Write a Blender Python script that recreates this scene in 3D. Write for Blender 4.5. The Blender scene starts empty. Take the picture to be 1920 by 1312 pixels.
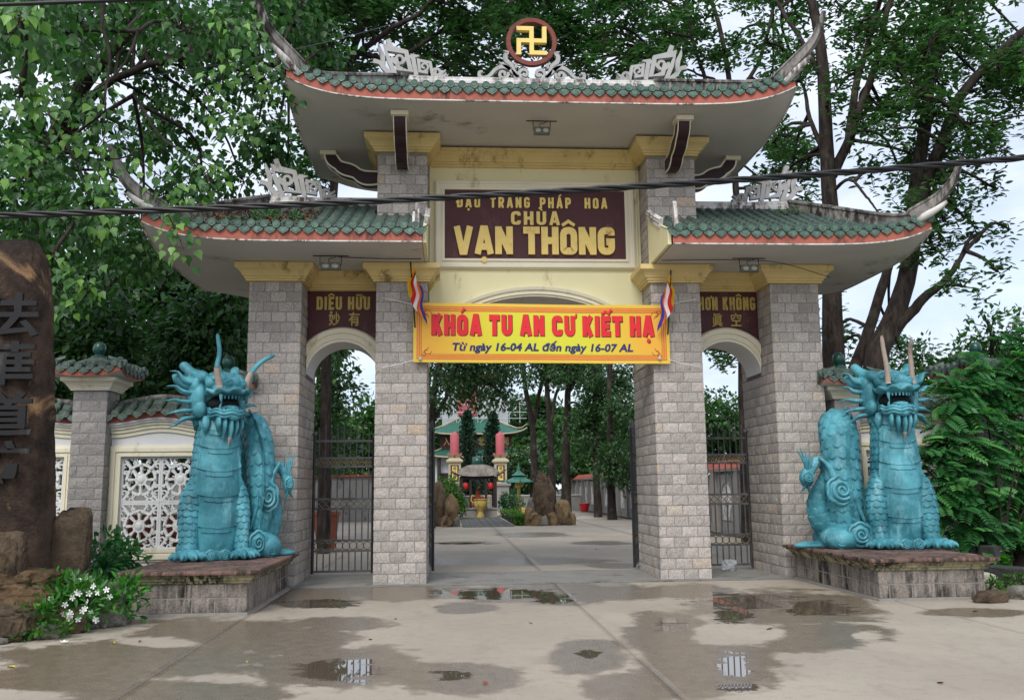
import bpy, bmesh, math, random
import numpy as np
from mathutils import Vector, Matrix, noise as mnoise
R = math.radians
PI = math.pi
rng = np.random.default_rng(7)
random.seed(7)
scene = bpy.context.scene
COL = scene.collection

# ------------------------------------------------------------------ camera
CAM_F, CAM_YAW, CAM_PITCH, CAM_ROLL = 1692.6, 3.977, 8.642, -0.653
CAM_P = np.array([-1.604, -15.697, 1.6])
_y, _p, _r = R(CAM_YAW), R(CAM_PITCH), R(CAM_ROLL)
_F = np.array([math.sin(_y)*math.cos(_p), math.cos(_y)*math.cos(_p), math.sin(_p)])
_R0 = np.array([math.cos(_y), -math.sin(_y), 0.0])
_U0 = np.cross(_R0, _F)
_R = _R0*math.cos(_r) + _U0*math.sin(_r)
_U = -_R0*math.sin(_r) + _U0*math.cos(_r)
cd = bpy.data.cameras.new('camera')
cam = bpy.data.objects.new('camera', cd)
COL.objects.link(cam)
cd.sensor_fit = 'HORIZONTAL'
cd.sensor_width = 36.0
cd.lens = CAM_F/1920*36
cd.clip_start = 0.05
cd.clip_end = 2000
cam.matrix_world = Matrix(((_R[0], _U[0], -_F[0], CAM_P[0]), (_R[1], _U[1], -_F[1], CAM_P[1]),
                           (_R[2], _U[2], -_F[2], CAM_P[2]), (0, 0, 0, 1)))
scene.camera = cam


def at(x, y, Y):
    """photo measurement -> point of the place, at the known distance Y of that surface"""
    d = _F + _R*(x-960)/CAM_F - _U*(y-656)/CAM_F
    return CAM_P + d*(Y-CAM_P[1])/d[1]


def onz(x, y, Z=0.0):
    d = _F + _R*(x-960)/CAM_F - _U*(y-656)/CAM_F
    return CAM_P + d*(Z-CAM_P[2])/d[2]


# ------------------------------------------------------------------ sky, sun, exposure
SUN_EL, SUN_AZ = 46, 200      # degrees; azimuth clockwise from +Y (north): the sun stands behind the viewer's left shoulder
world = bpy.data.worlds.new('World')
scene.world = world
world.use_nodes = True
nt = world.node_tree
nt.nodes.clear()
wo = nt.nodes.new('ShaderNodeOutputWorld')
bg = nt.nodes.new('ShaderNodeBackground')
bg.inputs['Strength'].default_value = 0.12
sky = nt.nodes.new('ShaderNodeTexSky')
sky.sky_type = 'NISHITA'
sky.sun_disc = False
sky.sun_elevation = R(SUN_EL)
sky.sun_rotation = R(SUN_AZ)
sky.dust_density = 1.5
tcw = nt.nodes.new('ShaderNodeTexCoord')
mpw = nt.nodes.new('ShaderNodeMapping')
mpw.inputs['Scale'].default_value = (1.0, 1.0, 2.2)
nzw = nt.nodes.new('ShaderNodeTexNoise')
nzw.inputs['Scale'].default_value = 2.6
nzw.inputs['Detail'].default_value = 7
nzw.inputs['Roughness'].default_value = 0.62
rpw = nt.nodes.new('ShaderNodeMapRange')
rpw.inputs['From Min'].default_value = 0.30
rpw.inputs['From Max'].default_value = 0.62
rpw.inputs['To Min'].default_value = 0.5
rpw.inputs['To Max'].default_value = 1.0
mxw = nt.nodes.new('ShaderNodeMix')
mxw.data_type = 'RGBA'
mxw.inputs['B'].default_value = (5.0, 5.5, 6.5, 1)
L_ = nt.links.new
L_(tcw.outputs['Generated'], mpw.inputs['Vector'])
L_(mpw.outputs['Vector'], nzw.inputs['Vector'])
L_(nzw.outputs['Fac'], rpw.inputs['Value'])
L_(rpw.outputs['Result'], mxw.inputs['Factor'])
nz2 = nt.nodes.new('ShaderNodeTexNoise')
nz2.inputs['Scale'].default_value = 5.5
nz2.inputs['Detail'].default_value = 8
nz2.inputs['Roughness'].default_value = 0.6
rp2 = nt.nodes.new('ShaderNodeMapRange')
rp2.inputs['From Min'].default_value = 0.32
rp2.inputs['From Max'].default_value = 0.66
rp2.inputs['To Min'].default_value = 0.0
rp2.inputs['To Max'].default_value = 1.0
cl2 = nt.nodes.new('ShaderNodeMix')
cl2.data_type = 'RGBA'
cl2.inputs['A'].default_value = (4.1, 4.6, 5.7, 1)
cl2.inputs['B'].default_value = (6.0, 6.3, 6.9, 1)
L_(mpw.outputs['Vector'], nz2.inputs['Vector'])
L_(nz2.outputs['Fac'], rp2.inputs['Value'])
L_(rp2.outputs['Result'], cl2.inputs['Factor'])
L_(cl2.outputs['Result'], mxw.inputs['B'])
L_(sky.outputs['Color'], mxw.inputs['A'])
L_(mxw.outputs['Result'], bg.inputs['Color'])
L_(bg.outputs['Background'], wo.inputs['Surface'])
sd = bpy.data.lights.new('sun', 'SUN')
sd.energy = 1.5
sd.angle = R(30)
sd.color = (1.0, 0.965, 0.91)
sun = bpy.data.objects.new('sun', sd)
COL.objects.link(sun)
_sd = Vector((math.sin(R(SUN_AZ))*math.cos(R(SUN_EL)), math.cos(R(SUN_AZ))*math.cos(R(SUN_EL)), math.sin(R(SUN_EL))))
sun.location = _sd*40
sun.rotation_euler = _sd.to_track_quat('Z', 'Y').to_euler()
scene.view_settings.view_transform = 'Standard'
scene.view_settings.look = 'None'
scene.view_settings.exposure = 0.68
scene.view_settings.gamma = 1.0
scene.view_settings.use_curve_mapping = False
scene.render.engine = 'CYCLES'
scene.cycles.max_bounces = 5
scene.cycles.transparent_max_bounces = 8
scene.cycles.use_denoising = True

# ------------------------------------------------------------------ materials
MATS = {}


def rgb(h):
    h = h.lstrip('#')
    c = [int(h[i:i+2], 16)/255 for i in (0, 2, 4)]
    return tuple(x/12.92 if x <= 0.04045 else ((x+0.055)/1.055)**2.4 for x in c) + (1,)


class NT:
    """tiny node helper"""
    def __init__(s, name):
        s.m = bpy.data.materials.new(name)
        s.m.use_nodes = True
        s.t = s.m.node_tree
        s.b = s.t.nodes['Principled BSDF']
        s.out = s.t.nodes['Material Output']

    def n(s, typ, **kw):
        nd = s.t.nodes.new('ShaderNode'+typ)
        for k, v in kw.items():
            if k in nd.inputs:
                nd.inputs[k].default_value = v
            else:
                setattr(nd, k, v)
        return nd

    def l(s, a, b):
        s.t.links.new(a, b)

    def noise(s, scale, detail=4, rough=0.55, vec=None, dist=0.0, stretch=None, obj=True):
        nd = s.n('TexNoise')
        nd.inputs['Scale'].default_value = scale
        nd.inputs['Detail'].default_value = detail
        nd.inputs['Roughness'].default_value = rough
        nd.inputs['Distortion'].default_value = dist
        if vec is None:
            vec = s.pos()
        if stretch:
            mp = s.n('Mapping')
            mp.inputs['Scale'].default_value = stretch
            s.l(vec, mp.inputs['Vector'])
            vec = mp.outputs['Vector']
        s.l(vec, nd.inputs['Vector'])
        return nd.outputs['Fac']

    def pos(s):
        if not hasattr(s, '_g'):
            s._g = s.n('NewGeometry')
        return s._g.outputs['Position']

    def island(s):
        s.pos()
        oi = s.n('ObjectInfo')
        a = s.math('ADD', s._g.outputs['Random Per Island'], oi.outputs['Random'])
        return s.math('FRACT', a)

    def math(s, op, a, b=None, c=None, clamp=False):
        nd = s.n('Math', operation=op)
        nd.use_clamp = clamp
        for i, v in enumerate((a, b, c)):
            if v is None:
                continue
            if isinstance(v, (int, float)):
                nd.inputs[i].default_value = v
            else:
                s.l(v, nd.inputs[i])
        return nd.outputs[0]

    def ramp(s, f, lo, hi, a=0.0, b=1.0):
        nd = s.n('MapRange')
        nd.interpolation_type = 'SMOOTHSTEP'
        for k, v in (('From Min', lo), ('From Max', hi), ('To Min', a), ('To Max', b)):
            nd.inputs[k].default_value = v
        s.l(f, nd.inputs['Value'])
        return nd.outputs['Result']

    def mix(s, f, a, b, typ='MIX'):
        nd = s.n('Mix', data_type='RGBA', blend_type=typ)
        for k, v in (('Factor', f), ('A', a), ('B', b)):
            if isinstance(v, (int, float)):
                nd.inputs[k].default_value = v
            elif isinstance(v, tuple):
                nd.inputs[k].default_value = v
            else:
                s.l(v, nd.inputs[k])
        return nd.outputs['Result']

    def bump(s, h, strength=0.3, dist=0.01):
        nd = s.n('Bump')
        nd.inputs['Strength'].default_value = strength
        nd.inputs['Distance'].default_value = dist
        s.l(h, nd.inputs['Height'])
        if s.b.inputs['Normal'].links:
            s.l(s.b.inputs['Normal'].links[0].from_socket, nd.inputs['Normal'])
        s.l(nd.outputs['Normal'], s.b.inputs['Normal'])

    def done(s, color=None, rough=None, spec=None, metal=None):
        for k, v in (('Base Color', color), ('Roughness', rough), ('Specular IOR Level', spec), ('Metallic', metal)):
            if v is None:
                continue
            if isinstance(v, (int, float, tuple)):
                s.b.inputs[k].default_value = v
            else:
                s.l(v, s.b.inputs[k])
        MATS[s.m.name] = s.m
        return s.m


def sc(c, k):
    return (c[0]*k, c[1]*k, c[2]*k, 1)


def painted(name, col, rough=0.6, var=0.12, stain=0.0, stain_col=None, bump=0.15, scale=3.0, stain_scale=1.6, spec=0.35):
    """painted masonry / plain paint with blotches, drips and fine relief"""
    t = NT(name)
    c = rgb(col) if isinstance(col, str) else col
    f = t.noise(scale, 6, 0.6)
    base = t.mix(t.ramp(f, 0.3, 0.7), sc(c, 1-var), sc(c, 1+var*0.6))
    if stain > 0:
        s1 = t.noise(stain_scale, 8, 0.68, stretch=(1, 1, 0.55))
        s2 = t.noise(stain_scale*7, 5, 0.6, stretch=(1, 1, 0.35))
        m = t.math('MULTIPLY', t.ramp(s1, 0.62-0.3*stain, 0.72-0.16*stain), t.ramp(s2, 0.34, 0.58), clamp=True)
        base = t.mix(m, base, rgb(stain_col or '#3a352f'))
    fine = t.noise(90, 3, 0.6)
    t.bump(fine, bump, 0.004)
    return t.done(base, rough, spec)


def granite(name, c1, c2, c3, stain=0.0, bump=1.0):
    """rock-faced split granite; each block gets its own tint"""
    t = NT(name)
    isl = t.island()
    cr = t.n('ValToRGB')
    e = cr.color_ramp.elements
    e[0].position, e[0].color = 0.0, rgb(c1)
    e[1].position, e[1].color = 0.94, rgb(c2)
    el = e.new(0.992)
    el.color = rgb(c3)
    e.new(0.55).color = tuple((a+b)/2*1.03 for a, b in zip(rgb(c1), rgb(c2)))
    t.l(isl, cr.inputs['Fac'])
    sp = t.noise(55, 4, 0.7)
    md = t.noise(9, 5, 0.6)
    base = t.mix(t.ramp(sp, 0.35, 0.66), t.mix(0.5, cr.outputs['Color'], rgb('#6e675f'), 'MULTIPLY'), cr.outputs['Color'])
    base = t.mix(t.math('MULTIPLY', t.ramp(md, 0.5, 0.75), 0.35), base, rgb('#8d8a86'))
    if stain:
        s1 = t.noise(2.2, 8, 0.7, stretch=(1, 1, 0.5))
        s2 = t.noise(10, 6, 0.65, stretch=(1.3, 1.3, 0.16))
        m = t.math('MULTIPLY', t.ramp(s1, 0.62-0.28*stain, 0.72-0.1*stain), t.ramp(s2, 0.36, 0.58), clamp=True)
        base = t.mix(m, base, rgb('#23211e'))
    ch = t.noise(26, 5, 0.72, dist=0.6)
    t.bump(ch, 0.85*bump, 0.018)
    t.bump(sp, 0.4, 0.004)
    return t.done(base, 0.85, 0.3)


granite('block', '#afa8a1', '#cfc6bd', '#cbb7a2', bump=0.6)
granite('block_plinth', '#958c82', '#aaa198', '#9c9084', stain=1.0)
granite('block_fence', '#9b9794', '#aea9a4', '#a8a29a')
painted('mortar', '#8e8a84', 0.9, 0.12, bump=0.4, scale=14)
painted('cream', '#e6dfb2', 0.6, 0.035, 0.22, '#b9ab7c', scale=1.2)
painted('ochre', '#dac385', 0.6, 0.07, 0.3, '#7d6a3c', scale=2.0)
painted('frame_cream', '#e6dfc6', 0.55, 0.04, 0.2, '#b3a67f', scale=2.0)
painted('soffit', '#c6c4be', 0.75, 0.06, 0.16, '#8c887e', scale=0.9, stain_scale=0.7, bump=0.1)
painted('fascia', '#ab6353', 0.75, 0.14, 0.5, '#5b3a32', scale=4)
painted('maroon', '#502a2c', 0.55, 0.12, 0.25, '#6d4a48', scale=2.5)
painted('bracket_brown', '#341f22', 0.45, 0.12)
painted('gold', '#f0d27a', 0.5, 0.06, 0.22, '#a98a45', scale=7)
painted('gold_flat', '#bfa65a', 0.5, 0.15, 0.3, '#7a6531', scale=14)
painted('white_stained', '#d9d6d0', 0.75, 0.08, 0.72, '#4a3b37', scale=3, stain_scale=1.9)
painted('ridge_black', '#8f8a84', 0.85, 0.25, 0.95, '#26221f', scale=3, stain_scale=1.7, bump=0.5)
painted('ornament', '#aeaca9', 0.7, 0.08, 0.35, '#6d6963', scale=5)
painted('white_paint', '#dcdcda', 0.6, 0.04, 0.2, '#a7a59d')
painted('red_brown', '#7d4238', 0.7, 0.15, 0.35, '#4a2d27', scale=8)
painted('iron', '#2b2b2d', 0.42, 0.3, 0.35, '#4b3a30', scale=12, spec=0.5)
painted('iron_grey', '#5a5c5e', 0.45, 0.2, 0.5, '#33302d', scale=14, spec=0.5)
painted('gilt', '#75694f', 0.5, 0.2, 0.4, '#5b513d', scale=16)
painted('rubber', '#0e0f12', 0.42, 0.2, spec=0.5)
painted('plinth_cap', '#7f6358', 0.75, 0.16, 0.9, '#2d2723', scale=5, stain_scale=2.2, bump=0.4)
painted('plinth_mould', '#a49d7d', 0.85, 0.16, 0.95, '#23221b', scale=6, stain_scale=2.8, bump=0.5)
painted('lamp_metal', '#6b6e64', 0.45, 0.15)
painted('flag_yellow', '#f0b51e', 0.75, 0.04)
painted('flag_red', '#c1271f', 0.75, 0.04)
painted('flag_white', '#eceaea', 0.75, 0.03)
painted('flag_orange', '#f0742a', 0.75, 0.04)
painted('flag_blue', '#36348c', 0.75, 0.05)
painted('red_lacquer', '#b9292c', 0.5, 0.08)
painted('coral_paint', '#b25a60', 0.6, 0.06)
painted('temple_cream', '#b8ae92', 0.7, 0.06)
painted('temple_dark', '#33302b', 0.7, 0.15)
painted('dark_wood', '#2e2623', 0.6, 0.2)
painted('teal_glaze', '#1f4a40', 0.3, 0.15, spec=0.5)
painted('brick_red', '#9c5a43', 0.85, 0.15, bump=0.5)
painted('far_white', '#b9bcbd', 0.8, 0.06)
painted('grey_wall', '#8f8d89', 0.85, 0.1, 0.4, '#55524c')
painted('red_tile', '#a5513c', 0.75, 0.15, 0.3, '#6a3a2f')


def tile_mat(name, c1, c2, moss, moss_amt):
    t = NT(name)
    isl = t.island()
    f = t.noise(14, 5, 0.65)
    base = t.mix(isl, rgb(c1), rgb(c2))
    base = t.mix(t.ramp(f, 0.35, 0.7), base, sc(rgb(c1), 0.72))
    m = t.noise(2.3, 7, 0.7)
    m2 = t.noise(22, 4, 0.6)
    mm = t.math('MULTIPLY', t.ramp(m, 0.66-0.25*moss_amt, 0.72), t.ramp(m2, 0.3, 0.62), clamp=True)
    base = t.mix(mm, base, rgb(moss))
    t.bump(f, 0.35, 0.006)
    return t.done(base, t.ramp(m2, 0.3, 0.7, 0.35, 0.75), 0.45)


tile_mat('tile', '#3a4d44', '#4c6056', '#37352d', 0.5)
tile_mat('tile_end', '#4a655a', '#64806f', '#3a3c34', 0.3)
tile_mat('tile_fence', '#4f6258', '#66756a', '#3f3a30', 0.75)
tile_mat('tile_far', '#33695a', '#3f7868', '#2f5449', 0.3)


def statue_mat():
    t = NT('dragon_teal')
    f = t.noise(1.7, 6, 0.62)
    base = t.mix(t.ramp(f, 0.34, 0.66), rgb('#2c6a76'), rgb('#58a3b0'))
    g = t.noise(9, 6, 0.65)
    base = t.mix(t.math('MULTIPLY', t.ramp(g, 0.45, 0.7), 0.5), base, rgb('#2f7a80'))
    wz = t.noise(4.5, 7, 0.7, stretch=(1, 1, 0.4))
    base = t.mix(t.math('MULTIPLY', t.ramp(wz, 0.52, 0.72), 0.7), base, rgb('#86bfc8'))
    d = t.noise(5, 8, 0.72, stretch=(1.2, 1.2, 0.25))
    base = t.mix(t.math('MULTIPLY', t.ramp(d, 0.53, 0.7), 0.75), base, rgb('#27525a'))
    chip = t.noise(14, 8, 0.78)
    base = t.mix(t.math('MULTIPLY', t.ramp(chip, 0.66, 0.70), 0.65), base, rgb('#a9aba5'))
    t.bump(t.noise(45, 5, 0.65), 0.35, 0.006)
    return t.done(base, t.ramp(g, 0.3, 0.7, 0.40, 0.66), 0.4)


statue_mat()
painted('bare_plaster', '#a39488', 0.85, 0.15, 0.3, '#6d625a', scale=9)
painted('mouth_dark', '#11191b', 0.8, 0.1)


def leaf_mat(name, dark, mid, light, trans=0.35, rough=0.42):
    t = NT(name)
    a = t.n('Attribute', attribute_name='rnd')
    cr = t.n('ValToRGB')
    e = cr.color_ramp.elements
    e[0].position, e[0].color = 0.0, rgb(dark)
    e[1].position, e[1].color = 1.0, rgb(light)
    e.new(0.62).color = rgb(mid)
    t.l(a.outputs['Fac'], cr.inputs['Fac'])
    t.done(cr.outputs['Color'], rough, 0.45)
    tr = t.n('BsdfTranslucent')
    hs = t.n('HueSaturation')
    hs.inputs['Value'].default_value = 1.5
    hs.inputs['Saturation'].default_value = 1.15
    t.l(cr.outputs['Color'], hs.inputs['Color'])
    t.l(hs.outputs['Color'], tr.inputs['Color'])
    mx = t.n('MixShader')
    mx.inputs['Fac'].default_value = trans
    t.l(t.b.outputs['BSDF'], mx.inputs[1])
    t.l(tr.outputs['BSDF'], mx.inputs[2])
    t.l(mx.outputs['Shader'], t.out.inputs['Surface'])
    return t.m


leaf_mat('leaf_bodhi', '#2c4b25', '#437036', '#86b254')
leaf_mat('leaf_right', '#2f4c29', '#48703b', '#7ea75a')
leaf_mat('leaf_far', '#2c4a27', '#3f6631', '#6f9c4a')
leaf_mat('leaf_bush', '#28522c', '#3d7740', '#6fab5a')
leaf_mat('leaf_herb', '#2c5a24', '#468433', '#86b94f')
leaf_mat('leaf_pine', '#1c3324', '#2a4a33', '#43684a', 0.15)
leaf_mat('leaf_hedge', '#33591f', '#4f7d2d', '#7fa843')
leaf_mat('leaf_dead', '#4a2f22', '#6b4431', '#8f6642', 0.1)
painted('leaf_yellow', '#c9b24a', 0.6, 0.15)
painted('petal', '#f2f2ee', 0.6, 0.02)


def bark_mat(name, c1, c2):
    t = NT(name)
    f = t.noise(9, 7, 0.7, stretch=(1, 1, 0.22), dist=0.4)
    g = t.noise(2.0, 4, 0.6)
    base = t.mix(t.ramp(f, 0.32, 0.68), rgb(c1), rgb(c2))
    base = t.mix(t.math('MULTIPLY', t.ramp(g, 0.5, 0.75), 0.4), base, rgb('#6b665b'))
    t.bump(f, 0.9, 0.04)
    return t.done(base, 0.92, 0.2)


bark_mat('bark', '#201c1a', '#473e38')
bark_mat('bark_dark', '#1e1a18', '#3f3731')
bark_mat('bark_pale', '#4b443c', '#7d7467')


def rock_mat(name, c1, c2, c3, scale=2.0):
    t = NT(name)
    f = t.noise(scale, 8, 0.68)
    g = t.noise(scale*9, 6, 0.7)
    base = t.mix(t.ramp(f, 0.36, 0.64), rgb(c1), rgb(c2))
    base = t.mix(t.ramp(t.noise(scale*0.8, 6, 0.6, dist=0.8), 0.56, 0.66), base, rgb(c3))
    base = t.mix(t.math('MULTIPLY', t.ramp(g, 0.52, 0.7), 0.45), base, rgb('#262019'))
    t.bump(g, 1.0, 0.05)
    t.bump(t.noise(scale*26, 5, 0.75), 0.9, 0.015)
    return t.done(base, 0.9, 0.2)


rock_mat('rock_stele', '#2e2622', '#5d4c40', '#a5835f', 1.3)
rock_mat('rock_brown', '#55493d', '#786753', '#463b31', 3.0)
rock_mat('rock_grey', '#6f6b64', '#98938a', '#7d7264', 2.4)
rock_mat('rock_ochre', '#5f4d39', '#8a7357', '#43372b', 3.0)
rock_mat('soil', '#3c342b', '#57503f', '#4a4a35', 3.0)


def concrete_mat():
    t = NT('concrete')
    wet = t.n('Attribute', attribute_name='wet').outputs['Fac']  # rain-wet patches, and the shade painted just inside the gate
    pud = t.n('Attribute', attribute_name='pud').outputs['Fac']
    n1 = t.noise(1.1, 7, 0.66, dist=0.3)
    n2 = t.noise(7, 6, 0.65)
    n3 = t.noise(60, 4, 0.7)
    n4 = t.noise(0.45, 5, 0.6)
    nd = t.math('SUBTRACT', t.math('ADD', t.math('MULTIPLY', n1, 1.7), t.math('MULTIPLY', n2, 0.5)), 1.1)
    w = t.math('ADD', wet, t.math('MULTIPLY', nd, 1.0))
    w = t.ramp(w, 0.34, 0.60)
    npd = t.math('SUBTRACT', t.math('ADD', t.math('MULTIPLY', t.noise(1.9, 7, 0.68, dist=0.6, stretch=(0.8, 1.7, 1)), 1.5), t.math('MULTIPLY', n2, 0.35)), 0.925)
    p = t.math('ADD', pud, npd)
    p = t.ramp(p, 0.52, 0.60)
    dry = t.mix(t.ramp(n4, 0.3, 0.7), rgb('#9e9485'), rgb('#ada393'))
    dry = t.mix(t.math('MULTIPLY', t.ramp(n2, 0.48, 0.75), 0.35), dry, rgb('#7d7467'))
    n5 = t.noise(170, 3, 0.7)
    n6 = t.noise(2.6, 7, 0.7, stretch=(1, 0.35, 1))
    dry = t.mix(t.math('MULTIPLY', t.ramp(n6, 0.5, 0.72), 0.4), dry, rgb('#857b6d'))
    dry = t.mix(t.math('MULTIPLY', t.ramp(n5, 0.5, 0.66), 0.5), dry, rgb('#6b6254'))
    dry = t.mix(t.math('MULTIPLY', t.ramp(n3, 0.52, 0.72), 0.55), dry, rgb('#6d6456'))
    wet_shade_col = t.mix(t.ramp(n2, 0.3, 0.7), rgb('#6b5f50'), rgb('#7d7160'))
    wet_shade_col = t.mix(t.math('MULTIPLY', t.ramp(n3, 0.5, 0.75), 0.4), wet_shade_col, rgb('#484137'))
    col = t.mix(w, dry, wet_shade_col)
    col = t.mix(p, col, rgb('#5a5043'))
    wr = t.mix(t.ramp(n3, 0.35, 0.65), (0.20, 0.20, 0.20, 1), (0.42, 0.42, 0.42, 1))
    ro = t.mix(w, (0.86, 0.86, 0.86, 1), wr)
    ro = t.mix(p, ro, (0.015, 0.015, 0.015, 1))
    hb = t.math('ADD', t.math('MULTIPLY', n3, 0.5), t.math('MULTIPLY', n2, 0.9))
    inv = t.math('SUBTRACT', 1.0, p)
    b = t.n('Bump')
    b.inputs['Distance'].default_value = 0.012
    t.l(t.math('MULTIPLY', inv, t.math('SUBTRACT', 0.5, t.math('MULTIPLY', w, 0.36))), b.inputs['Strength'])
    t.l(hb, b.inputs['Height'])
    t.l(b.outputs['Normal'], t.b.inputs['Normal'])
    return t.done(col, ro, 0.5)


concrete_mat()
painted('joint_dirt', '#4a443b', 0.95, 0.2, bump=0.5, scale=20)
painted('path_stone', '#84827c', 0.8, 0.12, 0.4, '#55534d', bump=0.5)


def banner_mat():
    t = NT('banner_yellow')
    tc = t.n('TexCoord')
    sx = t.n('SeparateXYZ')
    t.l(tc.outputs['Object'], sx.inputs['Vector'])
    f = t.ramp(t.math('ABSOLUTE', sx.outputs['X']), 0.5, 2.1)
    c = t.mix(f, rgb('#d3d136'), rgb('#e6ab3c'))
    return t.done(c, 0.5, 0.35)


banner_mat()
painted('print_red', '#d9262f', 0.5, 0.03)
painted('print_shadow', '#5a1a12', 0.5, 0.03)
painted('print_navy', '#232a66', 0.5, 0.03)
painted('print_orange', '#e8923a', 0.5, 0.03)
painted('print_brown', '#b2502a', 0.5, 0.03)
painted('banner_edge', '#e3bd45', 0.5, 0.02)
painted('banner_back', '#c9c2a8', 0.6, 0.03)
t_ = NT('lamp_glass')
t_.done(rgb('#b8bcae'), 0.12, 0.6)
t_ = NT('plastic_bag')
t_.b.inputs['Transmission Weight'].default_value = 0.6
t_.done(rgb('#dfe3e6'), 0.25, 0.5)
painted('carved_paint', '#151516', 0.5, 0.25, 0.3, '#4b4743', scale=8)


# ------------------------------------------------------------------ mesh helpers
class MB:
    def __init__(s):
        s.v, s.f, s.mi = [], [], []
        s.cur = 0

    def add(s, V, F):
        o = len(s.v)
        s.v.extend([tuple(map(float, p)) for p in V])
        for f in F:
            s.f.append(tuple(i+o for i in f))
            s.mi.append(s.cur)
        return s

    def box(s, x0, x1, y0, y1, z0, z1):
        V = [(x, y, z) for x in (x0, x1) for y in (y0, y1) for z in (z0, z1)]
        return s.add(V, [(0, 1, 3, 2), (4, 6, 7, 5), (0, 4, 5, 1), (2, 3, 7, 6), (0, 2, 6, 4), (1, 5, 7, 3)])

    def grid(s, P, closed_u=False, closed_v=False, flip=False):
        P = np.asarray(P, float)
        nu, nv = P.shape[:2]
        F = []
        for i in range(nu if closed_u else nu-1):
            a, b = i*nv, ((i+1) % nu)*nv
            for j in range(nv if closed_v else nv-1):
                k = (j+1) % nv
                q = (a+j, b+j, b+k, a+k)
                F.append(q[::-1] if flip else q)
        return s.add(P.reshape(-1, 3), F)

    def tube(s, pts, rad, n=8, cap=True, flat=None):
        pts = np.asarray(pts, float)
        m = len(pts)
        rad = np.broadcast_to(np.asarray(rad, float), (m,))
        T, N, Bn = frames(pts)
        a = np.linspace(0, 2*PI, n, endpoint=False)
        fl = 1.0 if flat is None else flat
        P = pts[:, None, :] + rad[:, None, None]*(np.cos(a)[None, :, None]*N[:, None, :] + fl*np.sin(a)[None, :, None]*Bn[:, None, :])
        o = len(s.v)
        s.grid(P, closed_v=True, flip=True)
        if cap:
            s.add([], [])
            s.f.append(tuple(o+j for j in range(n)))
            s.mi.append(s.cur)
            s.f.append(tuple(o+(m-1)*n+j for j in reversed(range(n))))
            s.mi.append(s.cur)
        return s

    def prism(s, poly, y0, y1, ax='y'):
        """polygon in the xz plane extruded along y (ax='y'); yz along x (ax='x'); xy along z (ax='z')"""
        n = len(poly)
        def pt(a, b, c):
            return (a, c, b) if ax == 'y' else ((c, a, b) if ax == 'x' else (a, b, c))
        V = [pt(a, b, y0) for a, b in poly] + [pt(a, b, y1) for a, b in poly]
        F = [tuple(range(n)), tuple(range(2*n-1, n-1, -1))] + [(i, n+i, n+(i+1) % n, (i+1) % n) for i in range(n)]
        return s.add(V, F)

    def ribbon(s, pts, w, y0, y1, closed=False, round_end=False):
        """flat stroke of width w (number or list) in xz, from y0 (front) to y1 (back)"""
        p = np.asarray(pts, float)
        m = len(p)
        w = np.atleast_1d(np.asarray(w, float))
        w = np.interp(np.linspace(0, 1, m), np.linspace(0, 1, len(w)), w)
        if closed:
            d = np.roll(p, -1, 0) - np.roll(p, 1, 0)
        else:
            d = np.gradient(p, axis=0)
        d /= np.linalg.norm(d, axis=1)[:, None] + 1e-9
        nrm = np.stack([-d[:, 1], d[:, 0]], 1)
        sc_ = np.ones(m)
        for i in range(m):
            if not closed and i in (0, m-1):
                continue
            a = p[i]-p[i-1]
            la = np.linalg.norm(a)+1e-9
            na = np.array([-a[1], a[0]])/la
            c = abs(na @ nrm[i])
            sc_[i] = 1/max(c, 0.5)
        Lp, Rp = p + nrm*(w*sc_/2)[:, None], p - nrm*(w*sc_/2)[:, None]
        P = np.zeros((m, 4, 3))
        P[:, 0, 0], P[:, 0, 2], P[:, 0, 1] = Lp[:, 0], Lp[:, 1], y0
        P[:, 1, 0], P[:, 1, 2], P[:, 1, 1] = Rp[:, 0], Rp[:, 1], y0
        P[:, 2, 0], P[:, 2, 2], P[:, 2, 1] = Rp[:, 0], Rp[:, 1], y1
        P[:, 3, 0], P[:, 3, 2], P[:, 3, 1] = Lp[:, 0], Lp[:, 1], y1
        o = len(s.v)
        s.grid(P, closed_u=closed, closed_v=True)
        if not closed:
            s.f.append((o, o+1, o+2, o+3)); s.mi.append(s.cur)
            k = o+(m-1)*4
            s.f.append((k+3, k+2, k+1, k)); s.mi.append(s.cur)
        return s

    def lathe(s, prof, n=16, c=(0, 0, 0), arc=2*PI):
        a = np.linspace(0, arc, n, endpoint=False)
        P = [[(c[0]+r*math.cos(t), c[1]+r*math.sin(t), c[2]+z) for t in a] for r, z in prof]
        return s.grid(P, closed_v=True, flip=True)

    def rects(s, x0, x1, y0, y1, prof, cap=True):
        """moulding run round a rectangle: prof = [(outset, z)]"""
        P = [[(x0-o, y0-o, z), (x1+o, y0-o, z), (x1+o, y1+o, z), (x0-o, y1+o, z)] for o, z in prof]
        o = len(s.v)
        s.grid(P, closed_v=True, flip=True)
        if cap:
            n = len(prof)
            s.f.append((o+3, o+2, o+1, o)); s.mi.append(s.cur)
            k = o+(n-1)*4
            s.f.append((k, k+1, k+2, k+3)); s.mi.append(s.cur)
        return s

    def ball(s, c, r, nu=8, nv=6, warp=None):
        r = np.broadcast_to(np.asarray(r, float), (3,))
        th = np.linspace(0, PI, nv+1)
        ph = np.linspace(0, 2*PI, nu, endpoint=False)
        P = np.zeros((nv+1, nu, 3))
        for i, t in enumerate(th):
            P[i, :, 0] = c[0]+r[0]*math.sin(t)*np.cos(ph)
            P[i, :, 1] = c[1]+r[1]*math.sin(t)*np.sin(ph)
            P[i, :, 2] = c[2]+r[2]*math.cos(t)
        return s.grid(P, closed_v=True)

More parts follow.
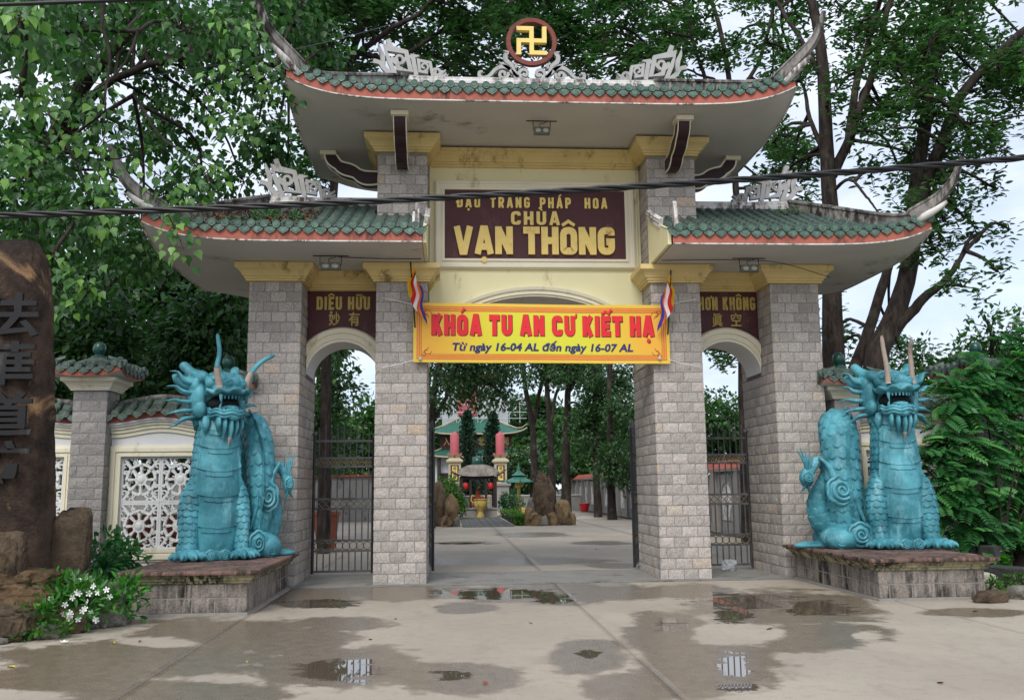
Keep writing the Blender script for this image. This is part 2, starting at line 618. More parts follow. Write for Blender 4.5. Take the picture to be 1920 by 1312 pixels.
    def mesh(s, name, smooth=False):
        me = bpy.data.meshes.new(name)
        me.from_pydata(s.v, [], s.f)
        if any(s.mi):
            me.polygons.foreach_set('material_index', s.mi)
        if smooth:
            me.polygons.foreach_set('use_smooth', [True]*len(me.polygons))
            if smooth != True:
                try:
                    me.set_sharp_from_angle(angle=R(smooth))
                except Exception:
                    pass
        me.update()
        return me

    def obj(s, name, mat, parent=None, smooth=False, loc=None, **pr):
        return link(name, s.mesh(name, smooth), mat, parent, loc, **pr)


def frames(pts):
    pts = np.asarray(pts, float)
    T = np.gradient(pts, axis=0)
    T /= np.linalg.norm(T, axis=1)[:, None] + 1e-12
    up = np.array([0, 0, 1.0]) if abs(T[0][2]) < 0.9 else np.array([1.0, 0, 0])
    N = np.zeros_like(T)
    n = np.cross(up, T[0])
    n /= np.linalg.norm(n)
    for i in range(len(pts)):
        n = n - T[i]*(n @ T[i])
        n /= np.linalg.norm(n) + 1e-12
        N[i] = n
    return T, N, np.cross(T, N)


def link(name, me, mat, parent=None, loc=None, rot=None, scale=None, **pr):
    o = bpy.data.objects.new(name, me)
    COL.objects.link(o)
    if me is not None and mat is not None and not me.materials:
        for m in (mat if isinstance(mat, (list, tuple)) else [mat]):
            me.materials.append(MATS[m] if isinstance(m, str) else m)
    if parent is not None:
        o.parent = parent
    if loc is not None:
        o.location = loc
    if rot is not None:
        o.rotation_euler = rot
    if scale is not None:
        o.scale = scale
    for k, v in pr.items():
        o[k] = v
    return o


def thing(name, label, cat, loc=(0, 0, 0), rz=0.0, group=None):
    o = bpy.data.objects.new(name, None)
    COL.objects.link(o)
    o.empty_display_size = 0.2
    o.location = loc
    o.rotation_euler = (0, 0, rz)
    tag(o, label, cat, group)
    return o


def tag(o, label, cat, group=None):
    o['label'] = label
    o['category'] = cat
    if group:
        o['group'] = group
    return o


def bez(pts, n=40):
    """Catmull-Rom through points"""
    p = np.asarray(pts, float)
    p = np.vstack([2*p[0]-p[1], p, 2*p[-1]-p[-2]])
    out = []
    m = len(p)-3
    for t in np.linspace(0, m-1e-6, n):
        i = int(t)
        u = t-i
        a, b, c, d = p[i:i+4]
        out.append(0.5*((2*b)+(c-a)*u+(2*a-5*b+4*c-d)*u*u+(3*b-a-3*c+d)*u**3))
    return np.array(out)


def spiral(cx, cz, r0, r1, a0, a1, n=22):
    t = np.linspace(0, 1, n)
    r = r0+(r1-r0)*t
    a = R(a0)+(R(a1)-R(a0))*t
    return np.stack([cx+r*np.cos(a), cz+r*np.sin(a)], 1)


def mesh_np(name, V, F, smooth=False, attrs=None, nper=None):
    """fast mesh from arrays; F is (n,k)"""
    me = bpy.data.meshes.new(name)
    V = np.ascontiguousarray(V, np.float32)
    F = np.ascontiguousarray(F, np.int32)
    n, k = F.shape
    me.vertices.add(len(V))
    me.vertices.foreach_set('co', V.ravel())
    me.loops.add(n*k)
    me.loops.foreach_set('vertex_index', F.ravel())
    me.polygons.add(n)
    me.polygons.foreach_set('loop_start', np.arange(0, n*k, k, dtype=np.int32))
    if smooth:
        me.polygons.foreach_set('use_smooth', np.ones(n, bool))
    me.update(calc_edges=True)
    for an, a in (attrs or {}).items():
        at_ = me.attributes.new(an, 'FLOAT', 'POINT')
        at_.data.foreach_set('value', np.ascontiguousarray(a, np.float32))
    me.validate()
    return me


def fnoise(p, s=1.0, o=0.0):
    return mnoise.noise(Vector((p[0]*s+o, p[1]*s+o*1.7, p[2]*s-o)))


_FONT = {}


def text_mesh(name, body, h, depth=0.0, offset=0.0, sx=1.0, space=1.0, bold=True, width=None, align='CENTER', fit_h=None):
    """lettering lying in the xz plane, facing -y; returns (mesh, width, height); origin: bottom centre of the caps"""
    cu = bpy.data.curves.new(name, 'FONT')
    cu.body = body
    cu.size = 1.0
    cu.space_character = space
    cu.offset = offset
    cu.resolution_u = 3
    ob = bpy.data.objects.new(name, cu)
    COL.objects.link(ob)
    bpy.context.view_layer.update()
    dg = bpy.context.evaluated_depsgraph_get()
    me = bpy.data.meshes.new_from_object(ob.evaluated_get(dg))
    bpy.data.objects.remove(ob)
    bpy.data.curves.remove(cu)
    n = len(me.vertices)
    co = np.zeros(n*3, np.float32)
    me.vertices.foreach_get('co', co)
    co = co.reshape(-1, 3)
    F = [tuple(p.vertices) for p in me.polygons]
    bpy.data.meshes.remove(me)
    cap = 0.73
    k = h/cap
    x = co[:, 0]
    w0 = x.max()-x.min()
    kx = k*sx if width is None else width/w0
    X = (x-(x.max()+x.min())/2)*kx
    Z = co[:, 1]*k
    if fit_h:
        z0, z1 = Z.min(), Z.max()
        Z = (Z-z0)/(z1-z0)*fit_h
    m = MB()
    from collections import Counter
    cnt = Counter()
    for f in F:
        for i in range(len(f)):
            cnt[(f[i], f[(i+1) % len(f)])] += 1
    if depth == 0:
        m.add(np.stack([X, np.zeros(n), Z], 1), F)
    else:
        m.add(np.concatenate([np.stack([X, np.full(n, -depth), Z], 1), np.stack([X, np.zeros(n), Z], 1)]), F)
        for (a, b) in cnt:
            if (b, a) not in cnt:
                m.f.append((b, a, a+n, b+n)); m.mi.append(0)
    return m


def rock(seed, size, sub=3, rough=0.25, flat=0.0, detail=2.2):
    """boulder: noise-broken icosphere with the base cut flat; local z=0 is its bottom"""
    bm = bmesh.new()
    bmesh.ops.create_icosphere(bm, subdivisions=sub, radius=1.0)
    for v in bm.verts:
        p = v.co.copy()
        d = 1+rough*fnoise(p, detail*0.5, seed)*1.6+rough*0.5*fnoise(p, detail*1.4, seed+9)+rough*0.30*fnoise(p, detail*3.6, seed+3)-rough*0.55*max(0.0, 0.22-abs(fnoise(p, detail*1.1, seed+21)))*2+rough*0.14*fnoise(p, detail*8, seed+5)
        q = p*d
        for ax in range(3):      # squarish shoulders
            q[ax] = math.copysign(abs(q[ax])**(1-flat), q[ax])
        q.z = max(q.z, -0.72)
        v.co = Vector((q.x*size[0]/2, q.y*size[1]/2, (q.z+0.72)*size[2]/1.72))
    me = bpy.data.meshes.new('boulder')
    bm.to_mesh(me)
    bm.free()
    me.polygons.foreach_set('use_smooth', [True]*len(me.polygons))
    me.set_sharp_from_angle(angle=R(24))
    return me


# ------------------------------------------------------------------ heavy block lettering drawn as strokes
def glyph(ch, w, s, rnd):
    """centre-line strokes of one capital in a box w x 1; s = stroke width"""
    h = s/2
    l, r, b, t, c, mz = h, w-h, h, 1-h, w/2, 0.5

    def rr(pts, rad=rnd, closed=False):
        """round the corners of a polyline"""
        out = []
        n = len(pts)
        for i, p in enumerate(pts):
            if (i in (0, n-1)) and not closed:
                out.append(p)
                continue
            a, q = np.array(pts[i-1]), np.array(pts[(i+1) % n])
            p = np.array(p)
            da, dq = a-p, q-p
            la, lq = np.linalg.norm(da), np.linalg.norm(dq)
            k = min(rad, la/2.01, lq/2.01)
            A, Q = p+da/la*k, p+dq/lq*k
            for u in np.linspace(0, 1, 6):
                out.append(tuple((1-u)**2*A+2*u*(1-u)*p+u*u*Q))
        return out
    S = []
    if ch == 'A':
        S = [[(l*0.9, 0), (c-0.02, 1)], [(w-l*0.9, 0), (c+0.02, 1)], [(l+0.12, 0.27), (r-0.12, 0.27)], [(c-s*0.55, 1-h*0.7), (c+s*0.55, 1-h*0.7)]]
    elif ch == 'V':
        S = [[(l*0.9, 1), (c-0.02, 0)], [(w-l*0.9, 1), (c+0.02, 0)], [(c-s*0.55, h*0.7), (c+s*0.55, h*0.7)]]
    elif ch == 'N':
        S = [[(l, 0), (l, 1)], [(r, 0), (r, 1)], [(l, 1-h*0.6), (r, h*0.6)]]
    elif ch == 'H':
        S = [[(l, 0), (l, 1)], [(r, 0), (r, 1)], [(l, mz), (r, mz)]]
    elif ch == 'T':
        S = [[(0, t), (w, t)], [(c, 0), (c, 1-s)]]
    elif ch == 'I':
        S = [[(c, 0), (c, 1)]]
    elif ch == 'E':
        S = [[(l, 0), (l, 1)], [(l, t), (w, t)], [(l, mz), (w*0.9, mz)], [(l, b), (w, b)]]
    elif ch == 'K':
        S = [[(l, 0), (l, 1)], [(l+s*0.2, 0.42), (w-h*0.9, 1)], [(c-0.05, 0.56), (w-h*0.9, 0)]]
    elif ch == 'U':
        S = [rr([(l, 1), (l, b), (r, b), (r, 1)])]
    elif ch == 'O':
        S = [('c', rr([(c, b), (r, b), (r, t), (l, t), (l, b)], rnd, True))]
    elif ch == 'C':
        S = [rr([(r, 0.68), (r, t), (l, t), (l, b), (r, b), (r, 0.32)])]
    elif ch == 'G':
        S = [rr([(r, 0.70), (r, t), (l, t), (l, b), (r, b), (r, 0.47)]), [(c, 0.47), (w, 0.47)]]
    elif ch == 'D' or ch == 'Đ':
        S = [rr([(l, b), (l, t)] if 0 else [(l, 0), (l, 1)]), rr([(l, t), (r, t), (r, b), (l, b)])]
        if ch == 'Đ':
            S.append([(-s*0.45, mz), (c*0.95, mz)])
    elif ch == 'P':
        S = [[(l, 0), (l, 1)], rr([(l, t), (r, t), (r, 0.44), (l, 0.44)])]
    elif ch == 'R':
        S = [[(l, 0), (l, 1)], rr([(l, t), (r, t), (r, 0.48), (l, 0.48)]), [(c, 0.46), (r, 0)]]
    return S


_MARK = {'́': 'acute', '̀': 'grave', '̂': 'circ', '̣': 'dot', '̃': 'tilde', '̛': 'horn'}


def block_text(txt, h, width, s=0.23, rnd=0.2, gap=0.16, depth=0.03, cw=0.62):
    """heavy condensed capitals with Vietnamese marks, xz plane facing -y, bottom centre at the origin"""
    import unicodedata as ud
    m = MB()
    x = 0.0
    lay = []
    for ch in txt:
        if ch == ' ':
            x += 0.34
            continue
        dec = ud.normalize('NFD', ch) if ch != 'Đ' else 'Đ'
        base, marks = dec[0], [_MARK[q] for q in dec[1:]]
        w = {'I': s, 'E': cw*0.86, 'T': cw*0.96, 'A': cw*1.1, 'V': cw*1.1, 'N': cw*1.02}.get(base, cw)
        lay.append((base, marks, x, w))
        x += w+gap
    W0 = x-gap
    kx, kz = width/W0, h
    cnt = [0]

    def put(p, w, closed=False):
        cnt[0] += 1
        d = depth+0.0004*(cnt[0] % 7)
        if closed:
            p = p[1:] if np.allclose(p[0], p[-1]) else p
        b = MB()
        b.ribbon(p, w, -d, 0.0, closed=closed)
        m.add([((q[0]-W0/2)*kx, q[1], q[2]*kz) for q in b.v], b.f)
    m.parts = []
    for base, marks, x0, w in lay:
        m.parts.append((len(m.v), len(m.f)))
        for st in glyph(base, w, s, rnd):
            cl_ = False
            if isinstance(st, tuple):
                cl_, st = True, st[1]
            put([(px+x0, pz) for px, pz in st], s if base not in 'AV' else s*0.95, cl_)
        cx = x0+w/2
        top = 1.06
        for k in marks:
            if k == 'dot':
                put([(cx+0.1*math.cos(a), -0.2+0.1*math.sin(a)) for a in np.linspace(0, 2*PI, 11)[:-1]], 0.02, True)
                put([(cx-0.085, -0.2), (cx+0.085, -0.2)], 0.15)
            elif k == 'circ':
                put([(cx-0.24, top), (cx, top+0.15), (cx+0.24, top)], 0.11)
            elif k == 'tilde':
                put([(cx-0.22, top+0.02), (cx-0.1, top+0.1), (cx+0.08, top+0.03), (cx+0.22, top+0.12)], 0.09)
            elif k == 'acute':
                dx = 0.22 if 'circ' in marks else 0.0
                put([(cx-0.07+dx, top+0.02), (cx+0.14+dx, top+0.24)], [0.08, 0.15])
            elif k == 'grave':
                put([(cx+0.07, top+0.02), (cx-0.14, top+0.24)], [0.08, 0.15])
            elif k == 'horn':
                put([(x0+w-s*0.5, 0.90), (x0+w+0.06, 0.95), (x0+w+0.09, 1.10)], [0.12, 0.12, 0.10])
    return m

painted('path_dark', '#575753', 0.75, 0.15, 0.4, '#3d3c38', bump=0.5)
rock_mat('rock_yard', '#766249', '#9a8464', '#55463a', 2.4)


def stele_mat():
    t = NT('rock_stele')
    f = t.noise(1.1, 8, 0.7)
    st = t.noise(3.2, 7, 0.7, stretch=(1.3, 1.3, 0.22))
    gr = t.noise(34, 5, 0.75)
    base = t.mix(t.ramp(st, 0.40, 0.62), rgb('#241f1c'), rgb('#5f5145'))
    base = t.mix(t.ramp(t.noise(1.7, 7, 0.65, dist=0.5), 0.57, 0.68), base, rgb('#9c8169'))
    base = t.mix(t.math('MULTIPLY', t.ramp(f, 0.5, 0.7), 0.8), base, rgb('#2a2421'))
    base = t.mix(t.math('MULTIPLY', t.ramp(gr, 0.45, 0.65), 0.55), base, rgb('#1f1a17'))
    t.bump(gr, 1.0, 0.02)
    t.bump(t.noise(7, 6, 0.7), 0.7, 0.05)
    return t.done(base, 0.9, 0.2)


stele_mat()


def emit_letters(m, mat, parent, loc=None, name='letter'):
    """one part per letter"""
    ps = m.parts+[(len(m.v), len(m.f))]
    for (v0, f0), (v1, f1) in zip(ps[:-1], ps[1:]):
        q = MB()
        q.add(m.v[v0:v1], [tuple(i-v0 for i in f) for f in m.f[f0:f1]])
        q.obj(name, mat, parent, loc=loc)
# ================================================================== THE GATE
GA, GB, GC, GD, GDEP = 2.0, 2.907, 4.19, 5.105, 1.8
WY, WB = 0.7, 1.5          # recessed wall: front and back face
COURSE = 5.21/29
gate = thing('temple_gate', 'three-bay grey stone temple gate with green tiled upturned roofs and maroon name board', 'gate', (0, 0, 0))


# ---- rock-faced blocks
def block_mesh(i):
    r = np.random.default_rng(100+i)
    m = MB()
    xs = np.array([0.02, 0.2, 0.5, 0.8, 0.98])+np.r_[0, r.uniform(-.08, .08, 3), 0]
    zs = np.array([0.03, 0.35, 0.66, 0.97])+np.r_[0, r.uniform(-.07, .07, 2), 0]
    P = np.zeros((5, 4, 3))
    for a in range(5):
        for b in range(4):
            edge = a in (0, 4) or b in (0, 3)
            P[a, b] = (xs[a]+(r.uniform(-.008, .008) if edge else 0), -0.004-r.uniform(0, .004) if edge else -0.007-r.uniform(0, .009), zs[b]+(r.uniform(-.012, .012) if edge else 0))
    m.grid(P)
    ring = [(a, 0) for a in range(5)]+[(4, b) for b in range(1, 4)]+[(a, 3) for a in range(3, -1, -1)]+[(0, b) for b in (2, 1)]
    o = len(m.v)
    m.v.extend([(P[a, b][0], 0.03, P[a, b][2]) for a, b in ring])
    n = len(ring)
    for k in range(n):
        a, b = ring[k]
        c, d = ring[(k+1) % n]
        m.f.append((a*4+b, o+k, o+(k+1) % n, c*4+d))
        m.mi.append(0)
    return m


BLK = [block_mesh(i) for i in range(8)]
BLKV = [np.array(b.v) for b in BLK]
BLKME = {}


def blk(i, mat='block'):
    if (i, mat) not in BLKME:
        me = BLK[i].mesh('block')
        me.materials.append(MATS[mat])
        BLKME[(i, mat)] = me
    return BLKME[(i, mat)]


def rows(w, z0, n, h, seed, L=0.268):
    r = np.random.default_rng(seed)
    out = []
    for k in range(n):
        x = 0.0
        first = True
        while x < w-0.01:
            l = L*r.uniform(0.92, 1.1)
            if first and (k+seed) % 2:
                l *= 0.5
            first = False
            if w-x-l < L*0.35:
                l = w-x
            out.append((k, x+0.003, z0+k*h+0.003, l-0.006, h-0.006))
            x += l
    return out


class Blocks:
    """many blocks joined into one mesh (those too many or too narrow to pick apart)"""
    def __init__(s):
        s.m = MB()

    def face(s, O, e, n, rws, rr):
        O, e, n = [np.array(q, float) for q in (O, e, n)]
        for k, x, z, w, h in rws:
            i = int(rr.integers(8))
            v = BLKV[i]
            P = O+np.outer(x+v[:, 0]*w, e)+np.outer(z+v[:, 2]*h, (0, 0, 1))-np.outer(v[:, 1], n)
            s.m.add(P, BLK[i].f)


def pillar(name_label, x0, x1, parts_rows, upper=False):
    """square shaft; front-face blocks in parts_rows are separate stones, the others joined"""
    rr = np.random.default_rng(int(abs(x0*100)))
    top = 7.66 if upper else 5.24
    i_ = 0.016
    m = MB().box(x0+i_, x1-i_, i_, GDEP-i_, 0, top)
    o = m.obj('pillar', 'mortar', gate)
    B = Blocks()
    w = x1-x0
    n = 42 if upper else 29
    fr = rows(w, 0, n, COURSE, 3+int(abs(x0*10)))
    keep, rest = [], []
    for q in fr:
        (keep if q[0] in parts_rows else rest).append(q)
    for k, x, z, bw, bh in keep:
        link('block', blk(int(rr.integers(8))), None, o, (x0+x, i_, z), None, (bw, 1, bh))
    B.face((x0, i_, 0), (1, 0, 0), (0, -1, 0), rest, rr)
    for X, sgn in ((x0+i_, -1), (x1-i_, 1)):
        rw = rows(GDEP, 0, n, COURSE, 5+int(abs(X*7)), 0.25)
        if sgn < 0:
            B.face((X, GDEP, 0), (0, -1, 0), (-1, 0, 0), rw, rr)
        else:
            B.face((X, 0, 0), (0, 1, 0), (1, 0, 0), rw, rr)
    B.face((x1, GDEP-i_, 0), (-1, 0, 0), (0, 1, 0), rows(w, 0, n, COURSE, 9), rr)
    B.m.obj('side_blocks', 'block', o, kind='stuff')
    return o


lo = set(range(29))
up = set(range(35, 42))
pillar('', -GB, -GA, lo | up, True)
pillar('', GA, GB, lo | up, True)
pillar('', -GD, -GC, set(range(22, 29)))
pillar('', GC, GD, set(range(22, 29)))

# ---- capitals and cornices
capP = [(0.015, 0), (0.05, 0.0), (0.05, 0.035), (0.075, 0.04), (0.075, 0.075), (0.10, 0.085), (0.115, 0.12), (0.15, 0.165), (0.20, 0.20), (0.215, 0.215), (0.215, 0.30)]
for x0, x1 in ((-GD, -GC), (GC, GD), (-GB, -GA), (GA, GB)):
    MB().rects(x0, x1, 0, GDEP, [(a, 5.21+z) for a, z in capP]).obj('capital', 'ochre', gate)
for x0, x1 in ((-GB, -GA), (GA, GB)):
    MB().rects(x0, x1, 0, GDEP, [(a*1.05, 7.60+z*0.98) for a, z in capP]).obj('capital', 'ochre', gate)


def cornice(x0, x1, z, k=1.0, y=WY, mat='ochre'):
    poly = [(y+0.02, z)]+[(y-a*k*1.2, z+b*k) for a, b in capP]+[(y+0.02, z+0.3*k)]
    return MB().prism(poly, x0, x1, 'x').obj('cornice', mat, gate)


cornice(-GC-0.0, -GB, 5.2, 1.05)
cornice(GB, GC, 5.2, 1.05)
cornice(-GA, GA, 7.58, 1.02)

# ---- centre wall with elliptical arch, name board
AZ, AB = 3.8, 1.30


def arch_wall(x0, x1, cx, a, spring, b, ztop, mat, y0=WY, y1=WB):
    t = np.linspace(PI, 0, 41)
    arch = [(cx+a*math.cos(q), spring+b*math.sin(q)) for q in t]
    poly = arch+[(x1, ztop), (x0, ztop)]
    return MB().prism(poly, y0, y1).obj('arch_wall', mat, gate)


def archivolt(cx, lim, a, spring, b, band, mat='frame_cream', y=WY, yb=WB, white=True):
    t = np.linspace(-PI/2, PI/2, 61)
    xs = lim*np.sin(t)
    zin = spring+b*np.sqrt(np.maximum(0, 1-(xs/a)**2))
    zout = spring+(b+band)*np.sqrt(np.maximum(0, 1-(xs/(a+band))**2))
    prof = [(0, y-0.02), (0, y-0.055), (0.18, y-0.055), (0.2, y-0.085), (0.42, y-0.085), (0.45, y-0.06), (0.55, y-0.06), (0.58, y-0.10), (0.85, y-0.115), (0.93, y-0.095), (1.0, y-0.05), (1.0, y+0.01)]
    P = [[(cx+x, yy, zi-0.003+(zo-zi)*f) for x, zi, zo in zip(xs, zin, zout)] for f, yy in prof]
    MB().grid(P).obj('archivolt', mat, gate, smooth=40)
    Q = [[(cx+x, yy, zi-0.004) for x, zi in zip(xs, zin)] for yy in (y-0.055, yb+0.01)]
    MB().grid(Q).obj('arch_lining', 'white_paint', gate, smooth=True)


arch_wall(-GA, GA, 0, GA, AZ, AB, 7.7, 'cream')
archivolt(0, GA-0.003, GA, AZ, AB, 0.2)
for sx in (-1, 1):
    c0 = sx*(GB+GC)/2
    hw = (GC-GB)/2
    arch_wall(c0-hw, c0+hw, c0, hw, 3.6, 0.645, 5.5, 'maroon')
    archivolt(c0, hw-0.003, hw, 3.6, 0.645, 0.27)

nb = thing_nb = MB().box(-1.70, 1.70, WY-0.05, WY-0.001, 5.80, 7.13).obj('name_board', 'maroon', gate)
fr = MB()
for (o0, o1, yy) in ((0.0, 0.045, 0.095), (0.045, 0.12, 0.07), (0.12, 0.16, 0.09), (0.16, 0.185, 0.05)):
    X0, X1, Z0, Z1 = -1.70, 1.70, 5.80, 7.13
    pts = []
    for s0, s1 in (((X0-o1, X0-o0), (Z0-o1, Z1+o1)), ((X1+o0, X1+o1), (Z0-o1, Z1+o1))):
        fr.box(s0[0], s0[1], WY-yy, WY+0.01, s1[0], s1[1])
    fr.box(X0-o0, X1+o0, WY-yy, WY+0.01, Z0-o1, Z0-o0)
    fr.box(X0-o0, X1+o0, WY-yy, WY+0.01, Z1+o0, Z1+o1)
fr.obj('frame', 'frame_cream', nb)
LY = WY-0.052


def letters(parent, txt, xc, z, h, width, depth, mat, off=0.02, y=LY, lab=None, **k):
    m = text_mesh('lettering', txt, h, depth, off, width=width, **k)
    o = m.obj('lettering', mat, parent, loc=(xc, y, z))
    if lab:
        o['label'] = lab
    return o


def blockl(parent, txt, xc, z, h, width, depth, mat, y=LY, **k):
    emit_letters(block_text(txt, h, width, depth=depth, **k), mat, parent, (xc, y, z))


blockl(nb, 'ĐẠO  TRÀNG  PHÁP   HOA', -0.05, 6.785, 0.205, 2.84, 0.03, 'gold', s=0.2, gap=0.24, cw=0.52)
blockl(nb, 'CHÙA', 0.0, 6.455, 0.26, 0.92, 0.035, 'gold', s=0.22, gap=0.2)
blockl(nb, 'VẠN THÔNG', -0.02, 5.885, 0.53, 3.02, 0.05, 'gold', s=0.25, gap=0.06, cw=0.66)
sl = MB().box(-GC, -GB, WY-0.012, WY-0.002, 5.19, 5.197).obj('panel_trim', 'ochre', gate)
blockl(gate, 'DIỆU HỮU', -3.55, 4.84, 0.245, 0.97, 0.02, 'gold_flat', y=WY-0.002, s=0.2, gap=0.12, cw=0.5)
for ch, x in (('妙', -3.71), ('有', -3.35)):
    letters(gate, ch, x, 4.57, 0.2, 0.2, 0.015, 'gold_flat', 0.012, y=WY-0.002)
blockl(gate, 'CHƠN KHÔNG', 3.54, 4.85, 0.25, 1.22, 0.02, 'gold_flat', y=WY-0.002, s=0.2, gap=0.12, cw=0.5)
for ch, x in (('眞', 3.41), ('空', 3.77)):
    letters(gate, ch, x, 4.56, 0.2, 0.2, 0.015, 'gold_flat', 0.012, y=WY-0.002)
# conduit down the right of the cream wall
MB().tube([(1.93, WY-0.03, 7.58), (1.93, WY-0.03, 5.62), (1.97, WY-0.05, 5.5), (1.985, 0.2, 5.3), (1.985, -0.05, 5.42)], 0.016, 6).obj('conduit', 'frame_cream', gate)
MB().tube([(-1.97, WY-0.03, 7.58), (-1.97, WY-0.03, 5.0)], 0.012, 6).obj('conduit', 'frame_cream', gate)


# ---- scalloped brackets
def bracket_mesh():
    s = np.linspace(0, 1, 25)
    cu = bez([(0.0, 7.40), (0.30, 7.40), (0.52, 7.52), (0.74, 7.60), (0.90, 7.74), (0.98, 7.90)], 25)
    d = np.gradient(cu, axis=0)
    d /= np.linalg.norm(d, axis=1)[:, None]
    nn = np.stack([-d[:, 1], d[:, 0]], 1)
    sc_ = 0.115+0.025*np.abs(np.sin(s*PI*3.0))-0.03*s
    upE, loE = cu+nn*sc_[:, None], cu-nn*sc_[:, None]
    poly = [tuple(q) for q in upE]+[tuple(q) for q in loE[::-1]]
    m = MB()
    m.prism([(-u, z) for u, z in poly], -0.10, 0.10, 'x')
    m.cur = 1
    for side in (-1, 1):
        for E in (upE, loE):
            b = MB()
            b.ribbon(np.stack([-E[:, 0], E[:, 1]], 1), 0.03, side*0.098, side*0.112)
            m.add([(y, x, z) for x, y, z in b.v], b.f)
    m.box(-0.15, 0.15, -1.14, -0.84, 7.84, 7.92)
    return m


bme = bracket_mesh().mesh('bracket')
for n_ in ('bracket_brown', 'frame_cream'):
    bme.materials.append(MATS[n_])
for x, y, rz in ((-2.45, 0.0, 0), (2.45, 0.0, 0), (-GB, 0.9, -90), (GB, 0.9, 90), (-2.45, 1.8, 180), (2.45, 1.8, 180)):
    link('bracket', bme, None, gate, (x, y, 0), (0, 0, R(rz)))


# ---- roofs
class Roof:
    def __init__(s, x0, x1, hx, fz, lift, rise, kx, xin=None, mir=1):
        s.__dict__.update(locals())
        s.y0, s.y1, s.yc, s.hy = -1.5, 3.3, 0.9, 2.4

    def tx(s, x):
        if s.xin is None:
            return abs(x)/s.x1
        return max(0, (abs(x)-s.xin)/(s.x1-s.xin))

    def lft(s, x, y):
        ty = min(1.0, abs(y-s.yc)/s.hy)
        return s.lift*min(1.02, s.tx(x))**s.kx*ty**4

    def d(s, x, y):
        return max(0.0, min(1-abs(y-s.yc)/s.hy, (s.x1-abs(x))/(s.x1-s.hx)))

    def z(s, x, y):
        d = s.d(x, y)
        return s.fz+0.205+s.lft(x, y)*(1-d)+s.rise*d**1.12

    def zs(s, x, y):
        return s.fz+s.lft(x, y)


UP = Roof(-4.28, 4.28, 2.45, 7.93, 0.36, 1.16, 7)
LOR = Roof(2.05, 6.47, 5.0, 5.52, 0.30, 1.13, 8, xin=2.05)


def discm():
    m = MB()
    m.lathe([(0.0, -0.012), (0.035, -0.012), (0.04, -0.006), (0.062, -0.012), (0.068, 0.0), (0.068, 0.04)], 14)
    me = m.mesh('tile_end', 40)
    # axis along y
    me.transform(Matrix.Rotation(R(-90), 4, 'X'))
    me.materials.append(MATS['tile_end'])
    return me


def dripm():
    pts = [(-0.1, 0.06), (-0.05, 0.045), (0, 0.04), (0.05, 0.045), (0.1, 0.06), (0.098, 0.02), (0.075, -0.03), (0.035, -0.055), (0, -0.08), (-0.035, -0.055), (-0.075, -0.03), (-0.098, 0.02)]
    m = MB().prism(pts, -0.012, 0.012)
    m.prism([(x*0.6, z*0.6-0.003) for x, z in pts], -0.017, -0.010)
    me = m.mesh('drip_tile')
    me.materials.append(MATS['tile_end'])
    return me


DISC, DRIP = discm(), dripm()


def barrel(path, r=0.058, step=0.24):
    """a row of overlapping cover tiles up a slope"""
    path = np.asarray(path, float)
    L = np.r_[0, np.cumsum(np.linalg.norm(np.diff(path, axis=0), axis=1))]
    n = max(1, int(round(L[-1]/step)))
    S, rad = [], []
    for k in range(n):
        for f, rr in ((0.0, 1.10), (0.12, 1.10), (0.125, 1.0), (0.98, 0.94)):
            S.append((k+f)/n*L[-1])
            rad.append(r*rr)
    P = np.stack([np.interp(S, L, path[:, i]) for i in range(3)], 1)
    T = path[-1]-path[0]
    side = np.cross(T, (0, 0, 1.0))
    side /= np.linalg.norm(side)
    a = np.linspace(0, PI, 8)
    rad = np.array(rad)
    G = P[:, None, :]+rad[:, None, None]*(np.cos(a)[None, :, None]*side+np.sin(a)[None, :, None]*np.array([0, 0, 1.0]))
    return MB().grid(G)


def pan(path, w=0.10, step=0.105):
    path = np.asarray(path, float)
    L = np.r_[0, np.cumsum(np.linalg.norm(np.diff(path, axis=0), axis=1))]
    n = max(1, int(round(L[-1]/step)))
    T = path[-1]-path[0]
    side = np.cross(T, (0, 0, 1.0))
    side /= np.linalg.norm(side)
    rws = []
    for k in range(n):
        for f, h in ((0, 0.035), (0.05, 0.042), (0.97, 0.012)):
            q = np.array([np.interp((k+f)/n*L[-1], L, path[:, i]) for i in range(3)])
            rws.append([q+side*w*u+np.array([0, 0, h+0.02*u*u]) for u in (-1, -0.5, 0, 0.5, 1)])
    return MB().grid(rws)


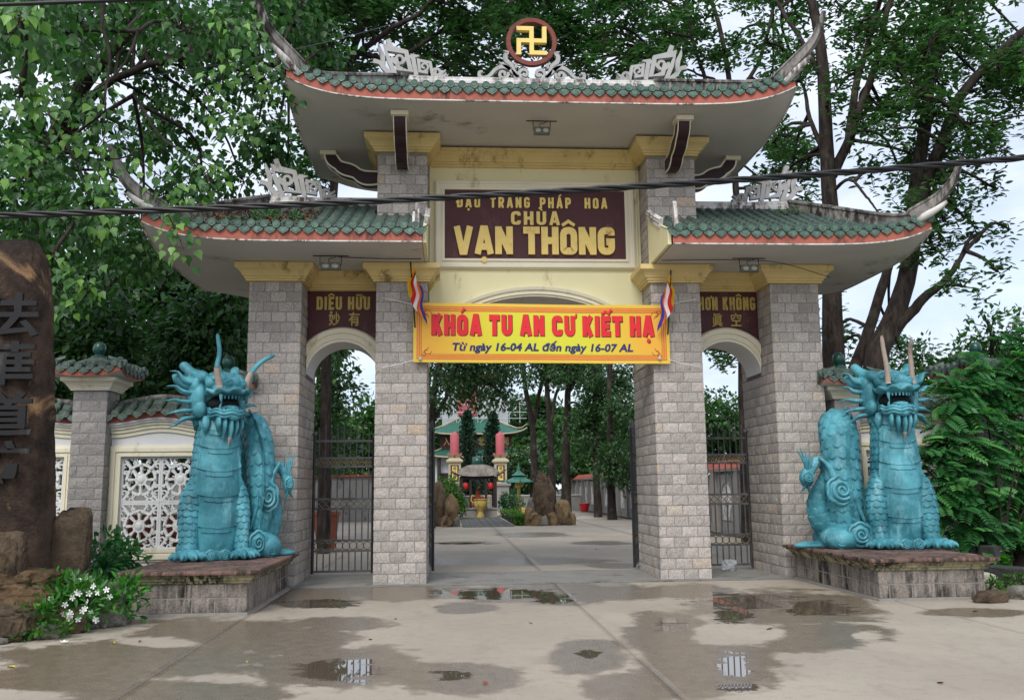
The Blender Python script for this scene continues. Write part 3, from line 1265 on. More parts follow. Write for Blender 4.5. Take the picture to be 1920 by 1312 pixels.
def build_roof(rf, name, mats, front_lim=None, sx=1, far=False):
    # deck + soffit + fascia in one body each
    root = None
    xs = np.linspace(rf.x0, rf.x1, 61)
    ys = np.linspace(rf.y0, rf.y1, 41)
    if rf.xin is None:
        xs = np.unique(np.r_[xs, -rf.hx, rf.hx])
    P = [[(sx*x, y, rf.z(x, y)) for y in ys] for x in xs]
    root = MB().grid(P).obj(name, 'tile', gate)
    Q = [[(sx*x, y, rf.zs(x, y)) for y in ys] for x in xs]
    MB().grid(Q, flip=True).obj('soffit', 'soffit', root, smooth=True)
    # fascia boards (front, back, sides)
    m = MB()
    for y in (rf.y0, rf.y1):
        s = -1 if y < 0.9 else 1
        m.grid([[(sx*x, y+s*o, rf.zs(x, y)+h) for x in xs] for o, h in ((0.0, 0), (0.025, 0), (0.025, 0.205), (0.0, 0.205))])
    for x in ([rf.x0, rf.x1] if rf.xin is None else [rf.x1]):
        s = 1 if x > 0 else -1
        m.grid([[(sx*(x+s*o), y, rf.zs(x, y)+h) for y in ys] for o, h in ((0.0, 0), (0.025, 0), (0.025, 0.205), (0.0, 0.205))])
    m.obj('fascia_board', 'fascia', root)
    e = MB()
    for y in (rf.y0,):
        e.grid([[(sx*x, y-o, rf.zs(x, y)+h) for x in xs] for o, h in ((0.0, -0.006), (0.035, -0.006), (0.035, 0.014), (0.02, 0.016))])
    for x in ([rf.x0, rf.x1] if rf.xin is None else [rf.x1]):
        s = 1 if x > 0 else -1
        e.grid([[(sx*(x+s*o), y, rf.zs(x, y)+h) for y in ys] for o, h in ((0.0, -0.006), (0.035, -0.006), (0.035, 0.014), (0.02, 0.016))])
    e.obj('drip_edge', 'white_stained', root)
    # tile rows on the front slope, each a part
    N = int(round((rf.x1-rf.x0)/0.2))
    pit = (rf.x1-rf.x0)/N
    rr = np.random.default_rng(5)
    for k in range(N+1):
        for half in (0, 1):
            x = rf.x0+(k+0.5*half)*pit
            if x > rf.x1+0.001:
                continue
            x = min(max(x, rf.x0+0.03), rf.x1-0.03)
            ye = rf.yc-0.09
            lim = (rf.x1-abs(x))/(rf.x1-rf.hx)
            if lim < 1:
                ye = rf.y0+lim*rf.hy
            if rf.xin is not None and abs(x) < GB+0.06:
                ye = min(ye, -0.02)
            yy = np.linspace(rf.y0-0.03, max(ye, rf.y0+0.06), 9)
            path = [(sx*x, q, rf.z(x, max(q, rf.y0))+(0.005 if half == 0 else 0)) for q in yy]
            zc = rf.z(x, rf.y0)
            j = rr.uniform(-0.006, 0.006)
            if half:
                barrel([(p[0], p[1], p[2]+0.03) for p in path]).obj('cover_tile_row', 'tile', root, smooth=35)
                if not (far and rr.random() < 0.06):
                    link('tile_end', DISC, None, root, (sx*x+j, rf.y0-0.065, zc+0.065+j), (R(rr.uniform(-6, 6)), rr.uniform(0, 6), 0))
            else:
                pan(path).obj('pan_tile_row', 'tile', root)
                link('drip_tile', DRIP, None, root, (sx*x+j, rf.y0-0.045, zc-0.02+j), (R(rr.uniform(-10, 2)), R(rr.uniform(-5, 5)), 0))
    # back and end slopes: joined
    st = MB()
    for k in range(N):
        x = rf.x0+(k+0.5)*pit
        lim = min(1, (rf.x1-abs(x))/(rf.x1-rf.hx))
        if rf.xin is not None and abs(x) < GB+0.06:
            continue
        yy = np.linspace(rf.y1, rf.y1-lim*rf.hy, 7)
        b = barrel([(sx*x, q, rf.z(x, q)+0.03) for q in yy])
        st.add(b.v, b.f)
    for s in ((-1, 1) if rf.xin is None else (1,)):
        for y in np.arange(rf.y0+0.2, rf.y1, 0.2):
            lim = 1-abs(y-rf.yc)/rf.hy
            xx = np.linspace(rf.x1, rf.x1-lim*(rf.x1-rf.hx), 6)
            b = barrel([(sx*s*q, y, rf.z(q, y)+0.03) for q in xx])
            st.add(b.v, b.f)
    st.obj('rear_tile_rows', 'tile', root, smooth=35, kind='stuff')
    return root


upr = build_roof(UP, 'upper_roof', None)
lol = build_roof(LOR, 'side_roof', None, sx=-1)
lorr = build_roof(LOR, 'side_roof', None, sx=1)


# ---- ridges, hips with flying tips
def hip(rf, tip, sx, root, sy=-1):
    n = 9
    pts = []
    for t in np.linspace(0, 0.93, n):
        x = rf.hx+(rf.x1-rf.hx)*t
        y = rf.yc+sy*rf.hy*t
        pts.append((x, y, rf.z(x, y)+0.10+0.05*math.sin(t*PI)))
    for q in tip:
        pts.append(q if sy < 0 else (q[0], 2*rf.yc-q[1], q[2]))
    c = bez(pts, 60)
    m = MB()
    s = np.linspace(0, 1, 60)
    w = np.interp(s, [0, 0.5, 0.8, 1], [0.10, 0.10, 0.075, 0.03])
    h = np.interp(s, [0, 0.5, 0.8, 1], [0.13, 0.13, 0.11, 0.03])
    T = np.gradient(c, axis=0)
    T /= np.linalg.norm(T, axis=1)[:, None]
    hor = np.array([1, -sy*-1.0, 0])/math.sqrt(2)
    hor = np.array([0.7, 0.7, 0]) if sy < 0 else np.array([0.7, -0.7, 0])
    U = np.cross(hor, T)
    U *= np.sign(U[0, 2]) if abs(U[0, 2]) > 0 else 1
    prof = [(-1, -1), (-1, 0.45), (-1.25, 0.5), (-1.25, 0.8), (-0.7, 1), (0.7, 1), (1.25, 0.8), (1.25, 0.5), (1, 0.45), (1, -1)]
    P = np.array([[c[i]+hor*w[i]*a+U[i]*h[i]*b for a, b in prof] for i in range(60)])
    P[:, :, 0] *= sx
    m.grid(P, closed_v=True)
    m.f.append(tuple(len(m.v)-10+i for i in range(10))); m.mi.append(0)
    m.obj('hip_ridge', 'ridge_black', root, smooth=30)
    # pale tongue under the tip
    k0 = 0.66 if sy < 0 else 0.66
    cc = c[int(60*k0):int(60*0.86)]
    off = np.linspace(0, 1, len(cc))
    q = cc+np.outer(0.02+0.10*off, (0.7, -0.7*(1 if sy < 0 else -1), 0))-np.outer(0.10*np.ones(len(cc)), (0, 0, 1))
    q[:, 0] *= sx
    MB().tube(q, np.interp(off, [0, .7, 1], [0.05, 0.075, 0.03]), 8).obj('ridge_tongue', 'white_stained', root, smooth=True)


def mid(L_, R_):
    """the same point seen on the left and the right flank: mean of both, as a right-flank point"""
    return ((R_[0]-L_[0])/2, (R_[1]+L_[1])/2, (R_[2]+L_[2])/2)


tipU = [mid(at(575, 138, -1.42), at(1464, 146, -1.42)), mid(at(536, 92, -1.62), at(1511, 97, -1.62)), mid(at(510, 56, -1.76), at(1536, 66, -1.76)), mid(at(494, -4, -1.85), at(1556, 22, -1.85))]
tipL = [mid(at(300, 383, -1.45), at(1705, 412, -1.45)), mid(at(255, 350, -1.65), at(1752, 384, -1.65)), mid(at(226, 312, -1.8), at(1787, 347, -1.8)), mid(at(211, 280, -1.9), at(1808, 284, -1.9))]
for sx in (-1, 1):
    for sy in (-1, 1):
        hip(UP, tipU, sx, upr, sy)
        hip(LOR, tipL, sx, lol if sx < 0 else lorr, sy)


def ridge(x0, x1, z, h, root, mat):
    m = MB()
    prof = [(-0.09, 0), (-0.09, h*0.55), (-0.12, h*0.6), (-0.12, h*0.75), (-0.10, h*0.8), (-0.10, h*0.93), (-0.06, h), (0.06, h), (0.10, h*0.93), (0.10, h*0.8), (0.12, h*0.75), (0.12, h*0.6), (0.09, h*0.55), (0.09, 0)]
    m.prism([(0.9+a, z+b) for a, b in prof], x0, x1, 'x')
    m.obj('ridge', mat, root)


ridge(-2.5, 2.5, 9.1, 0.37, upr, 'white_stained')
ridge(GB+0.0, 5.08, 6.62, 0.40, lorr, 'white_stained')
ridge(-5.08, -GB, 6.62, 0.40, lol, 'white_stained')


# ---- fretwork ornaments on the ridges
def orn_mesh():
    k = 0.00264
    W_ = 0.085
    m = MB()
    def st(p, w=W_, n=0):
        p = [((x-1065)*k, (545-y)*k) for x, y in p]
        if n:
            p = bez(p, n)
        m.ribbon(p, np.array(w) if not np.isscalar(w) else w, -0.05, 0.05)
    st([(860, 528), (1000, 535), (1180, 545), (1320, 545)], 0.05, 12)
    st([(960, 525), (915, 420), (885, 318), (1040, 352), (1075, 500), (985, 482), (962, 395)])
    st([(905, 255), (935, 330)], 0.09)
    st([(1115, 530), (1090, 395), (1050, 388)])
    st([(1070, 378), (1105, 382), (1135, 380)], [0.07, 0.06, 0.02], 8)
    st([(930, 525), (880, 480), (850, 440), (800, 425)], [0.10, 0.09, 0.08, 0.09], 16)
    st([(870, 470), (868, 390), (845, 330), (835, 285)], [0.07, 0.10, 0.07, 0.01], 14)
    st([(1235, 535), (1215, 430), (1130, 415), (1140, 500), (1200, 508)], 0.06)
    q = spiral(985, 405, 50, 12, 200, -220)
    st([tuple(p) for p in q], 0.05)
    q = spiral(1172, 462, 34, 8, 90, -300)
    st([tuple(p) for p in q], 0.04)
    q = spiral(1265, 508, 34, 8, -160, 260)
    st([tuple(p) for p in q], 0.05)
    st([(1250, 545), (1290, 520), (1330, 485)], [0.10, 0.07, 0.02], 10)
    st([(1270, 545), (1310, 535), (1335, 515)], [0.08, 0.06, 0.03], 10)
    st([(955, 440), (1000, 445), (1030, 420), (1040, 370)], 0.04, 10)
    me = m.mesh('fret_ornament')
    me.materials.append(MATS['ornament'])
    return me


om = orn_mesh()
def ornament(root, x, z, sx):
    link('fret_ornament', om, None, root, (x, 0.9, z), None, (sx, 1, 1))


ornament(upr, -2.38, 9.46, 1)
ornament(upr, 2.38, 9.46, -1)
ornament(lol, -4.46, 7.0, 1)
ornament(lorr, 4.58, 7.0, -1)
# medallion
em = MB()
a = np.linspace(0, 2*PI, 49)[:-1]
em.ribbon([(0.455*math.cos(q), 10.245+0.455*math.sin(q)) for q in a], 0.085, 0.85, 0.95, closed=True)
ring = em.obj('emblem_ring', 'red_brown', upr, smooth=30)
mj = MB()
h, w = 0.295, 0.085
for x0, x1, z0, z1 in ((-w/2, w/2, -h, h), (-h, -w/2, -w/2, w/2), (w/2, h, -w/2, w/2), (-h, -w/2, h-w, h), (w/2, h, -h, -h+w), (h-w, h, w/2, h), (-h, -h+w, -h, -w/2)):
    mj.box(x0, x1, 0.82, 0.92, 10.25+z0, 10.25+z1)
mj.obj('emblem', 'gold', upr)
cs = MB()
kk = 0.00130
def cst(p, w, n=0):
    for s in (-1, 1):
        q = [(s*(x-925)*kk, 9.455+(985-y)*kk) for x, y in p]
        if n:
            q = bez(q, n)
        cs.ribbon(q, np.array(w) if not np.isscalar(w) else w, 0.85, 0.95)
cst([tuple(p) for p in spiral(1040, 890, 95, 20, 95, -330, 26)], 0.06)
cst([tuple(p) for p in spiral(1360, 905, 80, 16, 200, -240, 24)], 0.055)
cst([(1130, 965), (1230, 860), (1300, 800), (1390, 790), (1480, 840), (1560, 930), (1640, 970), (1710, 945), (1715, 885), (1665, 870)], [0.05, 0.07, 0.08, 0.08, 0.07, 0.06, 0.06, 0.06, 0.06, 0.04], 34)
cst([(1150, 960), (1200, 850), (1230, 760), (1310, 690), (1325, 610), (1290, 560), (1355, 530)], [0.10, 0.08, 0.07, 0.09, 0.08, 0.06, 0.01], 26)
cst([(1250, 830), (1330, 770), (1425, 715)], [0.09, 0.07, 0.01], 10)
cst([(1180, 800), (1160, 760), (1210, 720)], [0.06, 0.05, 0.03], 10)
cst([(930, 985), (1300, 985), (1720, 985)], 0.05)
cs.obj('scroll_ornament', 'ornament', upr)

# ---- gable ends of the side roofs against the name wall
for sx, root in ((-1, lol), (1, lorr)):
    prof = [(y, LOR.z(2.05, y)+0.06) for y in np.linspace(-1.45, -0.02, 12)]
    poly = [(-0.02, 5.53), (-1.45, 5.53)]+prof
    MB().prism(poly, sx*1.985, sx*2.045, 'x').obj('gable_end', 'cream', root)
    m = MB()
    pr = [(0.0, 0.0), (-0.07, 0.0), (-0.07, 0.05), (-0.045, 0.06), (-0.085, 0.10), (-0.085, 0.13), (-0.06, 0.14), (-0.09, 0.18), (0.0, 0.20), (0.05, 0.2), (0.05, 0.0)]
    ps = np.array([(y, LOR.z(2.05, y)+0.02) for y in np.linspace(-0.95, -0.03, 10)])
    pr = [(a*0.62, b*0.8) for a, b in pr]
    d = np.gradient(ps, axis=0)
    d /= np.linalg.norm(d, axis=1)[:, None]
    G = [[(sx*(2.0+a), p[0]-dd[1]*b, p[1]+dd[0]*b) for a, b in pr] for p, dd in zip(ps, d)]
    m.grid(G, closed_v=True)
    m.f.append(tuple(range(len(pr)))); m.mi.append(0)
    m.obj('gable_moulding', 'white_stained', root)
    # broken upright end tile
    f = MB()
    f.prism([(-1.52, 5.78), (-1.50, 6.0), (-1.42, 6.28), (-1.36, 6.05), (-1.30, 5.85)], sx*2.10, sx*2.16, 'x')
    f.prism([(-1.50, 5.80), (-1.46, 6.02), (-1.40, 6.10), (-1.34, 5.82)], sx*2.17, sx*2.21, 'x')
    f.obj('end_tile', 'white_stained', root)

# threshold strip
MB().box(-GD-0.2, GD+0.2, -0.25, 2.0, -0.05, 0.012).obj('threshold', 'path_stone', gate)

# ================================================================== BANNER, FLAGS, LAMPS, CABLES
def sag(x, z):
    u = (x+2.26)/4.52
    return 0.024*math.sin(u*9+z*2)*math.sin(u*PI)+0.03*math.sin(u*PI)+0.008*math.sin(u*27+z*3)*(0.3+abs(u-0.5))


bn = thing('banner', 'yellow printed vinyl banner with red and navy writing stretched across the main opening', 'banner', (0.02, -0.13, 3.76))
BW, BH = 4.52, 1.05


def bz_(u):      # edge tilt: the right end hangs 3 cm lower
    return -0.035*u


def on_banner(m, dy):
    out = MB()
    out.f, out.mi = m.f, m.mi
    out.v = [(x, y+sag(x, z)-dy, z+bz_(x/BW+0.5)) for x, y, z in m.v]
    return out


def rect_print(x0, x1, z0, z1, n=40):
    m = MB()
    xs = np.linspace(x0, x1, n)
    m.grid([[(x, 0, z) for z in np.linspace(z0, z1, 4 if z1-z0 > .1 else 2)] for x in xs])
    return m


cl = MB()
xs = np.linspace(-BW/2, BW/2, 91)
cl.grid([[(x, sag(x, z), z+bz_(x/BW+0.5)) for z in np.linspace(0, BH, 13)] for x in xs])
cl.obj('cloth', 'banner_edge', bn, smooth=True)
def frame_print(i, w, mat, dy):
    m = MB()
    for a in (rect_print(-BW/2+i, BW/2-i, i, i+w), rect_print(-BW/2+i, BW/2-i, BH-i-w, BH-i), rect_print(-BW/2+i, -BW/2+i+w, i+w, BH-i-w, 3), rect_print(BW/2-i-w, BW/2-i, i+w, BH-i-w, 3)):
        m.add(a.v, a.f)
    on_banner(m, dy).obj('border_print', mat, bn)
frame_print(0.065, 0.075, 'print_orange', 0.003)
frame_print(0.060, 0.008, 'print_brown', 0.005)
frame_print(0.100, 0.008, 'print_brown', 0.005)
frame_print(0.136, 0.008, 'print_brown', 0.005)
on_banner(rect_print(-BW/2+0.16, BW/2-0.16, 0.16, BH-0.16, 60), 0.003).obj('field_print', 'banner_yellow', bn)
def subdiv_text(m, step=0.15):
    return m
for txt, xc, z, h, w, mat, dy, off in (('KHÓA TU AN CƯ KIẾT HẠ', 0.032, 0.468, 0.37, 3.94, 'print_shadow', 0.008, 0.052), ('KHÓA TU AN CƯ KIẾT HẠ', 0.02, 0.48, 0.37, 3.94, 'print_red', 0.011, 0.042), ('Từ ngày 16-04 AL đến ngày 16-07 AL', 0.0, 0.215, 0.135, 3.2, 'print_navy', 0.010, 0.036)):
    if 'AN' in txt:
        m = block_text(txt, h, w, s=0.27 if 'shadow' not in mat else 0.30, gap=0.10, depth=0.0004, cw=0.66, rnd=0.26)
        m.v = [(x, y*0.5 if y else 0, zz) for x, y, zz in m.v]
    else:
        m = text_mesh('lettering', txt, h, 0.0, off, width=w, space=1.03)
    m.v = [(x+xc+(0.18*zz if 'ngày' in txt else 0), y, zz+z) for x, y, zz in m.v]
    q = on_banner(m, dy)
    if 'AN' in txt:
        q.parts = m.parts
        emit_letters(q, mat, bn)
    else:
        q.obj('date_line', mat, bn)
for cx, cz, s1, s2 in ((-2.02, 0.86, -1, 1), (2.02, 0.86, 1, 1), (-2.02, 0.20, -1, -1), (2.02, 0.20, 1, -1)):
    m = MB()
    for q in (spiral(0, 0, 0.075, 0.02, 0, 300, 18), spiral(-0.05, 0.045, 0.05, 0.012, 180, -120, 14), [(0.03, -0.07), (0.0, -0.02), (-0.08, 0.03)]):
        b = MB()
        b.ribbon(q, 0.010, 0, 0)
        m.add([(cx+s1*x*-1, y, cz+s2*z*1) for x, y, z in b.v], b.f[:])
    on_banner(m, 0.006).obj('corner_print', 'print_brown', bn)
for cx in (-BW/2+0.12, BW/2-0.19):
    MB().ball((cx, -0.02+sag(cx, 0.03), 0.06), (0.032, 0.03, 0.04), 8, 6).obj('clip', 'lamp_glass', bn)


for sx in (-1, 1):
    for z0, z1 in ((0.04, -0.08), (BH-0.04, BH+0.10)):
        MB().tube([(sx*(BW/2-0.03), 0.0, z0), (sx*(BW/2+0.22), 0.05, (z0+z1)/2), (sx*(BW/2+0.55), 0.10, z1)], 0.006, 5).obj('tie_cord', 'flag_white', bn)


def flag(x, z, sx, label):
    t = thing('buddhist_flag', label, 'flag', (x, -0.22, z-1.05), group='small five-coloured flags')
    t.scale = (1.3, 1.0, 1.08)
    MB().tube([(0, 0, 1.05), (0.03*sx, 0.02, 0.55), (0.06*sx, 0.08, 0.0), (0.07*sx, 0.2, -0.1)], 0.011, 6).obj('pole', 'dark_wood', t)
    cols = ['flag_yellow', 'flag_red', 'flag_white', 'flag_orange', 'flag_blue']
    mrow = 22
    for ci in range(5):
        P = []
        for u in np.linspace(ci/5, (ci+1)/5, 5):
            col = []
            for v in np.linspace(0, 1, mrow):
                xx = 0.01+0.26*u*(0.55+0.45*v)+0.018*math.sin(8*v+7*u)-0.06*v
                zz = 0.97-0.38*u-v*(0.46+0.12*u)
                yy = 0.05*math.sin(u*12+v*2.0)-0.04*u
                col.append((sx*xx, yy-0.03, zz))
            P.append(col)
        MB().grid(P).obj('cloth_stripe', cols[ci], t, smooth=True)
    return t


flag(-2.29, 5.44, 1, 'five-coloured flag on a thin pole left of the yellow banner')
flag(2.33, 5.31, -1, 'five-coloured flag on a thin pole right of the yellow banner')


def floodlight(x, y, z, w, label):
    t = thing('floodlight', label, 'floodlight', (x, y, z), group='floodlights under the eaves')
    m = MB()
    m.tube([(-w/2, 0, 0), (-w/2, 0, -0.16), (w/2, 0, -0.16), (w/2, 0, 0)], 0.009, 5)
    m.tube([(-w/2-0.12, 0, -0.006), (w/2+0.12, 0, -0.006)], 0.01, 5)
    m.obj('hanger', 'dark_wood', t)
    b = MB().box(-w*0.46, w*0.46, -0.05, 0.05, -0.25, -0.13).obj('housing', 'lamp_metal', t)
    for s in (-1, 1):
        MB().ball((s*w*0.22, -0.045, -0.19), (w*0.18, 0.025, 0.04), 10, 6).obj('lens', 'lamp_glass', t, smooth=True)
    MB().tube(bez([(0.0, 0.0, -0.14), (-0.04, 0.0, -0.07), (0.05, 0.0, -0.04), (0.1, 0.0, -0.01)], 12), 0.006, 5).obj('wire', 'rubber', t)
    return t


floodlight(0.0, -0.75, 7.93, 0.30, 'small twin floodlight hanging under the high middle eave')
floodlight(-3.62, -0.62, 5.52, 0.36, 'twin floodlight hanging under the left side eave')
floodlight(3.62, -0.62, 5.52, 0.34, 'floodlight cage hanging under the right side eave')
wl = MB()
wl.tube(bez([(-3.5, -0.6, 5.5), (-2.8, -0.55, 5.49), (-2.1, -0.5, 5.50)], 10), 0.008, 5)
wl.obj('wire', 'rubber', lol)
wr_ = MB()
wr_.tube(bez([(2.1, -0.5, 5.50), (3.4, -0.6, 5.49), (4.2, -0.6, 5.44), (5.2, -0.3, 5.26)], 16), 0.007, 5)
wr_.obj('wire', 'rubber', lorr)


def cable(label, p0, p1, r, sagm, strands, pitch, name='power_cable'):
    p0, p1 = np.array(p0), np.array(p1)
    d = p1-p0
    n = 260 if strands > 1 else 40
    t = np.linspace(-0.6, 1.6, n)
    c = p0+np.outer(t, d)
    c[:, 2] += sagm*((t-0.5)**2-0.25)*4
    m = MB()
    T, N, Bn = frames(c)
    Ls = np.linalg.norm(d)*t
    for k in range(strands):
        a = Ls/pitch*2*PI+k*2*PI/strands
        q = c+(N*np.cos(a)[:, None]+Bn*np.sin(a)[:, None])*(r*0.55 if strands > 1 else 0)
        m.tube(q, r*(0.55 if strands > 1 else 1), 6)
    return tag(m.obj(name, 'rubber', smooth=True), label, 'cable')


cable('thick twisted black power cable crossing the whole picture in front of the gate', at(0, 404, -6.5), at(1920, 296, -6.5), 0.036, 0.08, 3, 1.1)
cable('thin black wire across the top left corner above the foliage', at(0, 9, -7), at(420, -6, -7), 0.02, 0.0, 1, 1)
cable('fine wire running through the leaves behind the left roof tip', at(420, 120, -1.9), at(640, 72, 1.2), 0.009, 0.02, 1, 1)
# ================================================================== GROUND
def px_of(X, Y, Z=0.0):
    d = np.stack([X-CAM_P[0], Y-CAM_P[1], np.full_like(X, Z-CAM_P[2])], -1)
    zz = d @ _F
    return 960+CAM_F*(d @ _R)/zz, 656-CAM_F*(d @ _U)/zz


# standing rain, plus shade inside the gate painted as a wet band, measured on the photograph and fixed to the ground
WET_SHADE = [(560, 1118, 120, 16), (760, 1108, 190, 16), (1030, 1112, 210, 20), (640, 1168, 90, 13), (650, 1250, 170, 44), (850, 1268, 120, 34), (250, 1235, 260, 36), (430, 1188, 190, 30),
       (110, 1268, 150, 26), (560, 1205, 110, 28), (1100, 1228, 82, 32), (1480, 1140, 180, 34), (1250, 1190, 80, 45), (1330, 1250, 140, 55), (1530, 1195, 130, 30),
       (1830, 1148, 100, 8), (1290, 1108, 90, 12), (1180, 1290, 90, 30), (1000, 1002, 70, 5), (1130, 1018, 60, 4), (960, 1052, 200, 8), (870, 1018, 70, 4), (1160, 1060, 50, 6), (330, 1300, 200, 26), (870, 1140, 60, 10)]  # the wide band just inside the gate is shade, darkened as if wet
DRY = [(1392, 1188, 85, 18), (300, 1205, 70, 10), (900, 1205, 130, 28), (1620, 1190, 30, 10)]
PUD = [(930, 1113, 125, 11), (1040, 1122, 44, 10), (600, 1132, 75, 9), (640, 1256, 85, 24), (850, 1266, 42, 13), (1104, 1224, 30, 11), (1400, 1128, 120, 16), (1372, 1154, 45, 14), (1530, 1140, 80, 16), (1374, 1248, 34, 24), (1260, 1170, 34, 16), (865, 1018, 52, 2.5), (1385, 1290, 40, 12)]


def blobs(px, py, L, a0=1.45, k=0.95):
    o = np.zeros_like(px)
    for x, y, a, b in L:
        r = np.sqrt(((px-x)/a)**2+((py-y)/b)**2)
        o = np.maximum(o, np.clip(a0-k*r, 0, 1))
    return o


def slab(name, x0, x1, y0, y1, step, parent, wetted=True, z=0.0):
    nx, ny = max(2, int((x1-x0)/step)), max(2, int((y1-y0)/step))
    xs, ys = np.linspace(x0, x1, nx), np.linspace(y0, y1, ny)
    X, Y = np.meshgrid(xs, ys, indexing='ij')
    Zs = np.full_like(X, z)
    edge = (X <= x0+1e-6) | (X >= x1-1e-6) | (Y <= y0+1e-6) | (Y >= y1-1e-6)
    V = np.stack([X, Y, Zs], -1).reshape(-1, 3)
    idx = np.arange(nx*ny).reshape(nx, ny)
    F = np.stack([idx[:-1, :-1], idx[1:, :-1], idx[1:, 1:], idx[:-1, 1:]], -1).reshape(-1, 4)
    # skirts
    ring = np.concatenate([idx[:, 0], idx[-1, 1:], idx[-2::-1, -1], idx[0, -2:0:-1]])
    o = len(V)
    sk = V[ring].copy()
    sk[:, 2] = z-0.05
    V = np.vstack([V, sk])
    n = len(ring)
    k = np.arange(n)
    F = np.vstack([F, np.stack([ring, o+k, o+(k+1) % n, ring[(k+1) % n]], -1)])
    px, py = px_of(V[:, 0], V[:, 1])
    wet = blobs(px, py, WET_SHADE)*(1-0.9*blobs(px, py, DRY)) if wetted else np.zeros(len(V))  # mask holds real wetness and the painted shade inside the gate
    pud = blobs(px, py, PUD, 0.98, 0.48) if wetted else np.zeros(len(V))
    me = mesh_np(name, V, F, attrs={'wet': wet, 'pud': pud})
    return link(name, me, 'concrete', parent)


gr = MB().box(-400, 400, -80, 600, -0.4, -0.035).obj('ground', 'joint_dirt', kind='structure')
JX = [-17.25, -12.9, -8.55, -4.2, 0.15, 4.5, 8.85, 13.2]
for i in range(len(JX)-1):
    x0, x1 = JX[i]+0.006, JX[i+1]-0.006
    near = -9 < x0 < 9
    slab('concrete_slab', x0, x1, -9.6, -0.262, 0.07 if near else 0.3, gr)
    slab('concrete_slab', x0, x1, -24, -9.612, 0.5, gr, False)
for i in range(1, len(JX)-2):
    x0, x1 = JX[i]+0.006, min(JX[i+1]-0.006, 7.2)
    slab('concrete_slab', x0, x1, 2.012, 14.0, 0.12, gr)
    slab('concrete_slab', x0, x1, 14.012, 30, 0.3, gr)
    slab('concrete_slab', x0, x1, 30.012, 70, 1.0, gr, False)
# garden soil along both flanks of the forecourt and behind the side walls
def soil(name, poly, z=0.03):
    m = MB().prism(poly, -0.03, z, 'z')
    return m.obj(name, 'soil', kind='structure')
soil('planting_bed', [(-5.72, -0.3), (-5.72, -3.5), (-5.9, -4.2), (-6.1, -4.95), (-6.6, -5.25), (-16, -5.6), (-16, -0.3)], 0.05)
soil('planting_bed', [(5.85, -0.3), (5.85, -3.0), (6.1, -3.35), (16, -3.9), (16, -0.3)], 0.05)
soil('yard', [(-40, 2.2), (-12.95, 2.2), (-12.95, 70), (-40, 70)], 0.02)
soil('yard', [(7.25, 2.2), (40, 2.2), (40, 70), (7.25, 70)], 0.02)
# ================================================================== DRAGON STATUES
def scale_h(u, v, s, tilt=0.035):
    """height of overlapping rounded scales; u runs towards the tips, v across (same units), s = scale pitch"""
    h = np.zeros_like(u)
    row = np.floor(u/s)
    for dr in (0, -1):
        r = row+dr
        off = np.where(np.mod(r, 2) > 0.5, 0.5, 0.0)
        col = np.round(v/s-off)
        du = u-r*s
        dv = v-(col+off)*s
        R_ = 0.62*s
        cu = 0.75*s
        inside = ((du <= cu) & (np.abs(dv) <= R_)) | ((du-cu)**2*0.8+dv**2 <= R_**2)
        t = np.clip(du/(1.45*s), 0, 1)
        edge = np.clip(1-np.abs(dv)/R_, 0, 1)
        hh = tilt*(0.35+0.65*t)*(0.55+0.45*np.sqrt(edge))
        h = np.where(inside, np.maximum(h, hh), h)
    return h


def scaled_sweep(pts, rad, s, tilt, ds, na, flatten=1.0, twist=0.0):
    """closed-tube surface with modelled scales"""
    c = bez(pts, 400)
    L = np.r_[0, np.cumsum(np.linalg.norm(np.diff(c, axis=0), axis=1))]
    n = max(8, int(L[-1]/ds))
    S = np.linspace(0, L[-1], n)
    c = np.stack([np.interp(S, L, c[:, i]) for i in range(3)], 1)
    rr = np.interp(np.linspace(0, 1, n), np.linspace(0, 1, len(rad)), rad)
    T, N, Bn = frames(c)
    a = np.linspace(0, 2*PI, na, endpoint=False)+twist
    circ = 2*PI*np.mean(rr)
    k = max(3, int(round(circ/s)))
    Ug, Ag = np.meshgrid(S, a, indexing='ij')
    H = scale_h(Ug, (Ag-twist)/(2*PI)*k*s, s, tilt)
    Rr = rr[:, None]+H*np.clip(rr/np.mean(rr), 0.5, 1.2)[:, None]
    P = c[:, None, :]+Rr[:, :, None]*(np.cos(a)[None, :, None]*N[:, None, :]+np.sin(a)[None, :, None]*Bn[:, None, :]*flatten)
    m = MB()
    m.grid(P, closed_v=True, flip=True)
    return m, c, rr, (T, N, Bn)


def flame(m, pts, r0, flat=0.4, n=14, wob=0.0, tip=0.15, body=0.5):
    c = bez(pts, n)
    t = np.linspace(0, 1, n)
    rad = r0*np.where(t < body, 0.75+0.25*np.sin(t/body*PI/2), np.interp(t, [body, 1], [1.0, tip]))
    m.tube(c, rad, 8, flat=flat)


def remeshed(m, voxel, name, smooth_it=4):
    me = m.mesh(name)
    ob = bpy.data.objects.new(name, me)
    COL.objects.link(ob)
    md = ob.modifiers.new('r', 'REMESH')
    md.mode = 'VOXEL'
    md.voxel_size = voxel
    md.use_smooth_shade = True
    ms = ob.modifiers.new('s', 'SMOOTH')
    ms.iterations = smooth_it
    ms.factor = 0.5
    bpy.context.view_layer.update()
    out = bpy.data.meshes.new_from_object(ob.evaluated_get(bpy.context.evaluated_depsgraph_get()))
    bpy.data.objects.remove(ob)
    out.name = name
    return out


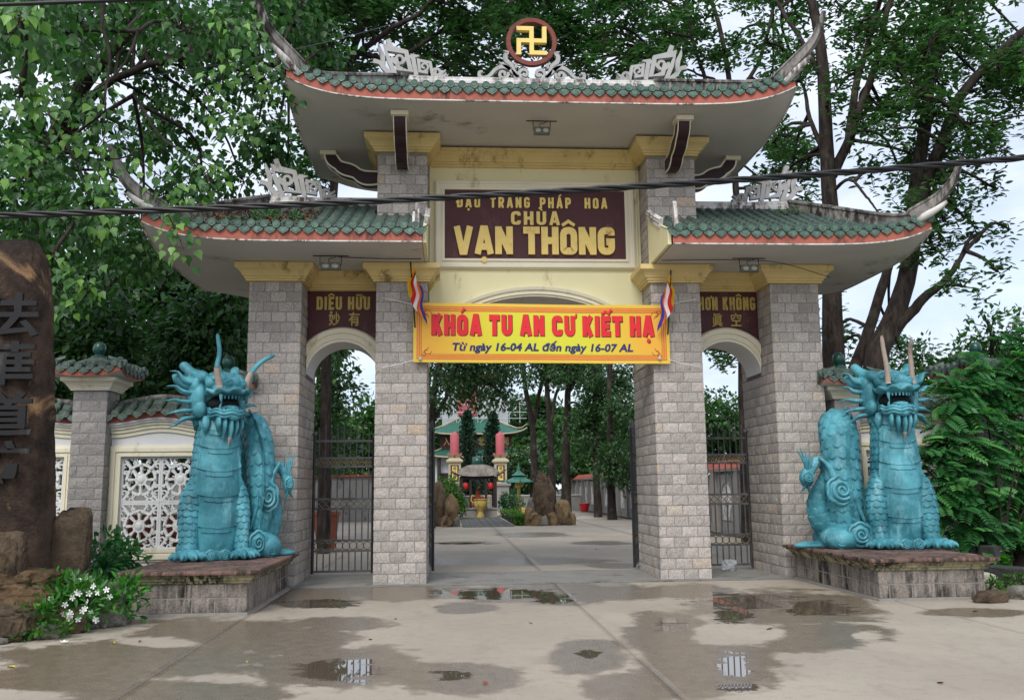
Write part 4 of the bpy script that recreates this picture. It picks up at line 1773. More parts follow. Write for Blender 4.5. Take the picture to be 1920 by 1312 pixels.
def cloud_scroll(m, cx, y, cz, r, flip=1, n=3):
    """raised spiral with lobed outline, facing -y"""
    a = np.linspace(0, 2*PI*1.9, 60)
    rr = r*(0.12+0.55*a/a[-1])
    q = np.stack([cx+flip*rr*np.cos(a), y-0.05+0.05*(rr/r)**2, cz+rr*np.sin(a)], 1)
    m.tube(q, 0.018+0.012*np.linspace(0, 1, 60), 6)
    a = np.linspace(0, 2*PI, 72)
    lob = r*(0.86+0.10*np.abs(np.sin(a*n)))
    q = np.stack([cx+flip*lob*np.cos(a), np.full(72, y+0.01), cz+lob*np.sin(a)], 1)
    m.tube(q, 0.028, 6, cap=False)
    P = [[(cx+flip*lob[i]*f*math.cos(a[i]), y+0.03-0.06*(1-f*f), cz+lob[i]*f*math.sin(a[i])) for i in range(72)] for f in (0.0, 0.35, 0.7, 1.0)]
    m.grid(P)


def dragon(label, loc, rz, mir, head_yaw, head_tilt, whisk, sq=1.0):
    D = thing('dragon_statue', label, 'statue', loc, rz, 'guardian dragon statues')
    TEAL = 'dragon_teal'

    def X(me):
        if isinstance(me, MB):
            me.v = [(mir*(x if x > -0.35 else -0.35+(x+0.35)*sq), y, z) for x, y, z in me.v]
        return me
    # ---- trunk: upright chest and belly, plates in front, scales on the flanks
    zs = np.arange(0.0, 2.42, 0.011)
    ctr_y = np.interp(zs, [0, 0.15, 0.55, 1.0, 1.5, 1.95, 2.42], [0.10, 0.08, 0.0, -0.04, -0.04, -0.02, 0.03])
    rx = np.interp(zs, [0, 0.1, 0.45, 0.8, 1.1, 1.5, 1.95, 2.42], [0.37, 0.40, 0.41, 0.395, 0.375, 0.345, 0.305, 0.29])
    ry = rx*1.0
    na = 190
    ph = np.linspace(-PI, PI, na, endpoint=False)
    Zg, Pg = np.meshgrid(zs, ph, indexing='ij')
    RX = rx[:, None]*np.ones((1, na))
    bel = R(57)-R(8)*np.clip((Zg-1.2)/1.2, 0, 1)
    sc_h = scale_h((2.45-Zg), Pg*0.36, 0.115, 0.034)
    # belly plates
    edges = np.array([0.12, 0.52, 0.98, 1.36, 1.70, 1.98])
    sagz = Zg+0.06*np.cos(Pg/bel*PI/2)*(np.abs(Pg) < bel)
    plate = np.zeros_like(Zg)
    for i, e in enumerate(edges):
        top = edges[i+1] if i+1 < len(edges) else 2.3
        t = (sagz-e)/(top-e)
        ins = (t >= 0) & (t < 1)
        plate = np.where(ins, 0.030-0.026*np.clip(t, 0, 1)**0.6, plate)
        tab = (sagz < e) & (sagz > e-0.075) & (np.abs(Pg) < bel*0.55)
        plate = np.where(tab, plate+0.015, plate)
    rim = np.exp(-((np.abs(Pg)-bel)/0.05)**2)*0.022
    w = np.clip((bel-np.abs(Pg))/0.05, 0, 1)
    Hh = w*(plate+0.012)+(1-w)*sc_h+rim
    P = np.stack([(RX+Hh)*np.sin(Pg), ctr_y[:, None]-(ry[:, None]+Hh)*np.cos(Pg), Zg], -1)
    body = MB()
    body.grid(P, closed_v=True, flip=True)
    body.f.append(tuple(len(zs)*na-na+i for i in range(na))); body.mi.append(0)
    bo = X(body).obj('body', TEAL, D, smooth=45)
    # ---- coil that arches up beside the chest
    cm, cc, cr, (T, N, Bn) = scaled_sweep([(-0.05, 0.30, 0.25), (-0.25, 0.72, 0.35), (-0.50, 0.92, 0.9), (-0.62, 0.80, 1.6), (-0.72, 0.50, 1.98), (-0.80, 0.16, 1.72), (-0.83, 0.06, 1.2), (-0.80, 0.10, 0.6), (-0.72, 0.25, 0.1)], [0.24, 0.26, 0.27, 0.27, 0.27, 0.27, 0.265, 0.25, 0.24], 0.155, 0.048, 0.014, 120)
    X(cm).obj('coil', TEAL, D, smooth=45)
    fin = MB()
    n0, n1 = int(len(cc)*0.36), int(len(cc)*0.93)
    ax = np.array([0.45, -0.75, 0.0])
    ctr = np.array([-0.45, 0.45, 0.9])
    rows_ = []
    for i in range(n0, n1):
        o = cc[i]-ctr
        o = o-T[i]*(o @ T[i])
        o /= np.linalg.norm(o)
        side = np.array([0.85, -0.25, 0])
        o = o*0.75+side*0.65
        o = o-T[i]*(o @ T[i])
        o /= np.linalg.norm(o)
        sd = np.cross(T[i], o)
        k = (i-n0)*0.014/0.20
        saw = 0.07+0.09*(1-(k % 1.0))
        b0 = cc[i]+o*(cr[i]*0.93)
        tp = cc[i]+o*(cr[i]+saw)
        rows_.append([b0+sd*0.05, b0*0.45+tp*0.55+sd*0.022, tp, b0*0.45+tp*0.55-sd*0.022, b0-sd*0.05])
    fin.grid(rows_)
    X(fin).obj('dorsal_fin', TEAL, D, smooth=50)
    # ---- forelegs with clawed feet
    for s in (-1, 1):
        lm, lc, lr, _ = scaled_sweep([(s*0.28, -0.10, 1.20), (s*0.355, -0.17, 0.90), (s*0.395, -0.22, 0.60), (s*0.40, -0.26, 0.32), (s*0.40, -0.30, 0.06)], [0.09, 0.15, 0.145, 0.115, 0.11], 0.095, 0.034, 0.0085, 84)
        o = X(lm).obj('foreleg', TEAL, D, smooth=45)
        ft = MB()
        fx, fy = s*0.41, -0.36
        for k, an in enumerate((-58, -22, 14, 50)):
            a = R(an+s*6)
            dx, dy = math.sin(a), -math.cos(a)
            for rr_, rad, zz in ((0.06, 0.085, 0.09), (0.145, 0.078, 0.088), (0.23, 0.07, 0.072)):
                ft.ball((fx+dx*rr_, fy+dy*rr_, zz), rad, 12, 8)
            ft.tube(bez([(fx+dx*0.25, fy+dy*0.25, 0.08), (fx+dx*0.31, fy+dy*0.31, 0.07), (fx+dx*0.34, fy+dy*0.34, 0.02)], 6), [0.045, 0.043, 0.036, 0.028, 0.018, 0.006], 8)
        link('foot', remeshed(X(ft), 0.011, 'foot', 3), TEAL, o)
    # ---- clouds
    cl = MB()
    for c_, r_ in (((-0.78, 0.10, 0.16), (0.46, 0.46, 0.27)), ((-0.95, -0.05, 0.14), (0.34, 0.34, 0.22)), ((-0.55, 0.0, 0.16), (0.32, 0.34, 0.25)), ((0.02, -0.30, 0.03), (0.34, 0.20, 0.11)), ((0.0, 0.5, 0.12), (0.5, 0.5, 0.25)), ((-1.25, 0.12, 0.03), (0.42, 0.22, 0.07)), ((-0.85, 0.45, 0.14), (0.4, 0.4, 0.3)),
                   ((0.12, -0.42, 0.04), (0.13, 0.10, 0.08)), ((-0.12, -0.43, 0.04), (0.13, 0.10, 0.07)), ((0.27, -0.36, 0.04), (0.10, 0.1, 0.09))):
        cl.ball((c_[0], c_[1], max(c_[2], 0.01)), r_, 20, 14)
    cme = remeshed(X(cl), 0.022, 'cloud_base', 3)
    zc = np.zeros(len(cme.vertices)*3, np.float32)
    cme.vertices.foreach_get('co', zc)
    zc = zc.reshape(-1, 3)
    zc[:, 2] = np.maximum(zc[:, 2], 0.0)
    cme.vertices.foreach_set('co', zc.ravel())
    cb = link('cloud_base', cme, TEAL, D)
    for q in ((-0.72, -0.33, 0.22, 0.19, 1), (-1.02, -0.30, 0.12, 0.11, -1), (0.10, -0.52, 0.07, 0.075, 1), (-0.10, -0.52, 0.07, 0.070, -1)):
        sw = MB()
        cloud_scroll(sw, *q)
        X(sw).obj('cloud_scroll', TEAL, cb, smooth=50)
    up_ = MB()
    cloud_scroll(up_, -0.93, -0.20, 0.92, 0.24, 1)
    up_.tube(bez([(-0.72, -0.16, 0.80), (-0.66, -0.14, 0.62), (-0.58, -0.14, 0.42)], 12), [0.07, 0.06, 0.05, 0.05, 0.05, 0.05, 0.04, 0.04, 0.04, 0.03, 0.03, 0.02], 8)
    up_.tube(bez([(-1.0, -0.14, 1.1), (-1.08, -0.1, 1.3), (-1.22, -0.05, 1.45)], 10), np.linspace(0.08, 0.02, 10), 8)
    up_.ball((-0.93, -0.05, 0.92), (0.22, 0.16, 0.22), 16, 10)
    X(up_).obj('cloud_lobe', TEAL, D, smooth=50)
    # ---- tail with flame tuft
    tm, tc, tr, _ = scaled_sweep([(-0.88, 0.25, 0.2), (-1.12, 0.26, 0.42), (-1.20, 0.24, 0.75), (-1.10, 0.20, 1.02), (-1.04, 0.14, 1.22), (-1.14, 0.08, 1.38), (-1.28, 0.05, 1.34), (-1.36, 0.03, 1.18)], [0.22, 0.20, 0.17, 0.13, 0.105, 0.09, 0.075, 0.06], 0.105, 0.034, 0.011, 80)
    to = X(tm).obj('tail', TEAL, D, smooth=45)
    tf = MB()
    for x1, z1, x2, z2, r in ((-1.44, 1.35, -1.56, 1.60, 0.05), (-1.42, 1.36, -1.50, 1.62, 0.05), (-1.40, 1.36, -1.42, 1.58, 0.045), (-1.36, 1.34, -1.35, 1.58, 0.045), (-1.33, 1.30, -1.28, 1.50, 0.04), (-1.46, 0.98, -1.56, 0.86, 0.05), (-1.40, 0.95, -1.36, 0.78, 0.05)):
        flame(tf, [(-1.42, 0.03, 1.14), (x1, 0.0, z1), (x2, 0.02, z2)], r, 0.5, 12)
    tf.ball((-1.42, 0.02, 1.12), (0.12, 0.08, 0.17), 14, 10)
    cloud_scroll(tf, -1.42, -0.07, 1.12, 0.09, 1)
    X(tf).obj('tail_tuft', TEAL, to, smooth=50)
    # ---- head
    hd = MB()
    def sym(c, r):
        for s in (-1, 1):
            hd.ball((s*c[0], c[1], c[2]), r, 16, 12)
    hd.ball((0, 0.14, 0.08), (0.29, 0.28, 0.27), 18, 14)
    hd.ball((0, 0.0, 0.25), (0.25, 0.21, 0.15), 18, 14)
    hd.ball((0, -0.20, 0.13), (0.22, 0.26, 0.10), 18, 12)
    hd.ball((0, -0.37, 0.22), (0.10, 0.09, 0.085), 14, 10)
    sym((0.095, -0.38, 0.20), 0.062)
    sym((0.19, -0.12, 0.22), (0.10, 0.10, 0.09))
    sym((0.27, 0.02, 0.30), (0.085, 0.12, 0.085))
    sym((0.30, 0.08, 0.02), (0.115, 0.17, 0.22))
    sym((0.30, 0.0, -0.15), (0.085, 0.13, 0.12))
    sym((0.35, 0.06, 0.18), (0.07, 0.09, 0.10))
    hd.ball((0, -0.14, -0.24), (0.235, 0.26, 0.075), 18, 12)
    hd.ball((0, -0.28, -0.215), (0.215, 0.16, 0.065), 18, 12)
    hd.ball((0, -0.40, -0.245), (0.09, 0.06, 0.06), 12, 10)
    hd.ball((0, 0.10, -0.22), (0.24, 0.22, 0.2), 16, 12)
    hd.tube([(0, 0.05, 0.36), (0, 0.06, 0.44), (0, 0.075, 0.50)], [0.06, 0.042, 0.02], 8)
    for s in (-1, 1):      # blunt horns sweeping back and ear flaps
        hd.tube(bez([(s*0.20, 0.08, 0.30), (s*0.30, 0.18, 0.34), (s*0.38, 0.28, 0.43), (s*0.42, 0.33, 0.50)], 12), [0.09, 0.095, 0.09, 0.085, 0.08, 0.075, 0.07, 0.07, 0.07, 0.065, 0.06, 0.03], 10)
        hd.tube(bez([(s*0.30, 0.10, 0.20), (s*0.44, 0.20, 0.22), (s*0.56, 0.30, 0.32)], 10), np.array([0.07, 0.075, 0.08, 0.085, 0.09, 0.09, 0.08, 0.07, 0.05, 0.02]), 10)
        # crescent nostril rims
        q = spiral(s*0.10, 0.205, 0.05, 0.045, 20, 200, 10)
        hd.tube(np.stack([q[:, 0], np.full(len(q), -0.425), q[:, 1]], 1), 0.016, 6)
    HO = Matrix.Translation((0, -0.10, 2.42)) @ Matrix.Rotation(R(head_yaw), 4, 'Z') @ Matrix.Rotation(R(head_tilt), 4, 'X') @ Matrix.Scale(1.12, 4)
    hm = remeshed(hd, 0.0125, 'head', 3)
    Mx = Matrix.Diagonal((mir, 1, 1, 1)) @ HO
    hm.transform(Mx)
    head = link('head', hm, TEAL, D)

    def HM(mb):
        mb.v = [tuple(Mx @ Vector(q)) for q in mb.v]
        return mb
    # wavy upper lip: a flared, curled shelf round the muzzle
    lip = MB()
    th = np.linspace(R(-118), R(118), 90)
    prof = [(0.80, 0.10), (1.0, 0.075), (1.12, 0.085), (1.17, 0.065), (1.12, 0.035), (1.0, 0.02), (0.84, 0.0), (0.72, 0.0)]
    G = []
    for f, z in prof:
        wv = 1+0.035*np.sin(th*9)
        G.append([(0.27*f*math.sin(t)*(w_ if f > 0.95 else 1), -0.20-0.27*f*math.cos(t)*(w_ if f > 0.95 else 1)+0.06*(1-math.cos(t))*0.0, z+0.05+(0.018*math.sin(t*9) if f > 0.95 else 0)-0.03*(abs(t)/2)**2) for t, w_ in zip(th, wv)])
    lip.grid(G)
    HM(lip).obj('upper_lip', TEAL, head, smooth=60)
    for zz, rr_, w_ in ((-0.205, 0.235, 0.026), (-0.245, 0.225, 0.020), (-0.165, 0.232, 0.020)):
        jl = MB()
        th2 = np.linspace(R(-112), R(112), 60)
        jl.tube([(rr_*math.sin(t), -0.21-rr_*math.cos(t), zz+0.012*math.sin(t*7)+0.02*(abs(t)/2)**2) for t in th2], w_, 8)
        HM(jl).obj('jaw_fold', TEAL, head, smooth=60)
    mo = MB().ball((0, -0.10, -0.07), (0.225, 0.22, 0.125), 18, 12)  # near-black ball between the jaws: the mouth's shade put into colour
    HM(mo).obj('mouth_shade', 'mouth_dark', head, smooth=True)
    tg = MB().tube(bez([(0, -0.05, -0.17), (0, -0.22, -0.13), (0, -0.36, -0.12), (0, -0.42, -0.15)], 14), np.interp(np.linspace(0, 1, 14), [0, .5, .9, 1], [0.10, 0.12, 0.07, 0.02]), 10, flat=0.35)
    HM(tg).obj('tongue', TEAL, head, smooth=True)
    for s in (-1, 1):
        for x, y, z, dz, r in ((0.185, -0.36, 0.045, -0.125, 0.032), (0.175, -0.33, -0.165, 0.10, 0.028)):
            tt = MB().tube(bez([(s*x, y, z), (s*(x+0.01), y-0.02, z+dz*0.55), (s*(x-0.005), y-0.015, z+dz)], 7), np.linspace(r, 0.004, 7), 8)
            HM(tt).obj('fang', TEAL, head, smooth=True)
    for z, dz in ((0.045, -0.05), (-0.155, 0.035)):
        for k in range(9):
            a = R(-52+13*k)
            x, y = 0.215*math.sin(a), -0.20-0.215*math.cos(a)
            HM(MB().tube([(x, y, z), (x, y-0.005, z+dz)], [0.020, 0.011], 6)).obj('tooth', TEAL, head, smooth=True)
    for s in (-1, 1):
        ey = MB().ball((s*0.205, -0.19, 0.27), 0.045, 12, 8)
        HM(ey).obj('eye', TEAL, head, smooth=True)
        pts = [(s*mir*q[0], q[1], q[2]) for q in whisk[0 if s*mir < 0 else 1]] if False else [q for q in whisk[0 if s*mir < 0 else 1]]
        pts = [(mir*q[0], q[1], q[2]) for q in pts]
        c = bez(pts, 26)
        wk = MB().tube(c, np.interp(np.linspace(0, 1, 26), [0, 0.15, 0.9, 1], [0.046, 0.037, 0.028, 0.016]), 10)
        HM(wk).obj('antenna', 'bare_plaster' if whisk[2] else TEAL, head, smooth=True)
        if not whisk[2]:
            bs = MB().tube(c[:10], np.linspace(0.049, 0.040, 10), 10)
            HM(bs).obj('antenna_base', 'bare_plaster', head, smooth=True)
        # mane of flame locks round the cheeks
        for k, (z, dz, ln) in enumerate(((0.19, 0.17, 0.30), (0.07, 0.08, 0.34), (-0.05, 0.0, 0.35), (-0.16, -0.07, 0.32), (-0.25, -0.16, 0.27))):
            fl = MB()
            flame(fl, [(s*0.30, 0.10, z), (s*(0.36+ln*0.35), 0.13, z+dz*0.2), (s*(0.36+ln*0.65), 0.16, z+dz*0.8+0.02), (s*(0.36+ln), 0.18, z+dz)], 0.10, 0.36, 16, body=0.3, tip=0.12)
            fl.v = [(x, y, zz) for x, y, zz in fl.v]
            HM(fl).obj('mane_lock', TEAL, head, smooth=True)
        for k, (x, y, ln, w_) in enumerate(((0.24, -0.10, 0.26, 0.05), (0.22, 0.03, 0.24, 0.05), (0.26, 0.13, 0.2, 0.045))):
            fl = MB()
            flame(fl, [(s*x, y, -0.24), (s*(x+0.03), y-0.05, -0.24-ln*0.5), (s*(x+0.01), y+0.0, -0.24-ln)], w_*1.1, 0.42, 12, body=0.4, tip=0.2)
            HM(fl).obj('mane_lock', TEAL, head, smooth=True)
    for k, (x, ln) in enumerate(((-0.15, 0.24), (-0.065, 0.30), (0.02, 0.36), (0.10, 0.28), (0.175, 0.22))):
        fl = MB()
        flame(fl, [(x, -0.36+abs(x)*0.3, -0.25), (x*1.05, -0.37+abs(x)*0.3, -0.25-ln*0.5), (x*0.9, -0.33+abs(x)*0.3, -0.25-ln)], 0.066, 0.45, 12, body=0.45, tip=0.28)
        HM(fl).obj('beard_lock', TEAL, head, smooth=True)
        if k == 2:
            fl = MB()
            flame(fl, [(x*0.98, -0.352, -0.25-ln*0.72), (x*0.92, -0.34, -0.25-ln*0.9), (x*0.9, -0.325, -0.25-ln*1.12)], 0.044, 0.55, 8, body=0.2, tip=0.05)
            HM(fl).obj('beard_tip', 'bare_plaster', head, smooth=True)
    return D


PL_H = 0.58
wR = ([(-0.17, -0.35, 0.17), (-0.19, -0.36, 0.42), (-0.225, -0.37, 0.66), (-0.245, -0.38, 0.86)], [(0.17, -0.35, 0.17), (0.165, -0.36, 0.42), (0.155, -0.37, 0.62), (0.18, -0.38, 0.80)], True)
wL = ([(-0.20, -0.33, 0.15), (-0.26, -0.34, 0.40), (-0.23, -0.33, 0.62), (-0.27, -0.32, 0.88)], [(0.18, -0.35, 0.15), (0.24, -0.37, 0.36), (0.40, -0.38, 0.55), (0.60, -0.38, 0.66)], False)
pR = onz(1712, 1028, PL_H)
pL = onz(385, 1050, PL_H)
dragon('weathered turquoise dragon statue facing straight ahead on the right-hand plinth', (pR[0], pR[1]+0.42, PL_H), R(-6), 1, 2, 2, wR)
dragon('weathered turquoise dragon statue with head turned toward the gate on the left-hand plinth', (pL[0], pL[1]+0.42, PL_H), R(22), -1, -22, 2, wL, 0.72)


# ---- plinths
def plinth(x0, x1, y0, y1, label):
    t = thing('statue_plinth', label, 'plinth', ((x0+x1)/2, (y0+y1)/2, 0), group='stone plinths of the dragon statues')
    w, d = (x1-x0)/2, (y1-y0)/2
    rr = np.random.default_rng(int(abs(x0)*50))
    MB().box(-w+0.016, w-0.016, -d+0.016, d-0.016, 0, 0.42).obj('core', 'mortar', t)
    MB().rects(-w, w, -d, d, [(0.012, 0.0), (0.012, 0.03), (0.0, 0.035)]).obj('footing', 'mortar', t)
    h = 0.19
    def face(O, ang, length):
        for k, x, z, bw, bh in rows(length, 0.035, 2, h, int(abs(O[0]*10)), 0.30):
            q = Vector((x, 0.0, 0))
            q.rotate(Matrix.Rotation(ang, 3, 'Z'))
            link('block', blk(int(rr.integers(8)), 'block_plinth'), None, t, (O[0]+q.x, O[1]+q.y, z), (0, 0, ang), (bw, 1, bh))
    face((-w, -d+0.016), 0, 2*w)
    face((w-0.016, -d), PI/2, 2*d)
    face((-w+0.016, d), -PI/2, 2*d)
    MB().rects(-w, w, -d, d, [(0.0, 0.40), (0.03, 0.42), (0.03, 0.445), (0.055, 0.45), (0.065, 0.48), (0.10, 0.505), (0.10, 0.525)]).obj('moulding', 'plinth_mould', t)
    # cap tiles: each a slab with rounded nose
    W2, D2 = w+0.15, d+0.15
    nx = 6
    c = MB()
    core = MB().box(-W2+0.2, W2-0.2, -D2+0.2, D2-0.2, 0.523, PL_H-0.006).obj('cap_bed', 'plinth_cap', t)
    def tile(xa, xb, ya, yb):
        j = rr.uniform(-0.004, 0.004)
        m = MB().rects(xa+0.004, xb-0.004, ya+0.004, yb-0.004, [(-0.012, 0.522), (0.0, 0.53), (0.004, 0.55), (0.0, 0.57), (-0.014, PL_H-0.003+j)])
        m.obj('cap_tile', 'plinth_cap', t)
    for k in range(nx):
        a, b = -W2+2*W2*k/nx, -W2+2*W2*(k+1)/nx
        tile(a, b, -D2, -D2+0.22)
        tile(a, b, D2-0.22, D2)
    ny = 10
    for k in range(ny):
        a, b = -D2+0.22+(2*D2-0.44)*k/ny, -D2+0.22+(2*D2-0.44)*(k+1)/ny
        tile(-W2, -W2+0.22, a, b)
        tile(W2-0.22, W2, a, b)
    return t


plinth(-5.74, -4.24, -3.40, -0.36, 'low stained stone plinth under the left dragon beside the flower bed')
plinth(4.27, 5.80, -3.32, -0.26, 'low stained stone plinth under the right dragon beside the leafy shrub')
# ================================================================== FOLIAGE
def tmpl(kind):
    if kind == 'heart':
        V = [(0, 0, 0), (0.08, 0.30, 0.07), (0.36, 0.42, 0.09), (0.70, 0.20, 0.03), (1.05, 0, -0.12), (0.70, -0.20, 0.03), (0.36, -0.42, 0.09), (0.08, -0.30, 0.07), (0.4, 0, -0.02)]
        F = [(0, 8, 1), (1, 8, 2), (2, 8, 3), (3, 8, 4), (4, 8, 5), (5, 8, 6), (6, 8, 7), (7, 8, 0)]
    elif kind == 'oval':
        V = [(0, 0, 0), (0.35, 0.19, 0.05), (0.75, 0.15, 0.02), (1, 0, -0.10), (0.75, -0.15, 0.02), (0.35, -0.19, 0.05)]
        F = [(0, 2, 1), (0, 3, 2), (0, 4, 3), (0, 5, 4)]
    elif kind == 'quad':
        V = [(0, 0, 0), (0.5, 0.28, 0.06), (1, 0, -0.08), (0.5, -0.28, 0.06)]
        F = [(0, 2, 1), (0, 3, 2)]
    elif kind == 'needle':
        V = [(0, 0.03, 0), (1, 0, 0), (0, -0.03, 0)]
        F = [(0, 1, 2)]
    return np.array(V, float), np.array(F, int)


def unit(v):
    return v/(np.linalg.norm(v, axis=-1, keepdims=True)+1e-9)


def leaf_arrays(C, A, N, S, kind, tint):
    V, F = tmpl(kind)
    A = unit(A)
    N = unit(N-A*np.sum(A*N, -1, keepdims=True))
    B = np.cross(N, A)
    n, k = len(C), len(V)
    P = C[:, None, :]+S[:, None, None]*(V[None, :, 0:1]*A[:, None, :]+V[None, :, 1:2]*B[:, None, :]+V[None, :, 2:3]*N[:, None, :])
    FF = (F[None]+(np.arange(n)*k)[:, None, None]).reshape(-1, 3)
    return P.reshape(-1, 3), FF, np.repeat(tint, k)


def join_arrays(L):
    V, F, T = [], [], []
    o = 0
    for v, f, t in L:
        V.append(v); F.append(f+o); T.append(t)
        o += len(v)
    return np.vstack(V), np.vstack(F), np.concatenate(T)


def clusters(center, rad, n, r, shell=0.45):
    d = unit(r.normal(size=(n, 3)))
    q = (shell+(1-shell)*r.random(n)**0.6)[:, None]
    return np.asarray(center)+d*q*np.asarray(rad), d


def crown_leaves(blobs, dens, per, size, kind, r, rc=0.28, droop=0.6, light=0.5):
    """leaf clusters through each blob's volume; returns arrays and the cluster centres"""
    out, twigs = [], []
    for b in blobs:
        c, rad = np.asarray(b[0], float), np.broadcast_to(np.asarray(b[1], float), (3,))
        n = max(3, int(dens*(rad.mean()**2)*(b[2] if len(b) > 2 else 1)))
        cc, cd_ = clusters(c, rad, n, r)
        twigs.append((c, cc))
        k = per
        C = np.repeat(cc, k, 0)
        off = unit(r.normal(size=(n*k, 3)))*(r.random(n*k)**0.5)[:, None]*rc
        D = np.repeat(cd_, k, 0)
        A = off/rc*0.9+D*0.5+np.array([0, 0, -droop])+r.normal(size=(n*k, 3))*0.35
        N = np.array([0, 0, 1.0])+D*0.6+r.normal(size=(n*k, 3))*0.55
        S = size*r.uniform(0.45, 1.25, n*k)
        ct = np.repeat(r.random(n), k)
        tint = np.clip(light*(0.25+0.6*ct)+r.normal(0, 0.13, n*k), 0, 1)
        hot = r.random(n*k) < 0.04
        tint = np.where(hot, np.clip(tint+0.4, 0, 1), tint)
        out.append(leaf_arrays(C+off, A, N, S, kind, tint))
    return join_arrays(out), twigs


def wig(pts, n, amp, r):
    c = bez(pts, n)
    w = np.cumsum(r.normal(size=(n, 3)), 0)
    w -= np.outer(np.linspace(0, 1, n), w[-1])
    return c+w*amp


class Tree:
    def __init__(s, name, label, base, group=None, cat='tree'):
        s.root = thing(name, label, cat, tuple(base), group=group)
        s.base = np.asarray(base, float)
        s.r = np.random.default_rng(abs(hash(label)) % 9999 if False else sum(map(ord, label)))
        s.wood, s.segs = [], []

    def limb(s, pts, r0, r1, n=16, amp=0.02, sides=9, butt=0.0):
        c = wig(pts, n, amp, s.r)-s.base
        t = np.linspace(0, 1, n)
        rad = r0+(r1-r0)*t**0.8
        if butt:
            rad = rad*(1+butt*np.exp(-t*9))
        s.wood.append((c, rad, sides))
        return c+s.base

    def finish(s, bark, arr, twigs, leaf_mat_, tw_r=0.018, every=3, link_from=None, stuff=True):
        # main stem = trunk, others = limb parts
        for i, (c, rad, sides) in enumerate(s.wood):
            m = MB().tube(c, rad, sides)
            m.obj('trunk' if i == 0 else 'limb', bark, s.root, smooth=True)
        if twigs:
            m = MB()
            pts_all = np.vstack([c for c, _, _ in s.wood])+s.base if s.wood else None
            for c, cc in twigs:
                hub = c
                if pts_all is not None:
                    d = np.linalg.norm(pts_all-c, axis=1)
                    k = int(np.argmin(d+0.15*np.abs(s.r.normal(size=len(d)))))
                    p = pts_all[k]
                    if 0.2 < d[k] < 9:
                        mid_ = (p+c)/2+s.r.normal(size=3)*0.12*d[k]*0.5+np.array([0, 0, 0.1*d[k]])
                        m.tube(bez([p, mid_, c], 8)-s.base, np.linspace(tw_r*2.6, tw_r*1.3, 8), 5, cap=False)
                for q in cc[::every]:
                    mid_ = (c+q)/2+s.r.normal(size=3)*0.08+np.array([0, 0, 0.06])
                    m.tube(np.array([c, mid_, q])-s.base, [tw_r, tw_r*0.7, tw_r*0.35], 3, cap=False)
            m.obj('twigs', bark, s.root, smooth=True, kind='stuff')
        V, F, T = arr
        me = mesh_np('crown', V-s.base, F, attrs={'rnd': T})
        link('crown', me, leaf_mat_, s.root, kind='stuff')
        return s.root


def P3(L):
    return [at(*q) for q in L]


# ---- the large heart-leaved tree on the left
bt = Tree('bodhi_tree', 'broad heart-leaved tree overhanging the left side roof and wall', (at(62, 800, 4.5)[0], 4.5, 0), cat='tree')
b0 = bt.base
bt.limb([b0, at(66, 600, 4.5), at(72, 440, 4.3), at(78, 300, 4)], 0.42, 0.26, 18, 0.015, 11, 0.5)
bt.limb(P3([(78, 320, 4), (110, 240, 3.5), (170, 140, 2.5), (260, 40, 1.5), (330, -60, 0.5)]), 0.20, 0.08)
bt.limb(P3([(78, 300, 4), (60, 190, 4), (25, 80, 4.5), (-30, -20, 5)]), 0.20, 0.1)
bt.limb(P3([(85, 330, 4), (180, 180, 3.5), (300, 120, 3), (430, 100, 2.2), (540, 140, 2.5)]), 0.12, 0.03)
bt.limb(P3([(200, -30, -2), (196, 40, -2.2), (210, 110, -2.2), (200, 190, -2.3), (196, 240, -2.3)]), 0.04, 0.012, 16, 0.01, 6)
bt.limb(P3([(90, 205, -1.5), (118, 265, -1.8), (150, 325, -2), (175, 360, -2)]), 0.035, 0.01, 14, 0.006, 6)
bt.limb(P3([(260, 60, -1), (240, 110, -1.5), (205, 150, -1.8), (160, 180, -2)]), 0.03, 0.01, 14, 0.006, 6)
bt.limb(P3([(250, 285, -2.2), (230, 296, -2.3), (190, 300, -2.3), (120, 296, -2.3)]), 0.02, 0.008, 14, 0.006, 6)
bt.limb(P3([(250, 180, 0), (300, 260, -1), (360, 300, -1.5), (400, 350, -1.6)]), 0.03, 0.008, 14, 0.01, 6)
rb = bt.r
blob = []
for gx in range(-60, 640, 88):
    for gy in range(-70, 480, 84):
        x, y = gx+rb.uniform(-30, 30), gy+rb.uniform(-30, 30)
        if x > 500 and y > 60 and y < 400 and x > 520:
            continue
        if x > 470 and y > 340:
            continue
        if rb.random() < 0.10:
            continue
        blob.append((at(x, y, rb.uniform(2.0, 6.0)), rb.uniform(0.55, 0.95)))
for x, y, Y, r_ in ((430, 40, 1.2, 0.7), (480, 20, 0.6, 0.45), (340, 60, 0, 0.7), (140, 60, -1, 0.8), (40, 30, -3.5, 0.7), (60, 330, 1, 0.7), (150, 400, 0.5, 0.7), (40, 470, 2, 0.8), (230, 430, 3, 0.7), (380, 330, 1.6, 0.5), (560, 20, 3.0, 0.7), (610, 90, 4.0, 0.6), (520, 250, 3.2, 0.5), (540, 320, 3.4, 0.4)):
    blob.append((at(x, y, Y), r_))
arr, tw = crown_leaves(blob, 74, 9, 0.165, 'heart', rb, 0.30, 0.9, 0.62)
leaf_part = []
for k in range(6):
    Vt, Ft = tmpl('heart')
    me = mesh_np('leaf', Vt, Ft, attrs={'rnd': np.full(len(Vt), (k+0.5)/6)})
    me.materials.append(MATS['leaf_bodhi'])
    leaf_part.append(me)
